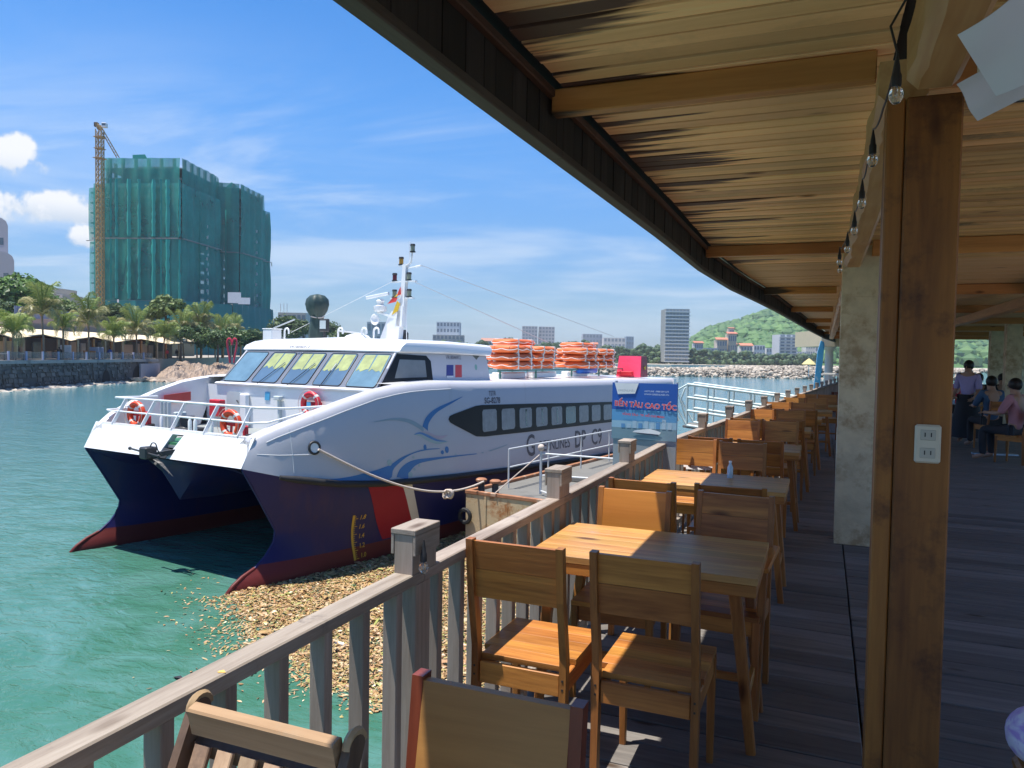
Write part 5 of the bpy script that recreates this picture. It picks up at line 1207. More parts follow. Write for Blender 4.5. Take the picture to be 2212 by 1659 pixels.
def palm(base, h, r, lean, label, fresh=0, nf=17, seed=0):
    random.seed(seed); t = empty('palm_tree', base, random.uniform(0, 6), label, 'palm tree', 'palms along the far promenade')
    top = Vector((lean, 0, h)); pts = [Vector((lean*(k/6)**1.8, .0, h*k/6)) for k in range(7)]
    MB().tube(pts, [.20, .15, .13, .12, .11, .12, .16], 8).build('trunk', TRUNK, t, smooth=60)
    MB().lathe([(.14, -.3), (.26, -.1), (.22, .15), (.08, .4)], top, 8).build('crown_shaft', mat('palm_heart', (.30, .20, .09), .8, var=.3, scale=6), t, smooth=60)
    for i in range(nf):
        a = i*2.4+random.uniform(-.25, .25); u = i/nf
        if u < .3: k = 0 if not fresh else 4; 
        elif u < .6: k = 1 if not fresh else 4
        elif u < .85: k = 2 if not fresh else 5
        else: k = 3
        o = bpy.data.objects.new('frond', FR[k].data); C.objects.link(o); o.parent = t
        el = lerp(1.05, -.25, u)+random.uniform(-.12, .12); o.location = top+Vector((0, 0, .15-.2*u))
        o.rotation_euler = (random.uniform(-.25, .25), -el*.62+(.0), a); s = r*random.uniform(.85, 1.12); o.scale = (s, s, s)
    return t
def crown_mb(rad, n, seed, flat=.75, leaf=.28, lobes=16, hollow=.45):
    """leaf cards spread through several unequal lobes, gaps between them"""
    random.seed(seed); mb = MB(); L_ = []
    for _ in range(lobes):
        a = random.uniform(0, 6.28); e = random.uniform(-.5, 1.2); d = rad*random.uniform(.25, .72)
        L_.append((Vector((math.cos(a)*math.cos(e)*d, math.sin(a)*math.cos(e)*d, math.sin(e)*d*flat)), rad*random.uniform(.26, .5)))
    L_.append((Vector((0, 0, 0)), rad*.6))
    for _ in range(n):
        c, r = random.choice(L_); v = Vector((random.gauss(0, 1), random.gauss(0, 1), random.gauss(0, 1))).normalized()*r*random.uniform(hollow, 1.05); v.z *= flat
        p_ = c+v; nrm_ = (v.normalized()+Vector((random.gauss(0, .5), random.gauss(0, .5), random.gauss(.3, .5)))).normalized(); x = nrm_.orthogonal().normalized(); y = nrm_.cross(x); s = leaf*random.uniform(.6, 1.4)
        mb.add([p_-x*s, p_-y*s*.6, p_+x*s, p_+y*s*.6+nrm_*s*.2], [(0, 1, 2, 3)])
    return mb
CR = {}
def tree(base, h, rad, label, ml=None, seed=1, n=1500, leaf=None, flat=.8, group=None, cat='tree', name='broadleaf_tree'):
    ml = ml or LEAF; t = empty(name, base, 0, label, cat, group)
    key = (seed % 5, ml.name, n)
    if key not in CR: CR[key] = crown_mb(1, n, seed % 5+40, .85, leaf=.085 if leaf is None else leaf).build('crown', ml, fix=False); o = CR[key]; o.parent = t
    else: o = bpy.data.objects.new('crown', CR[key].data); C.objects.link(o); o.parent = t
    o.location = (0, 0, h-rad*flat*.8); o.scale = (rad, rad, rad*flat); o.rotation_euler.z = seed*1.7
    MB().tube([(0, 0, -.5), (rad*.05, 0, h*.3), (0, 0, h-rad*.6)], [rad*.09, rad*.06, rad*.03], 7).build('trunk', BARK, t, smooth=60)
    return t

# ================================================================ far promenade on the left
Wa, Wb_ = far(0, 749, 84).xy, far(341, 755, 122).xy
Wd = (Wb_-Wa).normalized(); Wn = Vector((-Wd.y, Wd.x)) if Vector((-Wd.y, Wd.x)).dot(Wa) > 0 else Vector((Wd.y, -Wd.x))   # away from the water
def wall_xy(px, back=0):
    """the point of the promenade line, 'back' metres inland, seen in picture column px"""
    r = ray(px, 750).xy; o = Wa+Wn*back; d = r.x*(-Wd.y)+r.y*Wd.x; t = (o.x*(-Wd.y)+o.y*Wd.x)/d; return r*t
ZP = .11
QUAY = mat('quay_stone', (.115, .105, .098), .9, var=.35, scale=.8, bump=.8, bscale=2.2, island=.45)
QUAYB = mat('quay_mortar', (.085, .08, .078), .9, var=.3, scale=.5, bump=.6, bscale=3)
def wp(s, back=0, z=0): q = Wa+Wd*s+Wn*back; return Vector((q.x, q.y, z))
LW = (Wb_-Wa).length
quay = empty('quay_wall', (0, 0, 0), 0, 'dark rubble stone quay wall with two black drain mouths', 'wall')
MB().slab([wp(-60, .15, -6), wp(LW-3, .15, -6), wp(LW-3, .15, ZP-.3), wp(-60, .15, ZP-.3)], (Wn.x*2, Wn.y*2, 0)).build('wall_core', QUAYB, quay)
stn = MB(); random.seed(3)
s = -14
zz0 = -2.9
while zz0 < -.45:
    h = random.uniform(.3, .6); s = -16+random.uniform(0, .5)
    while s < LW-3.5:
        l = random.uniform(.35, 1.1); o = random.uniform(-.09, .03)
        skip = any(abs(s+l/2-c) < r_ and zz0 < zt for c, r_, zt in ((22.5, 1.5, -1.4), (31.5, 2.3, -.9)))
        if not skip and random.random() < .82:
            p0 = [wp(s+.05+random.uniform(-.04, .06), o, zz0+.04+random.uniform(-.12, .12)), wp(s+l-.05, o, zz0+.04+random.uniform(-.12, .12)), wp(s+l-.05-random.uniform(-.1, .25), o+.04, zz0+h-.04+random.uniform(-.12, .06)), wp(s+.05, o+.04, zz0+h-.04+random.uniform(-.06, .04))]
            stn.slab(p0, (Wn.x*.3, Wn.y*.3, 0))
        s += l
    zz0 += h
stn.build('stones', QUAY, quay, kind='stuff')
BLK = mat('drain_black', (.008, .008, .01), .9)
for s_, r_, zt in ((22.5, 1.1, -1.35), (31.5, 1.5, -.9)):
    MB().slab([wp(s_+r_*math.cos(a), .12, -3.2+(zt+3.2)*max(0, math.sin(a))) for a in [PI*k/10 for k in range(11)]], (Wn.x*.02, Wn.y*.02, 0)).build('drain_mouth', BLK, quay)
MB().slab([wp(-60, -.12, ZP-.40), wp(LW, -.12, ZP-.40), wp(LW, -.12, ZP), wp(-60, -.12, ZP)], (Wn.x*1.2, Wn.y*1.2, 0)).build('coping', mat('coping_concrete', (.28, .275, .26), .85, var=.12, scale=1, stain=(.17, .16, .15), sscale=.7), quay)
MB().slab([wp(LW-6.5, -.4, -3), wp(LW-.1, -.4, -3), wp(LW-.1, -.4, ZP-.7), wp(LW-6.5, -.4, ZP-.7)], (Wn.x*.25, Wn.y*.25, 0)).build('grey_panel_block', mat('pale_panel', (.30, .30, .33), .8, var=.08), quay)
# promenade ground and hinterland
MB().prism([tuple(wp(-60, 1).xy), tuple(wp(LW, 1).xy), tuple(wp(LW+38, 8).xy), tuple(wp(LW+300, 60).xy), tuple(wp(LW+300, 700).xy), tuple(wp(-200, 500).xy)], -4, ZP-.02).build('promenade_ground', mat('promenade_paving', (.33, .29, .24), .85, var=.1, scale=.5), kind='structure')
rock = mat('shore_rock', (.36, .27, .20), .9, var=.25, scale=.6, bump=.8, bscale=1.6, stain=(.20, .155, .125), sscale=.45, sth=.52); rockw = mat('wet_rock', (.17, .14, .12), .6, var=.4, scale=1.5)
def rocks(name, pts, n, smin, smax, seed, material, label, z=WZ, spread=1.0, cat='rocks', squash=.6):
    random.seed(seed); mb = MB(); ico = bmesh.new(); bmesh.ops.create_icosphere(ico, subdivisions=1, radius=1); V0 = [v.co.copy() for v in ico.verts]; F0_ = [tuple(v.index for v in f.verts) for f in ico.faces]; ico.free()
    for _ in range(n):
        k = random.random()*(len(pts)-1); i = int(k); a = Vector(pts[i][:3]).lerp(Vector(pts[i+1][:3]), k-i); w_ = lerp(pts[i][3], pts[i+1][3], k-i); hh = lerp(pts[i][4], pts[i+1][4], k-i)
        off = random.uniform(-1, 1); s = random.uniform(smin, smax); c = Vector((a.x+Wn.x*off*w_ if spread == 1 else a.x+random.uniform(-1, 1)*w_, a.y+Wn.y*off*w_ if spread == 1 else a.y+off*w_, a.z+hh*(1-off*off if spread != 1 else (off+1)/2)-s*.2))
        q = Matrix.Rotation(random.uniform(0, 6), 3, 'Z') @ Matrix.Rotation(random.uniform(-.4, .4), 3, 'X'); sc_ = Vector((random.uniform(.7, 1.4), random.uniform(.7, 1.2), random.uniform(.8, 1.1)*squash))
        mb.add([c+q@Vector((v.x*sc_.x*s*random.uniform(.78, 1.15), v.y*sc_.y*s*random.uniform(.78, 1.15), v.z*sc_.z*s)) for v in V0], F0_)
    o = mb.build(name, material, kind='stuff', fix=False); o['label'] = label; o['category'] = cat; return o
rocks('shore_stones', [(*wp(s_, -1.2, WZ-.1), 1.3, .15) for s_ in range(-16, int(LW), 8)], 520, .18, .65, 4, mat('beach_stones', (.36, .32, .27), .85, var=.4, scale=.6, island=.5), 'pale stones and litter at the foot of the dark quay wall')
# rocky point to the right of the wall
ra, rb = far(322, 800, 112), far(560, 800, 128)
rows = []; random.seed(8)
from mathutils import noise as mnoise
for i in range(151):
    r = []
    for j in range(50):
        u = i/150; v = j/49; p_ = ra.lerp(rb, u); dvec = Vector((ra.y*0+Wn.x, Wn.y, 0)).normalized(); back = v*17-1.5
        q = p_+Vector((ray(440, 800).x, ray(440, 800).y, 0)).normalized()*back
        hgt = (min(1, u*5)**.6)*(min(1, v*2.2)**.8)*2.5*(1-.25*u)
        nz = mnoise.noise(Vector((q.x*.30, q.y*.30, 3)))*1.2-abs(mnoise.noise(Vector((q.x*.7, q.y*.7, 7))))*1.6-abs(mnoise.noise(Vector((q.x*1.7, q.y*1.7, 2))))*.7+.5
        r.append((q.x, q.y, WZ-.35+hgt*(1+.25*nz)+nz*.45*min(1, v*6)))
    rows.append(r)
o = MB().grid(rows).build('rocky_point', rock, fix=False); tag(o, 'tan rocky point right of the quay wall, below the red heart', 'rocks')
rocks('shore_boulders', [(p_.x, p_.y, WZ-.1, 2.0, .5) for p_ in [ra.lerp(rb, k/6)-Vector((0, 0, 0)) for k in range(7)]], 230, .3, 1.1, 9, mat('boulder', (.33, .26, .20), .9, var=.3, scale=1, island=.4, bump=.5, bscale=3), 'boulders along the waterline of the rocky point')
# glass balustrade posts
bal = empty('balustrade', (0, 0, 0), 0, 'low glass balustrade with pale posts on the promenade edge', 'railing')
BP = mat('balustrade_post', (.32, .36, .52), .4); GL_ = mat('glass_panel', (.16, .15, .15), .08, var=.2)
m, nt, b, nn = nodes('smoky_glass'); tr = nn('ShaderNodeBsdfTransparent'); mxs = nn('ShaderNodeMixShader'); mxs.inputs[0].default_value = .35; b.inputs['Base Color'].default_value = (.2, .2, .2, 1); b.inputs['Roughness'].default_value = .05
nt.links.new(tr.outputs[0], mxs.inputs[1]); nt.links.new(b.outputs[0], mxs.inputs[2]); nt.links.new(mxs.outputs[0], nt.nodes['Material Output'].inputs[0])
s = -14
while s < LW-1:
    p_ = wp(s, .4, ZP); MB().prism([(p_.x-.13, p_.y-.07), (p_.x+.13, p_.y-.07), (p_.x+.13, p_.y+.07), (p_.x-.13, p_.y+.07)], ZP, ZP+1.05).build('post', BP, bal)
    MB().slab([wp(s+.2, .4, ZP+.1), wp(s+3.0, .4, ZP+.1), wp(s+3.0, .4, ZP+.98), wp(s+.2, .4, ZP+.98)], (Wn.x*.03, Wn.y*.03, 0)).build('glass_panel', m, bal); s += 3.2
# awnings
AW = mat('awning_cream', (.74, .62, .42), .8, var=.06, scale=.4); AWU = mat('awning_underside_timber', (.55, .22, .05), .7, var=.15)
POSTM = mat('awning_post_timber', (.42, .17, .05), .6, var=.2); POSTP = mat('awning_post_pale', (.42, .30, .19), .7, var=.2)
vall = [-190, -62, 31, 153, 247, 367, 490, 555]; peak = [-120, -15, 93, 202, 305, 435, 520]
zr = 3.72
for i in range(len(peak)):
    a, c, b_ = vall[i], peak[i], vall[i+1]
    t = empty('awning', (0, 0, 0), 0, 'cream fabric awning on timber posts, %s of the promenade row' % ('outermost left', 'first from the left frame edge', 'second from the left frame edge', 'third from the left frame edge', 'middle one', 'one behind the rocky point', 'last, behind the red heart')[i], 'awning', 'cream awnings along the promenade')
    def pt(px, back, z): q = wall_xy(px, back); return Vector((q.x, q.y, z))
    n = 6; rows = []
    for j in range(n+1):
        v = j/n; r = []
        for k in range(13):
            u = k/12
            if u < .5: px = lerp(a, c, u*2); zf = lerp(2.62, 3.28, (u*2))
            else: px = lerp(c, b_, u*2-1); zf = lerp(3.28, 2.62, (u*2-1))
            zb = 4.15-.35*abs(u-.5)+.05*math.sin(u*9); z = lerp(zf, zb, v)-.16*math.sin(PI*v)*(1-abs(2*u-1)*.5)
            r.append(pt(px, 2.2+v*5.2, z))
        rows.append(r)
    up = MB().grid(rows); k = len(up.v); up.add([(x, y, z-.06) for x, y, z in [tuple(q) for q in up.v]], up.f[:]); up.build('fabric', AW, t, smooth=60, fix=False)
    MB().add([pt(lerp(a, c, .45), 2.4, lerp(2.62, 3.28, .45)-.12), pt(c, 2.3, 3.15), pt(lerp(c, b_, .55), 2.4, lerp(3.28, 2.62, .55)-.12), pt(c, 5.5, 3.0)], [(0, 1, 3), (1, 2, 3), (0, 3, 2)]).build('timber_gable', AWU, t, fix=False)
    for px, mt_ in ((c, POSTM), (lerp(a, c, .30), POSTP), (lerp(c, b_, .55), POSTP), (lerp(c, b_, .86), POSTM)):
        for back in (2.5, 6.8): q = pt(px, back, ZP); zt = 3.0 if px == c else 2.75; MB().beam(q, (q.x, q.y, zt), .26).build('post', mt_, t)
# dark shop fronts under the awnings, low terrace building behind
SHOPS = mat('shop_dark', (.05, .042, .04), .6, var=.3, scale=.3); SHOPL = mat('shop_counter', (.34, .27, .21), .7, var=.15)
bd = empty('terrace_building', (0, 0, 0), 0, 'low tan terrace building with flat concrete roofs behind the cream awnings', 'building')
def wbox(name, px0, px1, back, dep, z0, z1, mm, par, **k):
    a, b_ = wall_xy(px0, back), wall_xy(px1, back); return MB().slab([(a.x, a.y, z0), (b_.x, b_.y, z0), (b_.x, b_.y, z1), (a.x, a.y, z1)], (Wn.x*dep, Wn.y*dep, 0)).build(name, mm, par, **k)
TAN = mat('tan_concrete', (.40, .31, .255), .85, var=.08, scale=.3); TAN2 = mat('pinkish_concrete', (.36, .28, .24), .85, var=.08, scale=.3)
wbox('shop_wall', -60, 372, 9, .5, ZP, 3.9, SHOPS, bd)
random.seed(12); px = -10
while px < 360:
    w_ = random.choice((9, 14, 20)); 
    wbox('shop_bay', px, px+w_, 8.7, .25, ZP, random.choice((1.1, 1.3, 2.4, 2.6)), random.choice((SHOPL, mat('shop_grey', (.30, .31, .32), .6), TAN2, mat('shop_glass', (.10, .12, .13), .15))), bd); px += w_+random.uniform(3, 12)
wbox('roof_edge', 22, 380, 9.5, 9, 4.15, 5.0, TAN, bd); wbox('upper_roof', 30, 300, 15, 6, 5.25, 5.95, TAN2, bd); wbox('top_roof', 150, 330, 18, 6, 5.9, 6.5, TAN, bd)
wbox('terrace_slab', -80, 395, 10, 16, 3.9, 4.1, TAN2, bd)
# blue grey hoarding
fh = empty('hoarding', (0, 0, 0), 0, 'long blue-grey panelled hoarding above the terrace building', 'fence')
FB = mat('hoarding_blue_grey', (.23, .27, .36), .6, var=.06, rand=.06); px = 32
while px < 372:
    zt = lerp(8.4, 8.0, px/372); wbox('panel', px, px+7.4, 24+random.uniform(-.05, .05), .08, 5.2, zt, FB, fh); px += 7.7
# terrace ground under hoarding
wbox('terrace_bank', -200, 420, 26, 60, ZP, 5.2, mat('bank_earth', (.18, .17, .11), .9), None, kind='structure')
# palms: picture column, trunk height, crown radius, metres behind the edge
r2 = lambda x: x*.2728
pls = [(95, 2.8, 2.9, 1.6, 1, 'small fresh palm at the left frame edge, half hidden by the first awning'), (345, 8.1, 3.5, 1.6, 0, 'tallest palm, on the left of the promenade before the blue-grey hoarding'),
 (500, 4.9, 2.5, 1.7, 1, 'small palm with spreading fronds between the two tallest palms'), (702, 8.0, 3.6, 1.7, 0, 'second tall palm, in front of the crane foot'), (900, 4.7, 3.1, 1.7, 1, 'bushy fresh palm right of the crane foot'),
 (1080, 6.2, 3.7, 1.7, 0, 'palm before the round tree'), (1290, 5.0, 3.1, .9, 1, 'leaning palm in front of the awnings above the end of the quay wall'), (1455, 8.0, 4.0, 3, 0, 'palm between the round tree and the tower centre'),
 (1590, 10.6, 4.2, 3, 0, 'tall upright palm before the middle of the green tower'), (1758, 9.2, 4.3, 5, 0, 'left one of the twin palms near the heart'), (1848, 9.8, 3.9, 5, 0, 'right one of the twin palms near the heart'), (1942, 5.6, 3.5, 8, 1, 'low palm right of the heart beside the ferry'), (1560, 6.0, 3.0, 8, 1, 'low palm half hidden behind the tall upright palm')]
HP = [3.2, 5.7, 4.2, 4.9, 3.4, 4.0, 3.6, 4.6, 6.0, 4.8, 5.0, 2.9, 3.6]
for i, (x, h, r, back, fr_, lb) in enumerate(pls):
    h = HP[i]
    q = wall_xy(r2(x), back); palm((q.x, q.y, ZP), h, r*1.05, random.uniform(-.5, .5), lb, fr_, 22, 60+i)
# trees
def tr(px, py_top, dep, rad, lb, ml, seed, n=1500, flat=.8, grp=None, gz=4):
    p_ = far(px, py_top, dep); return tree((p_.x, p_.y, gz), p_.z-gz, rad, lb, ml, seed, n, flat=flat, group=grp)
tr(22, 588, 150, 8.5, 'big bright green tree at the left frame edge, below the grey barrel-roofed building', LEAF, 1, 5200); tr(62, 596, 160, 6.5, 'green tree right of the big one at the left edge', LEAFO, 2, 3500)
tr(-12, 640, 135, 5, 'dark green tree low at the left frame edge', LEAFD, 3, 3500); tr(108, 634, 165, 5.5, 'olive tree behind the tallest palm', LEAFO, 4, 2500); tr(138, 648, 165, 4.0, 'small olive tree left of the crane', LEAFO, 1, 2500)
tr(86, 625, 170, 6, 'tree behind the tallest palm crown', LEAF, 5, 2500); tr(8, 668, 118, 3, 'low bright shrub at the left frame edge behind the first palm', LEAF, 2, 2500)
tr(246, 651, 150, 4.2, 'rounded dark tree right of the crane foot', LEAFD, 2, 2200); tr(357, 636, 142, 4.6, 'round dense tree before the green tower', LEAFO, 3, 3600); tr(340, 690, 140, 4.0, 'lower part of the hedge under the round tree', LEAFD, 5, 2000)
tr(412, 690, 140, 3.8, 'grey-green tree behind the middle palms', LEAFD, 1, 2000); tr(455, 704, 140, 3.8, 'dark tree behind the tall upright palm', LEAFD, 4, 2000); tr(500, 704, 145, 4.2, 'dark tree behind the twin palms', LEAFD, 3, 2000); tr(545, 706, 150, 4.2, 'dark tree between the heart and the ferry roof', LEAFD, 2, 2000)
tr(390, 700, 132, 2.6, 'bush behind the awnings left of the heart', LEAFD, 4, 1500, gz=ZP); tr(470, 712, 132, 2.6, 'bush behind the awnings right of the steps', LEAFD, 1, 1500, gz=ZP)
tr(622, 678, 260, 8, 'dense tree before the pale building with aerials', LEAFD, 2, 2500, gz=0); tr(655, 690, 255, 6, 'smaller tree left of the wrapped searchlight', LEAFD, 3, 2500, gz=0); tr(745, 706, 260, 6, 'tree seen between the searchlight and the radar', LEAFD, 5, 2500, gz=0); tr(705, 690, 270, 6, 'tree behind the wrapped searchlight', LEAFD, 1, 2500, gz=0)
# lamps with white globes
for i, px in enumerate((450, 483, 551)):
    q = wall_xy(px, 9); t = empty('street_lamp', (q.x, q.y, ZP), 0, 'lamp post with white globes %s' % ('left of the heart', 'just left of the heart', 'between the heart and the ferry')[i], 'lamp', 'globe lamps by the heart')
    MB().tube([(0, 0, 0), (0, 0, 5.2)], .06, 6).build('pole', BLACKP, t)
    for dx, dz in ((-.45, 5.0), (.45, 5.0), (0, 5.4)): MB().ball((dx, 0, dz), .26, 10, 6).build('globe', mat('white_globe', (.85, .85, .85), .3), t, smooth=60); MB().tube([(0, 0, 4.7), (dx, 0, dz-.2)], .03, 5).build('arm', BLACKP, t)
# heart sculpture
q = far(501, 800, 118); t = empty('heart_sculpture', (q.x, q.y, -1.0), psi, 'open red heart sculpture on the rocks beside the ferry', 'sculpture'); t.scale = (.62, .68, .68); t.location.z = -.25
HR = mat('heart_red', (.62, .03, .06), .35); HD = mat('heart_dark_red', (.25, .01, .03), .4)
hp = []
for k in range(25):
    a = k/24; 
    hp.append(Vector(((.0+.82*math.sin(PI*a)**1.0*(1.0 if a < .5 else 1))*1.0, 0, 0)))
half_ = [(0, 4.1), (.20, 4.9), (.48, 5.5), (.82, 5.55), (1.12, 5.15), (1.2, 4.4), (1.05, 3.2), (.78, 1.8), (.55, .6), (.5, 0)]
for s in (-1, 1):
    c = bez([(s*x, 0, z) for x, z in half_], 5); MB().tube(c, .22, 6).build('heart_half', HR, t, smooth=30)
    c = bez([(s*(x-.17), .18, z-.03) for x, z in half_], 5); MB().tube(c, .10, 5).build('dark_edge', HD, t)
# people, signs, carts on the promenade
def mini_person(px, back, shirt, legs, lb, h=1.62, z=ZP):
    q = wall_xy(px, back); t = empty('person', (q.x, q.y, z), psi+random.uniform(-.5, .5), lb, 'person'); k = h/1.7
    MB().grid([[(r*1.25*math.cos(a)+sx, r*.8*math.sin(a), zz*k) for a in [j*PI/4 for j in range(8)]] for r, zz, sx in ((.05, 0, .09), (.09, .1, .09), (.10, .5, .08), (.14, .85, .05), (.19, .95, 0), (.17, 1.1, 0), (.21, 1.4, 0), (.10, 1.47, 0), (.055, 1.5, 0), (.10, 1.56, 0), (.105, 1.66, 0), (.05, 1.72, 0))], closed=True).build('body', legs, t, smooth=60)
    MB().grid([[(r*1.25*math.cos(a), r*.85*math.sin(a), zz*k) for a in [j*PI/4 for j in range(8)]] for r, zz in ((.2, .92), (.19, 1.1), (.235, 1.38), (.12, 1.47))], closed=True).build('shirt', shirt, t, smooth=60)
    for s in (-1, 1): MB().tube([(s*.26, 0, 1.38*k), (s*.31, 0, 1.1*k), (s*.28, -.12, .85*k)], [.06, .05, .04], 6).build('sleeve', shirt, t, smooth=60)
    return t
CB = mat('cloth_black', (.02, .02, .025), .8); CBl = mat('cloth_blue', (.05, .12, .45), .8); CW = mat('cloth_white', (.7, .7, .7), .8); CPn = mat('cloth_pink', (.45, .16, .22), .8); CRd = mat('cloth_red', (.5, .03, .05), .8)
mini_person(128/1.0, 1.8, CB, CB, 'person in black holding a white board under the second awning'); mini_person(237, 2.6, CBl, CB, 'person in a blue shirt under the middle awnings'); mini_person(361, .9, CRd, CB, 'person in red at the end of the quay wall'); mini_person(382, 3, CB, CB, 'person in dark clothes behind the wall end')
for px, w_, h, col, lb, nm in ((142, 1.3, 1.9, (.62, .62, .64), 'white board standing beside the person in black', 'board'), (193, 1.6, 1.2, (.50, .22, .09), 'orange-brown cabinet under the awnings', 'cabinet'), (202, 1.4, 1.7, (.32, .36, .48), 'left blue-grey roll-up banner', 'banner'), (212, 1.4, 1.7, (.32, .36, .48), 'right blue-grey roll-up banner', 'banner'), (16, 2.2, 2.2, (.60, .42, .22), 'tan kiosk panel at the left frame edge', 'kiosk')):
    q = wall_xy(px, 2.4); t = empty(nm, (q.x, q.y, ZP), psi+.2, lb, nm); MB().box(-w_/2, w_/2, -.1, .1, .15, h, .02).build('panel', mat('panel_%d' % px, col, .6), t)
    for s in (-1, 1): MB().box(s*w_*.4-.05, s*w_*.4+.05, -.06, .06, 0, .15).build('foot', BLACKP, t)
for i, (px, c_, r_) in enumerate(((9, (.8, .8, .8), .3), (51, (.8, .8, .8), .3), (262, (.8, .8, .8), .3), (278, (.62, .48, .42), .55), (234, (.75, .75, .75), .2), (300, (.6, .12, .1), .25))):
    q = wall_xy(px, .9); t = empty('table', (q.x, q.y, ZP), 0, ('white round cafe table at the left frame edge', 'white round cafe table beside the kiosk panel', 'small white cafe table in the middle of the row', 'pinkish round table with cloth', 'tiny white stool table', 'small red cafe table before the wall end')[i], 'table')
    MB().lathe([(r_*1.3, .72), (r_*1.3, .76)], n=12).build('top', mat('tabletop_%d' % px, c_, .5), t); MB().lathe([(.2, 0), (.05, .04), (.05, .72)], n=8).build('foot', BLACKP, t)
# building at far left with barrel roofs
LIL = mat('grey_lilac_render', (.36, .35, .38), .8, var=.04, scale=.1)
t = empty('barrel_roofed_building', (0, 0, 0), 0, 'grey building with rounded barrel roofs cut by the left frame edge', 'building')
for (x0, x1, yt, yb_, dep) in ((-60, 18, 478, 600, 190), (-60, 31, 553, 600, 186)):
    a, b_ = far(x0, yb_, dep), far(x1, yb_, dep); zt = far(x1, yt, dep).z; ax = (b_-a).normalized(); n = Vector((-ax.y, ax.x, 0)); r = 2.0
    pts = [Vector((a.x, a.y, 0)), Vector((b_.x, b_.y, 0)), Vector((b_.x, b_.y, zt-1.2))]+[Vector((b_.x, b_.y, zt-1.2))-ax*(4*(1-math.cos(t_)))+Vector((0, 0, 2.4*math.sin(t_))) for t_ in (.5, .9, 1.3, 1.57)]+[Vector((a.x, a.y, zt+1.2))]
    n = Vector((*ray(x1, 750).xy, 0)).normalized(); MB().slab(pts, n*14).build('rendered_block', LIL, t)
    for k in range(3): q = a.lerp(b_, .3+.22*k); MB().slab([q+Vector((0, 0, zt-q.z-6)), q+ax*1.2+Vector((0, 0, zt-q.z-6)), q+ax*1.2+Vector((0, 0, zt-q.z-4.2)), q+Vector((0, 0, zt-q.z-4.2))], -n*.05).build('window', PANE, t)
t = empty('beige_building', (0, 0, 0), 0, 'small beige tiered building behind the trees left of the crane', 'building')
for k, (x0, x1, yt) in enumerate(((92, 135, 636), (96, 122, 622))):
    a, b_ = far(x0, 700, 230), far(x1, 700, 230); zt = far(x1, yt, 230).z; MB().prism([(a.x, a.y), (b_.x, b_.y), (b_.x-4, b_.y+10), (a.x-4, a.y+10)], 2, zt).build('storey_block', mat('beige_render', (.52, .47, .42), .8), t)

# ================================================================ tower under green netting, crane
m, nt, b, nn = nodes('green_netting'); lk = nt.links
tcn = nn('ShaderNodeTexCoord'); n1_ = nn('ShaderNodeTexNoise'); lk.new(tcn.outputs['Object'], n1_.inputs[0]); n1_.inputs['Scale'].default_value = .09; n1_.inputs['Detail'].default_value = 8; n1_.inputs['Roughness'].default_value = .7
mr = nn('ShaderNodeMapRange'); lk.new(n1_.outputs[0], mr.inputs[0]); mr.inputs[1].default_value = .35; mr.inputs[2].default_value = .7; mr.inputs[3].default_value = .62; mr.inputs[4].default_value = .90
mxc = nn('ShaderNodeMixRGB'); lk.new(n1_.outputs[0], mxc.inputs[0]); mxc.inputs[1].default_value = (.008, .19, .165, 1); mxc.inputs[2].default_value = (.012, .31, .25, 1); lk.new(mxc.outputs[0], b.inputs['Base Color']); b.inputs['Roughness'].default_value = .8
tr_ = nn('ShaderNodeBsdfTransparent'); mxs = nn('ShaderNodeMixShader'); lk.new(mr.outputs[0], mxs.inputs[0]); lk.new(tr_.outputs[0], mxs.inputs[1]); lk.new(b.outputs[0], mxs.inputs[2]); lk.new(mxs.outputs[0], nt.nodes['Material Output'].inputs[0])
NET = m
NETB = mat('folded_netting', (.010, .30, .25), .8, var=.15, scale=.2)
NETD = mat('double_netting', (.008, .16, .16), .8, var=.12, scale=.1)
CONC = mat('raw_concrete', (.25, .26, .25), .9, var=.1, scale=.2)
tw = empty('tower_under_construction', (0, 0, 0), 0, 'tall unfinished tower wrapped in green safety netting', 'building')
G0 = 0.0
def pxy(px, dep): q = far(px, 752, dep); return (q.x, q.y)
def hz(py, px, dep): return far(px, py, dep).z
TOPZ = hz(345, 393, 252); SHZ = hz(401, 393, 249); MIDZ = hz(652, 390, 248)
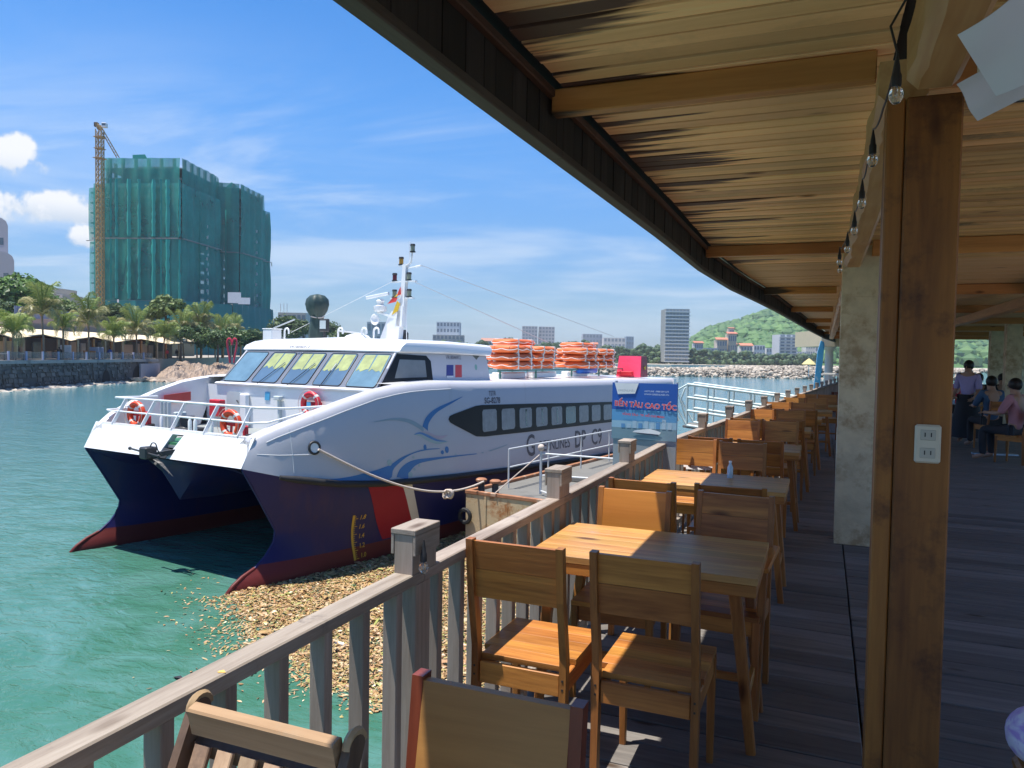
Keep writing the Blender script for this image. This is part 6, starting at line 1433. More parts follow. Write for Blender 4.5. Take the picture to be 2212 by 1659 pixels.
def block(name, plan, z0, z1, step=3.35, net=True, netmat=None, folds=()):
    """concrete floors and columns inside a plan outline, netting hung outside"""
    z = z0
    while z < z1-.5:
        MB().prism(plan, z, z+.35).build('floor_slab', CONC, tw); z += step
    mb = MB(); n = len(plan)
    for i in range(n):
        a, b_ = Vector(plan[i]), Vector(plan[(i+1) % n]); k = max(1, int((b_-a).length/4.2))
        for j in range(k):
            q = a.lerp(b_, (j+.5)/k); c = sum((Vector(p_) for p_ in plan), Vector((0, 0)))/n; q = q+(c-q).normalized()*.5; mb.box(q.x-.4, q.x+.4, q.y-.4, q.y+.4, z0, z1-.1)
    mb.build('columns', CONC, tw)
    c = sum((Vector(p_) for p_ in plan), Vector((0, 0)))/n; cb_ = [c+(Vector(p_)-c)*.55 for p_ in plan]; MB().prism([tuple(q) for q in cb_], z0, z1-1).build('core', CONC, tw)
    if net:
        for i in range(n):
            a, b_ = Vector(plan[i]), Vector(plan[(i+1) % n]); d = (b_-a); L_ = d.length; d.normalize(); nr = Vector((d.y, -d.x)); 
            if nr.dot(a-c) < 0: nr = -nr
            if nr.dot(a) > 0 and nr.dot(b_) > 0: continue
            tiers = [z0]+[q for q in (MIDZ, lerp(MIDZ, SHZ, .53)) if z0+2 < q < z1-2]+[z1]
            for za, zb in zip(tiers, tiers[1:]):
                rows = []; kk = max(8, int(L_/1.0))
                for j in range(kk+1):
                    u = j/kk; bul = .7+.35*math.sin(u*L_*1.3+za)+.25*math.sin(u*L_*.47); r = []
                    for v in (0, .33, .67, 1): q = a+d*(L_*u)+nr*(bul*(.6+.4*math.sin(PI*v))); r.append((q.x, q.y, lerp(za+.15, zb-.1, v)))
                    rows.append(r)
                MB().grid(rows).build('net_panel', netmat or NET, tw, smooth=60, fix=False)
                q0, q1 = a+nr*1.2, b_+nr*1.2; MB().slab([(q0.x, q0.y, za-.12), (q1.x, q1.y, za-.12), (q1.x, q1.y, za+.14), (q0.x, q0.y, za+.14)], (nr.x*.3, nr.y*.3, 0)).build('catch_platform', CONC, tw)
A1, A2, A3 = pxy(222, 254), pxy(391, 252), pxy(466, 277)
def addv(p_, d, k): return (p_[0]+d[0]*k, p_[1]+d[1]*k)
dF = (Vector(A2)-Vector(A1)).normalized(); bk = Vector((-dF.y, dF.x)); bk = bk if bk.dot(Vector(A1)) > 0 else -bk
back1 = addv(A1, bk, 22)
block('main', [A1, A2, A3, pxy(467, 288), back1], SHZ-1, TOPZ)                     # upper floors set back
B1, B2, B3 = pxy(205, 250), pxy(389, 247), pxy(470, 272)
block('main', [B1, B2, B3, pxy(470, 284), addv(B1, bk, 24)], MIDZ, SHZ)
L1, L2 = pxy(196, 256), pxy(216, 254); block('left_wing', [L1, L2, addv(L2, bk, 16), addv(L1, bk, 16)], G0, SHZ-.3)
# right wing
zr1 = hz(402, 500, 282); C1, C2, C3 = pxy(462, 278), pxy(516, 280), pxy(566, 300)
block('right_wing', [C1, C2, C3, pxy(564, 314), pxy(478, 300)], MIDZ, zr1)
zr2 = hz(456, 572, 304); D1, D2 = pxy(560, 302), pxy(578, 308); block('right_wing_end', [D1, D2, pxy(579, 320), pxy(562, 320)], 8, zr2)
# podium
E1, E2, E3, E4 = pxy(200, 246), pxy(392, 243), pxy(500, 258), pxy(584, 290); zp2 = hz(655, 500, 258)
block('podium', [E1, E2, E3, addv(E3, bk, 14), addv(E1, bk, 28)], G0, MIDZ, netmat=NETD); block('podium', [E3, E4, pxy(587, 302), pxy(512, 285)], G0, hz(720, 589, 290)+7.5 if False else zp2, netmat=NETD)
# roof edge upstands of netting
MB().slab([(*pxy(287, 253), TOPZ-.2), (*pxy(318, 253), TOPZ-.2), (*pxy(313, 253), TOPZ+1.2), (*pxy(287, 253), TOPZ+1.0)], (0, .2, 0)).build('net_upstand', NETB, tw); MB().slab([(*pxy(487, 285), zr1-.2), (*pxy(512, 285), zr1-.2), (*pxy(499, 285), zr1+1.6)], (0, .2, 0)).build('net_upstand', NETB, tw)
# bright vertical folds of doubled net
random.seed(21)
for px, w_ in ((240, 1.0), (252, 1.6), (279, 2.2), (301, 1.6), (332, 2.2), (348, .9), (362, 2.6), (388, 1.2), (226, 1.0)):
    for za, zb in ((MIDZ+.6, lerp(MIDZ, SHZ, .53)-.4), (lerp(MIDZ, SHZ, .53)+.5, SHZ+.8)):
        rows = []
        for k in range(16):
            z = lerp(za, zb, k/15); q = far(px+random.uniform(-.5, .5), 752, 246.2); wd = w_*random.uniform(.2, .38)
            rows.append([(q.x-dF.x*wd, q.y-dF.y*wd, z), (q.x-bk.x*.5, q.y-bk.y*.5, z), (q.x+dF.x*wd, q.y+dF.y*wd, z)])
        MB().grid(rows).build('folded_net', NETB, tw, smooth=50, fix=False)
for px, dep in ((431, 259.5), (487, 277.5)): 
    rows = []
    for k in range(14): z = lerp(MIDZ+1, SHZ-3, k/13); q = far(px+random.uniform(-.4, .4), 752, dep-1.5); rows.append([(q.x-.3, q.y, z), (q.x+.3, q.y, z)])
    MB().grid(rows).build('folded_net', NETB, tw, fix=False)
# small pale patches tied to the net and the site boards
for px, dep, y0 in ((447, 263, 490), (554, 293, 500), (255, 245, 650)):
    for k in range(8): 
        y = y0+k*23; 
        if y > 700: break
        q = far(px+random.uniform(-1, 1), y, dep-2.2); MB().box(q.x-.35, q.x+.35, q.y, q.y+.05, q.z-.5, q.z+.5).build('pale_patch', MATS['white_card'], tw)
for px, py, w_, h in ((506, 643, 4.4, 3.6), (527, 650, 4.0, 2.2)):
    q = far(px, py, 256); bo = MB().slab([q+R0*-(w_/2)+Vector((0, 0, -h/2)), q+R0*(w_/2)+Vector((0, 0, -h/2)), q+R0*(w_/2)+Vector((0, 0, h/2)), q+R0*-(w_/2)+Vector((0, 0, h/2))], F0*.3).build('site_board', MATS['white_card'], tw)
# crane
YC = mat('crane_yellow', (.42, .25, .08), .6, var=.2, scale=.5)
cr_ = empty('tower_crane', (*pxy(217, 240), 0), psi, 'ochre lattice tower crane standing before the left side of the green tower', 'crane')
HT = hz(285, 217, 240)
for sx in (-.85, .85):
    for sy in (-.85, .85): MB().beam((sx, sy, 0), (sx, sy, HT), .22).build('mast_chord', YC, cr_)
z = 0; lat = MB()
while z < HT-1.5:
    for (a, b_) in (((-.85, -.85), (.85, -.85)), ((.85, -.85), (.85, .85)), ((.85, .85), (-.85, .85)), ((-.85, .85), (-.85, -.85))):
        lat.beam((*a, z), (*b_, z+1.7), .13); lat.beam((*b_, z), (*a, z+1.7), .10); lat.beam((*a, z), (*b_, z), .12)
    z += 1.7
lat.build('lattice', YC, cr_)
for z, s in ((HT-9, 1.5), (HT-6, 1.3), (HT-2.5, 1.4)): MB().box(-s, s, -s, s, z, z+.15).build('platform', YC, cr_)
MB().box(-.6, .6, -.6, .6, HT, HT+1.2).build('slewing_unit', YC, cr_); MB().beam((0, 0, HT), (-1.0, 0, HT+2.0), 1.2, .8).build('counter_jib', YC, cr_); MB().box(-1.6, -.5, -.6, .6, HT+.8, HT+2.2, .1).build('counterweight', BLACKP, cr_)
MB().box(.9, 2.3, -.8, .6, HT+.6, HT+2.0, .1).build('cab', MATS['white_card'], cr_); MB().box(1.0, 2.2, -.82, -.8, HT+1.1, HT+1.8).build('cab_window', PANE, cr_)
j0 = Vector((.6, .3, HT-.2)); j1 = Vector((4.4, 2.5, HT-8.0))
for d_ in ((-.4, 0), (.4, 0), (0, .7)): MB().beam(j0+Vector((d_[0], 0, d_[1])), j1+Vector((d_[0], 0, d_[1])), .26).build('jib_chord', YC, cr_)
for k in range(9): MB().beam(j0.lerp(j1, k/9)+Vector((-.4, 0, 0)), j0.lerp(j1, (k+1)/9)+Vector((0, 0, .7)), .14).build('jib_lattice', YC, cr_)

# ================================================================ far town, hill, breakwater
FACADE = {}
def town(px0, px1, pyt, dep, col, label, floors, cols=6, gz=-1, roofc=None, depth=18, win=(.20, .235, .27), balc=None):
    t = empty('building', (0, 0, 0), 0, label, 'building'); a, b_ = far(px0, 775, dep), far(px1, 775, dep); zt = far(px1, pyt, dep).z
    d = Vector((b_.x-a.x, b_.y-a.y, 0)); W_ = d.length; d.normalize(); n = Vector((-d.y, d.x, 0)); A_ = Vector((a.x, a.y, gz)); H_ = zt-gz
    mw = mat('facade_%d_%d_%d' % tuple(int(c*99) for c in col), col, .8, var=.05, scale=.05); wm_ = mat('far_window_%d' % int(win[2]*99), win, .2, var=.1)
    MB().prism([tuple(A_.xy), tuple((A_+d*W_).xy), tuple((A_+d*W_+n*depth).xy), tuple((A_+n*depth).xy)], gz, zt).build('wall', mw, t)
    if roofc: MB().slab([A_-d*.8-n*.8+Vector((0, 0, H_+.05)), A_+d*(W_+.8)-n*.8+Vector((0, 0, H_+.05)), A_+d*(W_+.8)+n*depth*.5+Vector((0, 0, H_+W_*.22)), A_-d*.8+n*depth*.5+Vector((0, 0, H_+W_*.22))], (0, 0, .5)).build('roof', mat('roof_%d' % int(roofc[0]*99), roofc, .8), t)
    fh = H_/floors; wb_ = W_/cols
    for f in range(floors):
        mb = MB()
        for c in range(cols):
            x0 = (c+.18)*wb_; x1 = (c+.82)*wb_; z0 = gz+f*fh+fh*.3; z1 = gz+f*fh+fh*.85; mb.slab([Vector((A_.x, A_.y, z0))+d*x0-n*.12, Vector((A_.x, A_.y, z0))+d*x1-n*.12, Vector((A_.x, A_.y, z1))+d*x1-n*.12, Vector((A_.x, A_.y, z1))+d*x0-n*.12], n*.1)
            if cols*floors <= 24: mb.build('window', wm_, t); mb = MB()
        if mb.f: mb.build('window_row', wm_, t, kind='stuff')
        if balc: MB().slab([Vector((A_.x, A_.y, gz+f*fh))-n*1.2-d*.4, Vector((A_.x, A_.y, gz+f*fh))-n*1.2+d*(W_+.4), Vector((A_.x, A_.y, gz+f*fh))+d*(W_+.4), Vector((A_.x, A_.y, gz+f*fh))-d*.4], (0, 0, fh*.32)).build('balcony', mat('balcony_pale', balc, .8), t)
    return t
WH, GRY, GR2 = (.52, .51, .50), (.36, .37, .38), (.24, .27, .30)
town(1436, 1487, 668, 560, (.28, .29, .27), 'tall grey apartment tower standing alone right of the orange floats', 15, 7, balc=(.45, .47, .47))
town(1683, 1721, 723, 620, (.62, .62, .62), 'white banded tower with a dark central strip below the hill', 9, 3, balc=(.75, .75, .74))
t = town(1127, 1160, 705, 900, (.36, .37, .40), 'left of two joined grey towers behind the floats', 9, 5); town(1163, 1197, 706, 905, (.40, .40, .42), 'right of two joined grey towers behind the floats', 9, 5)
town(934, 1000, 724, 640, (.42, .42, .40), 'low grey block behind the wheelhouse roof', 4, 8); town(942, 992, 696, 650, (.58, .60, .62), 'white and blue stepped building behind the wheelhouse', 6, 7)
town(1258, 1300, 722, 1000, (.30, .33, .38), 'wide bluish block beyond the rear float pile', 5, 6); town(1303, 1350, 730, 980, WH, 'pale building right of the bluish block', 4, 6); town(1352, 1368, 727, 1000, (.22, .30, .38), 'narrow blue-grey block near the red vent box', 5, 3)
town(792, 842, 696, 330, (.42, .43, .44), 'grey-white building behind the radar mast', 3, 5); town(600, 660, 676, 330, (.46, .42, .38), 'beige building behind the dense tree, aerials on its roof', 3, 6)
for k in range(3): q = far(606+k*7, 676, 330); t = empty('aerial', q, 0, 'thin rooftop aerial, %s of three on the beige building' % ('left', 'middle', 'right')[k], 'aerial'); MB().tube([(0, 0, -.5), (0, 0, 4)], .15, 5).build('rod', GALV, t)
random.seed(31)
hs = [(1500, 1518, 742, (.66, .64, .60), (.45, .17, .10)), (1520, 1550, 752, (.40, .46, .54), None), (1548, 1570, 735, (.55, .45, .34), (.50, .20, .12)), (1572, 1590, 722, (.58, .50, .36), (.52, .18, .11)), (1560, 1592, 748, (.62, .55, .48), (.50, .20, .13)), (1600, 1625, 748, (.70, .68, .64), (.50, .19, .12)), (1628, 1652, 746, (.74, .74, .72), None), (1655, 1678, 752, (.70, .70, .68), None), (1722, 1742, 760, (.70, .70, .70), None), (1640, 1690, 764, (.66, .66, .66), None), (1740, 1760, 742, (.6, .58, .5), None), (1745, 1775, 720, (.68, .69, .70), None), (1270, 1290, 745, (.55, .40, .15), (.45, .22, .08)), (1230, 1245, 742, (.55, .42, .2), None), (1318, 1335, 745, (.7, .68, .64), None), (1040, 1070, 738, (.66, .62, .58), (.42, .22, .16)), (1575, 1584, 710, (.66, .5, .42), (.5, .2, .12))]
for i, (a, b_, yt, c_, rf) in enumerate(hs):
    q = far(a, yt, 640); town(a, b_, yt, 640+i*4, c_, ('pale house with a red roof at the foot of the hill', 'blue-grey hotel at the foot of the hill', 'tan house with terracotta roof on the lower slope', 'ochre villa with orange-red roof on the slope', 'terracotta-roofed row at the foot of the slope', 'white house with red roof left of the white villas', 'white villa in the middle of the shore', 'white block left of the banded tower', 'small white block right of the banded tower', 'long low white building on the far shore', 'cream house on the slope near the eave', 'white house high on the slope under the eave', 'yellow house on the far shore', 'ochre gable on the far shore', 'small white house on the far shore', 'pale hipped house behind the wheelhouse', 'red-roofed villa highest on the slope')[i], 3, 4, gz=-2, roofc=rf, depth=10)
# hill
HILL = mat('hill_green', (.055, .13, .03), .9, var=.3, scale=.02)
crest = [(1440, 770), (1488, 744), (1530, 716), (1600, 698), (1640, 680), (1690, 668), (1760, 655), (1850, 640), (2000, 650), (2150, 690), (2300, 760)]
def hill_pt(px, t): # t 0 foot, 1 crest
    yt = pl(crest, px); d = lerp(700, 1250, t); q = far(px, 775, d); zc = far(px, yt, 1250).z
    z = lerp(-2.5, zc, t**.8); nz = mnoise.noise(Vector((q.x*.012, q.y*.012, 0)))*.14+mnoise.noise(Vector((q.x*.04, q.y*.04, 5)))*.05; return Vector((q.x, q.y, z+nz*max(0, zc)*math.sin(PI*min(1, t*.9))))
rows = [[hill_pt(px, t/14) for px in range(1430, 2360, 12)] for t in range(15)]+[[hill_pt(px, 1)+Vector((0, 300, -40)) for px in range(1430, 2360, 12)]]
MB().grid(rows).build('hill', HILL, kind='structure', smooth=60)
random.seed(77); hb = MB(); ico = bmesh.new(); bmesh.ops.create_icosphere(ico, subdivisions=1, radius=1); V0 = [v.co.copy() for v in ico.verts]; F0_ = [tuple(v.index for v in f.verts) for f in ico.faces]; ico.free()
for _ in range(8000):
    px = random.uniform(1445, 2200); t_ = random.random()**.8; q = hill_pt(px, t_); s = 2.2+9*random.random()**2.6
    hb.add([q+Vector((v.x*s*random.uniform(.8, 1.2), v.y*s, v.z*s*.8+s*.2)) for v in V0], F0_)
o = hb.build('hill_forest', leafmat('hill_forest', (.045, .11, .022), (.12, .23, .05), .1), kind='stuff', fix=False)
# far shore: beach strip and tree belt
MB().prism([tuple(far(880, 778, 560).xy), tuple(far(1310, 778, 560).xy), tuple(far(1450, 778, 520).xy), tuple(far(1760, 778, 560).xy), tuple(far(2400, 778, 500).xy), tuple(far(2400, 778, 2500).xy), tuple(far(600, 778, 2500).xy), tuple(far(600, 778, 700).xy)], -8, -2.6).build('far_shore_ground', mat('far_sand', (.48, .42, .33), .9, var=.08, scale=.02), kind='structure')
fb = MB()
for _ in range(3600):
    px = random.uniform(560, 1760); dep = random.uniform(575, 700); q = far(px, 775, dep)
    ht = pl([(560, 13), (880, 12), (960, 13), (1060, 15), (1130, 13), (1180, 16), (1260, 15), (1310, 11), (1436, 14), (1500, 12), (1600, 8), (1760, 7)], px)*(.75+.35*mnoise.noise(Vector((px*.04, 0, 0)))+.15*mnoise.noise(Vector((px*.17, 3, 0)))); z = random.uniform(-2, ht); s = random.uniform(1.3, 3.2)
    fb.add([Vector((q.x+v.x*s*random.uniform(.8, 1.25), q.y+v.y*s, z+v.z*s*.85)) for v in V0], F0_)
o = fb.build('shore_wood', leafmat('shore_wood', (.028, .06, .02), (.075, .12, .035), .1), kind='stuff', fix=False)
for i, (px, yt, r) in enumerate(((1232, 732, 9), (1188, 738, 8), (1045, 735, 8), (1100, 728, 9), (1210, 740, 8), (860, 715, 7))): tr(px, yt, 560 if i < 5 else 300, r, ('umbrella-crowned tree behind the rear float pile', 'dark tree right of the joined grey towers', 'tree right of the wheelhouse end', 'flat-crowned tree over the front float pile', 'tree between the two float piles', 'rounded tree left of the radar mast')[i], LEAFD, i, 2500, gz=-2)
# breakwater
rocks('breakwater_rocks', [(*far(1290, 800, 214).xy, WZ-.3, 3.6, 2.3), (*far(1500, 805, 208).xy, WZ-.3, 3.6, 2.4), (*far(1640, 805, 206).xy, WZ-.3, 5, 3.2), (*far(1760, 808, 200).xy, WZ-.3, 6, 3.6), (*far(2100, 815, 190).xy, WZ-.3, 6, 3.6)], 3800, .28, .8, 14, mat('breakwater_rock', (.36, .31, .25), .9, var=.3, scale=.3, island=.45), 'long breakwater of pale tan rocks across the bay', spread=2, cat='breakwater', squash=.8)
# moored boats far right, umbrella, flag and pavilion at the pier end
t = empty('beach_umbrella', (*far(1748, 770, 150).xy, -1.5), 0, 'pale yellow parasol left of the blue feather flag', 'parasol'); zt = far(1748, 774, 150).z+1.5; MB().lathe([(.05, zt), (.9, zt-.7), (1.35, zt-1.2)][::-1], n=10).build('canopy', mat('parasol_yellow', (.62, .50, .22), .8), t, smooth=20); MB().tube([(0, 0, 0), (0, 0, zt)], .08, 6).build('pole', GALV, t)
q = far(1767, 800, 26); t = empty('feather_flag', (q.x, q.y, 0), psi, 'tall sky-blue feather flag at the far end of the row of chairs', 'flag')
def fz(py, d=26, px=1767): return far(px, py, d).z
MB().slab([(-.14, 0, fz(858)), (.05, 0, fz(858)), (.20, 0, fz(745)), (.17, 0, fz(738)), (.07, 0, fz(736)), (-.03, 0, fz(760))], (0, .03, 0)).build('cloth', mat('flag_sky_blue', (.08, .40, .68), .7, var=.2, scale=2, stain=(.55, .70, .78), sscale=3.5, sth=.54), t); MB().tube([(.05, .05, 0), (.10, .05, fz(736))], .025, 6).build('pole', GALV, t)
MB().lathe([(.3, 0), (.25, .06)], n=10).build('foot', IRON, t)
t = empty('pavilion', (0, 0, 0), 0, 'cream box-topped pavilion on a round column at the end of the walkway', 'building')
a, b_ = far(1775, 720, 32), far(1830, 722, 32); CRM = mat('cream_render', (.60, .50, .33), .7, var=.06); CRP = mat('cream_column', (.62, .60, .54), .7, var=.06)
MB().slab([Vector((a.x, a.y, fz(748, 32, 1775))), Vector((b_.x, b_.y, fz(748, 32, 1775))), Vector((b_.x, b_.y, fz(713, 32, 1775))), Vector((a.x, a.y, fz(713, 32, 1775)))], F0*3).build('top_box', CRM, t)
q = far(1790, 800, 33); MB().lathe([(.24, 0), (.24, .2), (.17, .25), (.17, fz(756, 33)), (.3, fz(749, 33))], (q.x, q.y, 0), 12).build('column', CRP, t, smooth=40)
q = far(1781, 850, 30); t = empty('white_fence', (q.x, q.y, 0), 0, 'white slatted fence panel at the far end of the walkway', 'fence')
for k in range(14): MB().box(k*.11, k*.11+.05, 0, .03, .1, 1.05).build('slat', CRP, t)
MB().box(-.1, 1.6, -.03, .06, 1.051, 1.13, .01).build('rail', CRP, t); MB().box(-.1, 1.6, -.1, .1, -.02, .10, .01).build('kerb', CRP, t)
q = far(1775, 880, 24); t = empty('planter_wall', (q.x-.2, q.y, 0), 0, 'low red-brown wall behind the last tables', 'wall')
for k in range(4):
    for r_ in range(4): MB().box(k*.52+(r_ % 2)*.06, k*.52+.50+(r_ % 2)*.06, 0, .25, r_*.16, r_*.16+.15, .008).build('block', mat('redbrown_block', (.22, .085, .06), .8, rand=.2), t)

# ================================================================ people in the shaded hall
SKIN = mat('skin', (.42, .25, .17), .5, var=.04); HAIR = mat('black_hair', (.012, .010, .010), .5)
def figure(loc, rz, label, shirt, trousers, pose='sit', skirt=None):
    """one continuous body grown along a posed skeleton; clothes and hair over it"""
    t = empty('person', loc, rz, label, 'person')
    if pose == 'sit':
        J = {'pel': (0, 0, .52), 'sp': (0, -.02, .75), 'ch': (0, 0, .98), 'nk': (0, .01, 1.13), 'hd': (0, .04, 1.24), 'ht': (0, .03, 1.33)}
        for s, n in ((-1, 'l'), (1, 'r')):
            J['hp'+n] = (s*.09, .05, .52); J['kn'+n] = (s*.12, .44, .53); J['an'+n] = (s*.13, .42, .09); J['to'+n] = (s*.14, .58, .04)
            J['sh'+n] = (s*.17, 0, 1.06); J['el'+n] = (s*.24, .12, .80); J['wr'+n] = (s*.14, .36, .80); J['ha'+n] = (s*.11, .45, .80)
    else:
        J = {'pel': (0, 0, .90), 'sp': (0, 0, 1.08), 'ch': (0, 0, 1.28), 'nk': (0, 0, 1.42), 'hd': (0, .02, 1.53), 'ht': (0, .02, 1.62)}
        for s, n in ((-1, 'l'), (1, 'r')):
            J['hp'+n] = (s*.09, 0, .88); J['kn'+n] = (s*.10, .02, .48); J['an'+n] = (s*.10, -.02, .08); J['to'+n] = (s*.11, .12, .04)
            J['sh'+n] = (s*.17, 0, 1.34); J['el'+n] = (s*.22, .02, 1.07); J['wr'+n] = (s*.20, .18, .93); J['ha'+n] = (s*.18, .25, .90)
    names = list(J); E_ = [('pel', 'sp'), ('sp', 'ch'), ('ch', 'nk'), ('nk', 'hd'), ('hd', 'ht')]+[e for n in 'lr' for e in (('pel', 'hp'+n), ('hp'+n, 'kn'+n), ('kn'+n, 'an'+n), ('an'+n, 'to'+n), ('ch', 'sh'+n), ('sh'+n, 'el'+n), ('el'+n, 'wr'+n), ('wr'+n, 'ha'+n))]
    R_ = {'pel': .13, 'sp': .12, 'ch': .14, 'nk': .05, 'hd': .085, 'ht': .075}; R2 = {'hp': .09, 'kn': .06, 'an': .04, 'to': .035, 'sh': .06, 'el': .042, 'wr': .028, 'ha': .03}
    def grow(nm, keys, extra, mt_, sub=2):
        ks = [k for k in names if k in keys]; me = bpy.data.meshes.new(nm); me.from_pydata([J[k] for k in ks], [(ks.index(a), ks.index(b_)) for a, b_ in E_ if a in ks and b_ in ks], []); o = bpy.data.objects.new(nm, me); C.objects.link(o)
        md = o.modifiers.new('skin', 'SKIN'); me.skin_vertices[0].data[0].use_root = True
        for i, k in enumerate(ks): r = (R_.get(k) or R2[k[:2]])+extra; me.skin_vertices[0].data[i].radius = (r, r*(.75 if k in ('pel', 'sp', 'ch') else 1))
        ss = o.modifiers.new('sub', 'SUBSURF'); ss.levels = ss.render_levels = sub; dg = bpy.context.evaluated_depsgraph_get(); me2 = bpy.data.meshes.new_from_object(o.evaluated_get(dg)); me2.name = nm
        o.modifiers.clear(); o.data = me2; me2.materials.clear(); me2.materials.append(mt_); me2.polygons.foreach_set('use_smooth', [True]*len(me2.polygons)); o.parent = t; return o
    grow('body', names, 0, SKIN)
    grow('shirt', ['pel', 'sp', 'ch', 'shl', 'shr', 'ell', 'elr'], .016, shirt); grow('trousers', ['pel', 'hpl', 'hpr', 'knl', 'knr', 'anl', 'anr'], .014, trousers)
    h = Vector(J['hd']); MB().ball((h.x, h.y-.02, h.z+.035), .105, 12, 8, (.9, 1.0, 1.05)).build('hair', HAIR, t, smooth=60)
    MB().ball((h.x, h.y+.088, h.z-.005), .014, 6, 5, (.8, 1.2, 1.4)).build('nose', SKIN, t, smooth=60)
    for s in (-1, 1): MB().ball((s*.032, h.y+.080, h.z+.02), .010, 6, 4).build('eye', HAIR, t)
    for s, n in ((-1, 'l'), (1, 'r')):
        hh = Vector(J['ha'+n]); d = (hh-Vector(J['wr'+n])).normalized(); sd = Vector((1, 0, 0))
        for f in range(4): b0 = hh+sd*(.027-.018*f)*s*-1; MB().tube([b0, b0+d*(.045+.008*(f in (1, 2)))+Vector((0, 0, -.004)), b0+d*.075+Vector((0, 0, -.022))], [.009, .008, .006], 6).build('finger', SKIN, t, smooth=60)
        MB().tube([hh-d*.02-sd*s*.02, hh+d*.02-sd*s*.045, hh+d*.045-sd*s*.045], [.010, .009, .007], 6).build('thumb', SKIN, t, smooth=60)
    if skirt: MB().lathe([(.28, .12), (.26, .5), (.17, .98)], n=16).build('long_skirt', skirt, t, smooth=60)
    return t
def seat_at(px, py, d=None): q = onz(px, py, 0); return q
LILAC = mat('cloth_lilac', (.42, .36, .62), .8); NAVYC = mat('cloth_navy', (.06, .12, .22), .8); PNK = mat('cloth_rose', (.50, .24, .28), .8); DKC = mat('cloth_charcoal', (.03, .03, .035), .8); RDC = MATS['cloth_red']; WTC = MATS['cloth_white']
def r7(x, y): return ((3700+x*.4219)/1.8228, (1200+y*.4219)/1.8228)
P_ = onz(*r7(245, 1290), 0); figure((P_.x, P_.y, 0), 2.6, 'person in a lilac top and long dark skirt standing just right of the timber post', LILAC, DKC, 'stand', DKC)
P_ = onz(*r7(465, 1350), 0); figure((P_.x, P_.y, 0), .35, 'person in a blue shirt seated with back to the viewer in the hall', NAVYC, DKC); cq = copy_tree(chairA, (P_.x, P_.y, 0), .35, 'dark chair of the person in the blue shirt')
P_ = onz(*r7(690, 1480), 0); figure((P_.x, P_.y, 0), .9, 'person in a rose-pink shirt seated nearest the right frame edge', PNK, DKC); copy_tree(chairA, (P_.x, P_.y, 0), .9, 'chair of the person in the rose-pink shirt')
P_ = onz(*r7(350, 1180), 0); figure((P_.x, P_.y, 0), 2.9, 'person in dark clothes seated facing the viewer behind the blue shirt', DKC, DKC); P_ = onz(*r7(560, 1180), 0); figure((P_.x, P_.y, 0), 3.4, 'person in black at the back of the group beside the stone post', CB, CB)
P_ = onz(*r7(180, 1180), 0); figure((P_.x, P_.y, 0), 2.2, 'person in red half hidden by the timber post', RDC, DKC)
P_ = onz(*r7(480, 1300), 0); copy_tree(tab, (P_.x+.3, P_.y+1.6, 0), .3, 'teak table among the seated people in the hall')
for i, (x, y, rz) in enumerate(((.45, 13.4, 1.6), (.5, 15.2, 1.6), (2.0, 20.5, .2), (4.6, 15.0, 1.8), (5.2, 18, 2.2))):
    copy_tree(chairA, (x+1.2*(i < 2), y+3*(i < 2), 0), rz, ('empty chair left of the people in the hall', 'second empty chair left of the people in the hall', 'empty chair behind the standing person', 'chair at the right frame edge in the hall', 'far chair at the right frame edge in the hall')[i])
P_ = onz(*r7(480, 1385), 0); t = empty('sandal_board', (P_.x, P_.y-.3, 0), .2, 'pale blue flat board lying on the hall floor', 'board'); MB().box(-.35, .35, -.08, .08, .002, .03, .005).build('body', BB, t)
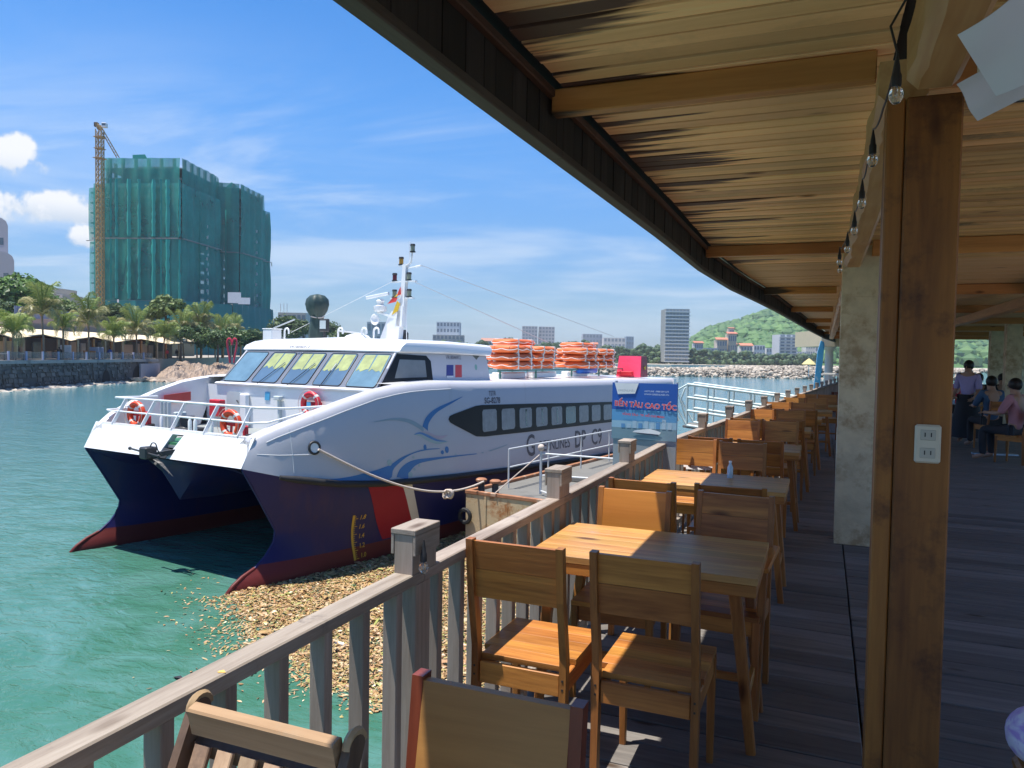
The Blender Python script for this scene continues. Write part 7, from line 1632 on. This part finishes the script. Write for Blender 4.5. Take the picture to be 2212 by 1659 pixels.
# the cloth bundle cut by the right frame edge
q0 = ony_ = None
P_ = CP+ray(2245, 1585)*2.2
m, nt, b, nn = nodes('lilac_tiedye'); tcn = nn('ShaderNodeTexCoord'); n_ = nn('ShaderNodeTexNoise'); nt.links.new(tcn.outputs['Object'], n_.inputs[0]); n_.inputs['Scale'].default_value = 16; n_.inputs['Distortion'].default_value = 1.5; rr = nn('ShaderNodeMapRange'); nt.links.new(n_.outputs[0], rr.inputs[0]); rr.inputs[1].default_value = .42; rr.inputs[2].default_value = .60
mx_ = nn('ShaderNodeMixRGB'); nt.links.new(rr.outputs[0], mx_.inputs[0]); mx_.inputs[1].default_value = (.80, .78, .90, 1); mx_.inputs[2].default_value = (.52, .36, .74, 1); nt.links.new(mx_.outputs[0], b.inputs['Base Color']); b.inputs['Roughness'].default_value = .85
t = empty('stool', (P_.x, P_.y, 0), 0, 'wooden stool carrying the lilac cloth cushion at the right frame edge', 'stool'); MB().box(-.055, .055, -.055, .055, P_.z-.13, P_.z-.095, .01).build('seat', W_X, t)
for sx in (-.035, .035):
    for sy in (-.035, .035): MB().beam((sx, sy, 0), (sx, sy, P_.z-.131), .03).build('leg', W_Z, t)
t = empty('cushion', (P_.x, P_.y, P_.z-.094), 0, 'white and lilac patterned cloth cushion cut by the right frame edge', 'cushion'); MB().ball((0, 0, .085), .085, 20, 12, (1, 1, 1)).build('cover', m, t, smooth=80)
for o in FR: bpy.data.objects.remove(o)

# ================================================================ sea haze
hz_m = bpy.data.materials.new('sea_haze'); hz_m.use_nodes = True; hn = hz_m.node_tree.nodes; hn.clear()
pv = hn.new('ShaderNodeVolumePrincipled'); ho = hn.new('ShaderNodeOutputMaterial'); pv.inputs['Color'].default_value = (.80, .90, 1, 1); pv.inputs['Density'].default_value = .00018; pv.inputs['Anisotropy'].default_value = .2
hz_m.node_tree.links.new(pv.outputs[0], ho.inputs['Volume'])
MB().box(-3000, 3000, -350, 4000, -9.2, 125).build('haze', hz_m, kind='stuff', fix=True)

q = onz((600+660*.4069)/1.8228, (2500+355*.4069)/1.8228, .883)
t = empty('leaf', (q.x, q.y, .8815), 0, 'small yellow leaf lying on the nearest stretch of the grey railing', 'leaf'); MB().add([(-.012, 0, 0), (0, -.007, .002), (.013, .002, .001), (.002, .008, .003)], [(0, 1, 2, 3)]).build('blade', mat('yellow_leaf', (.70, .45, .10), .6), t, fix=False)
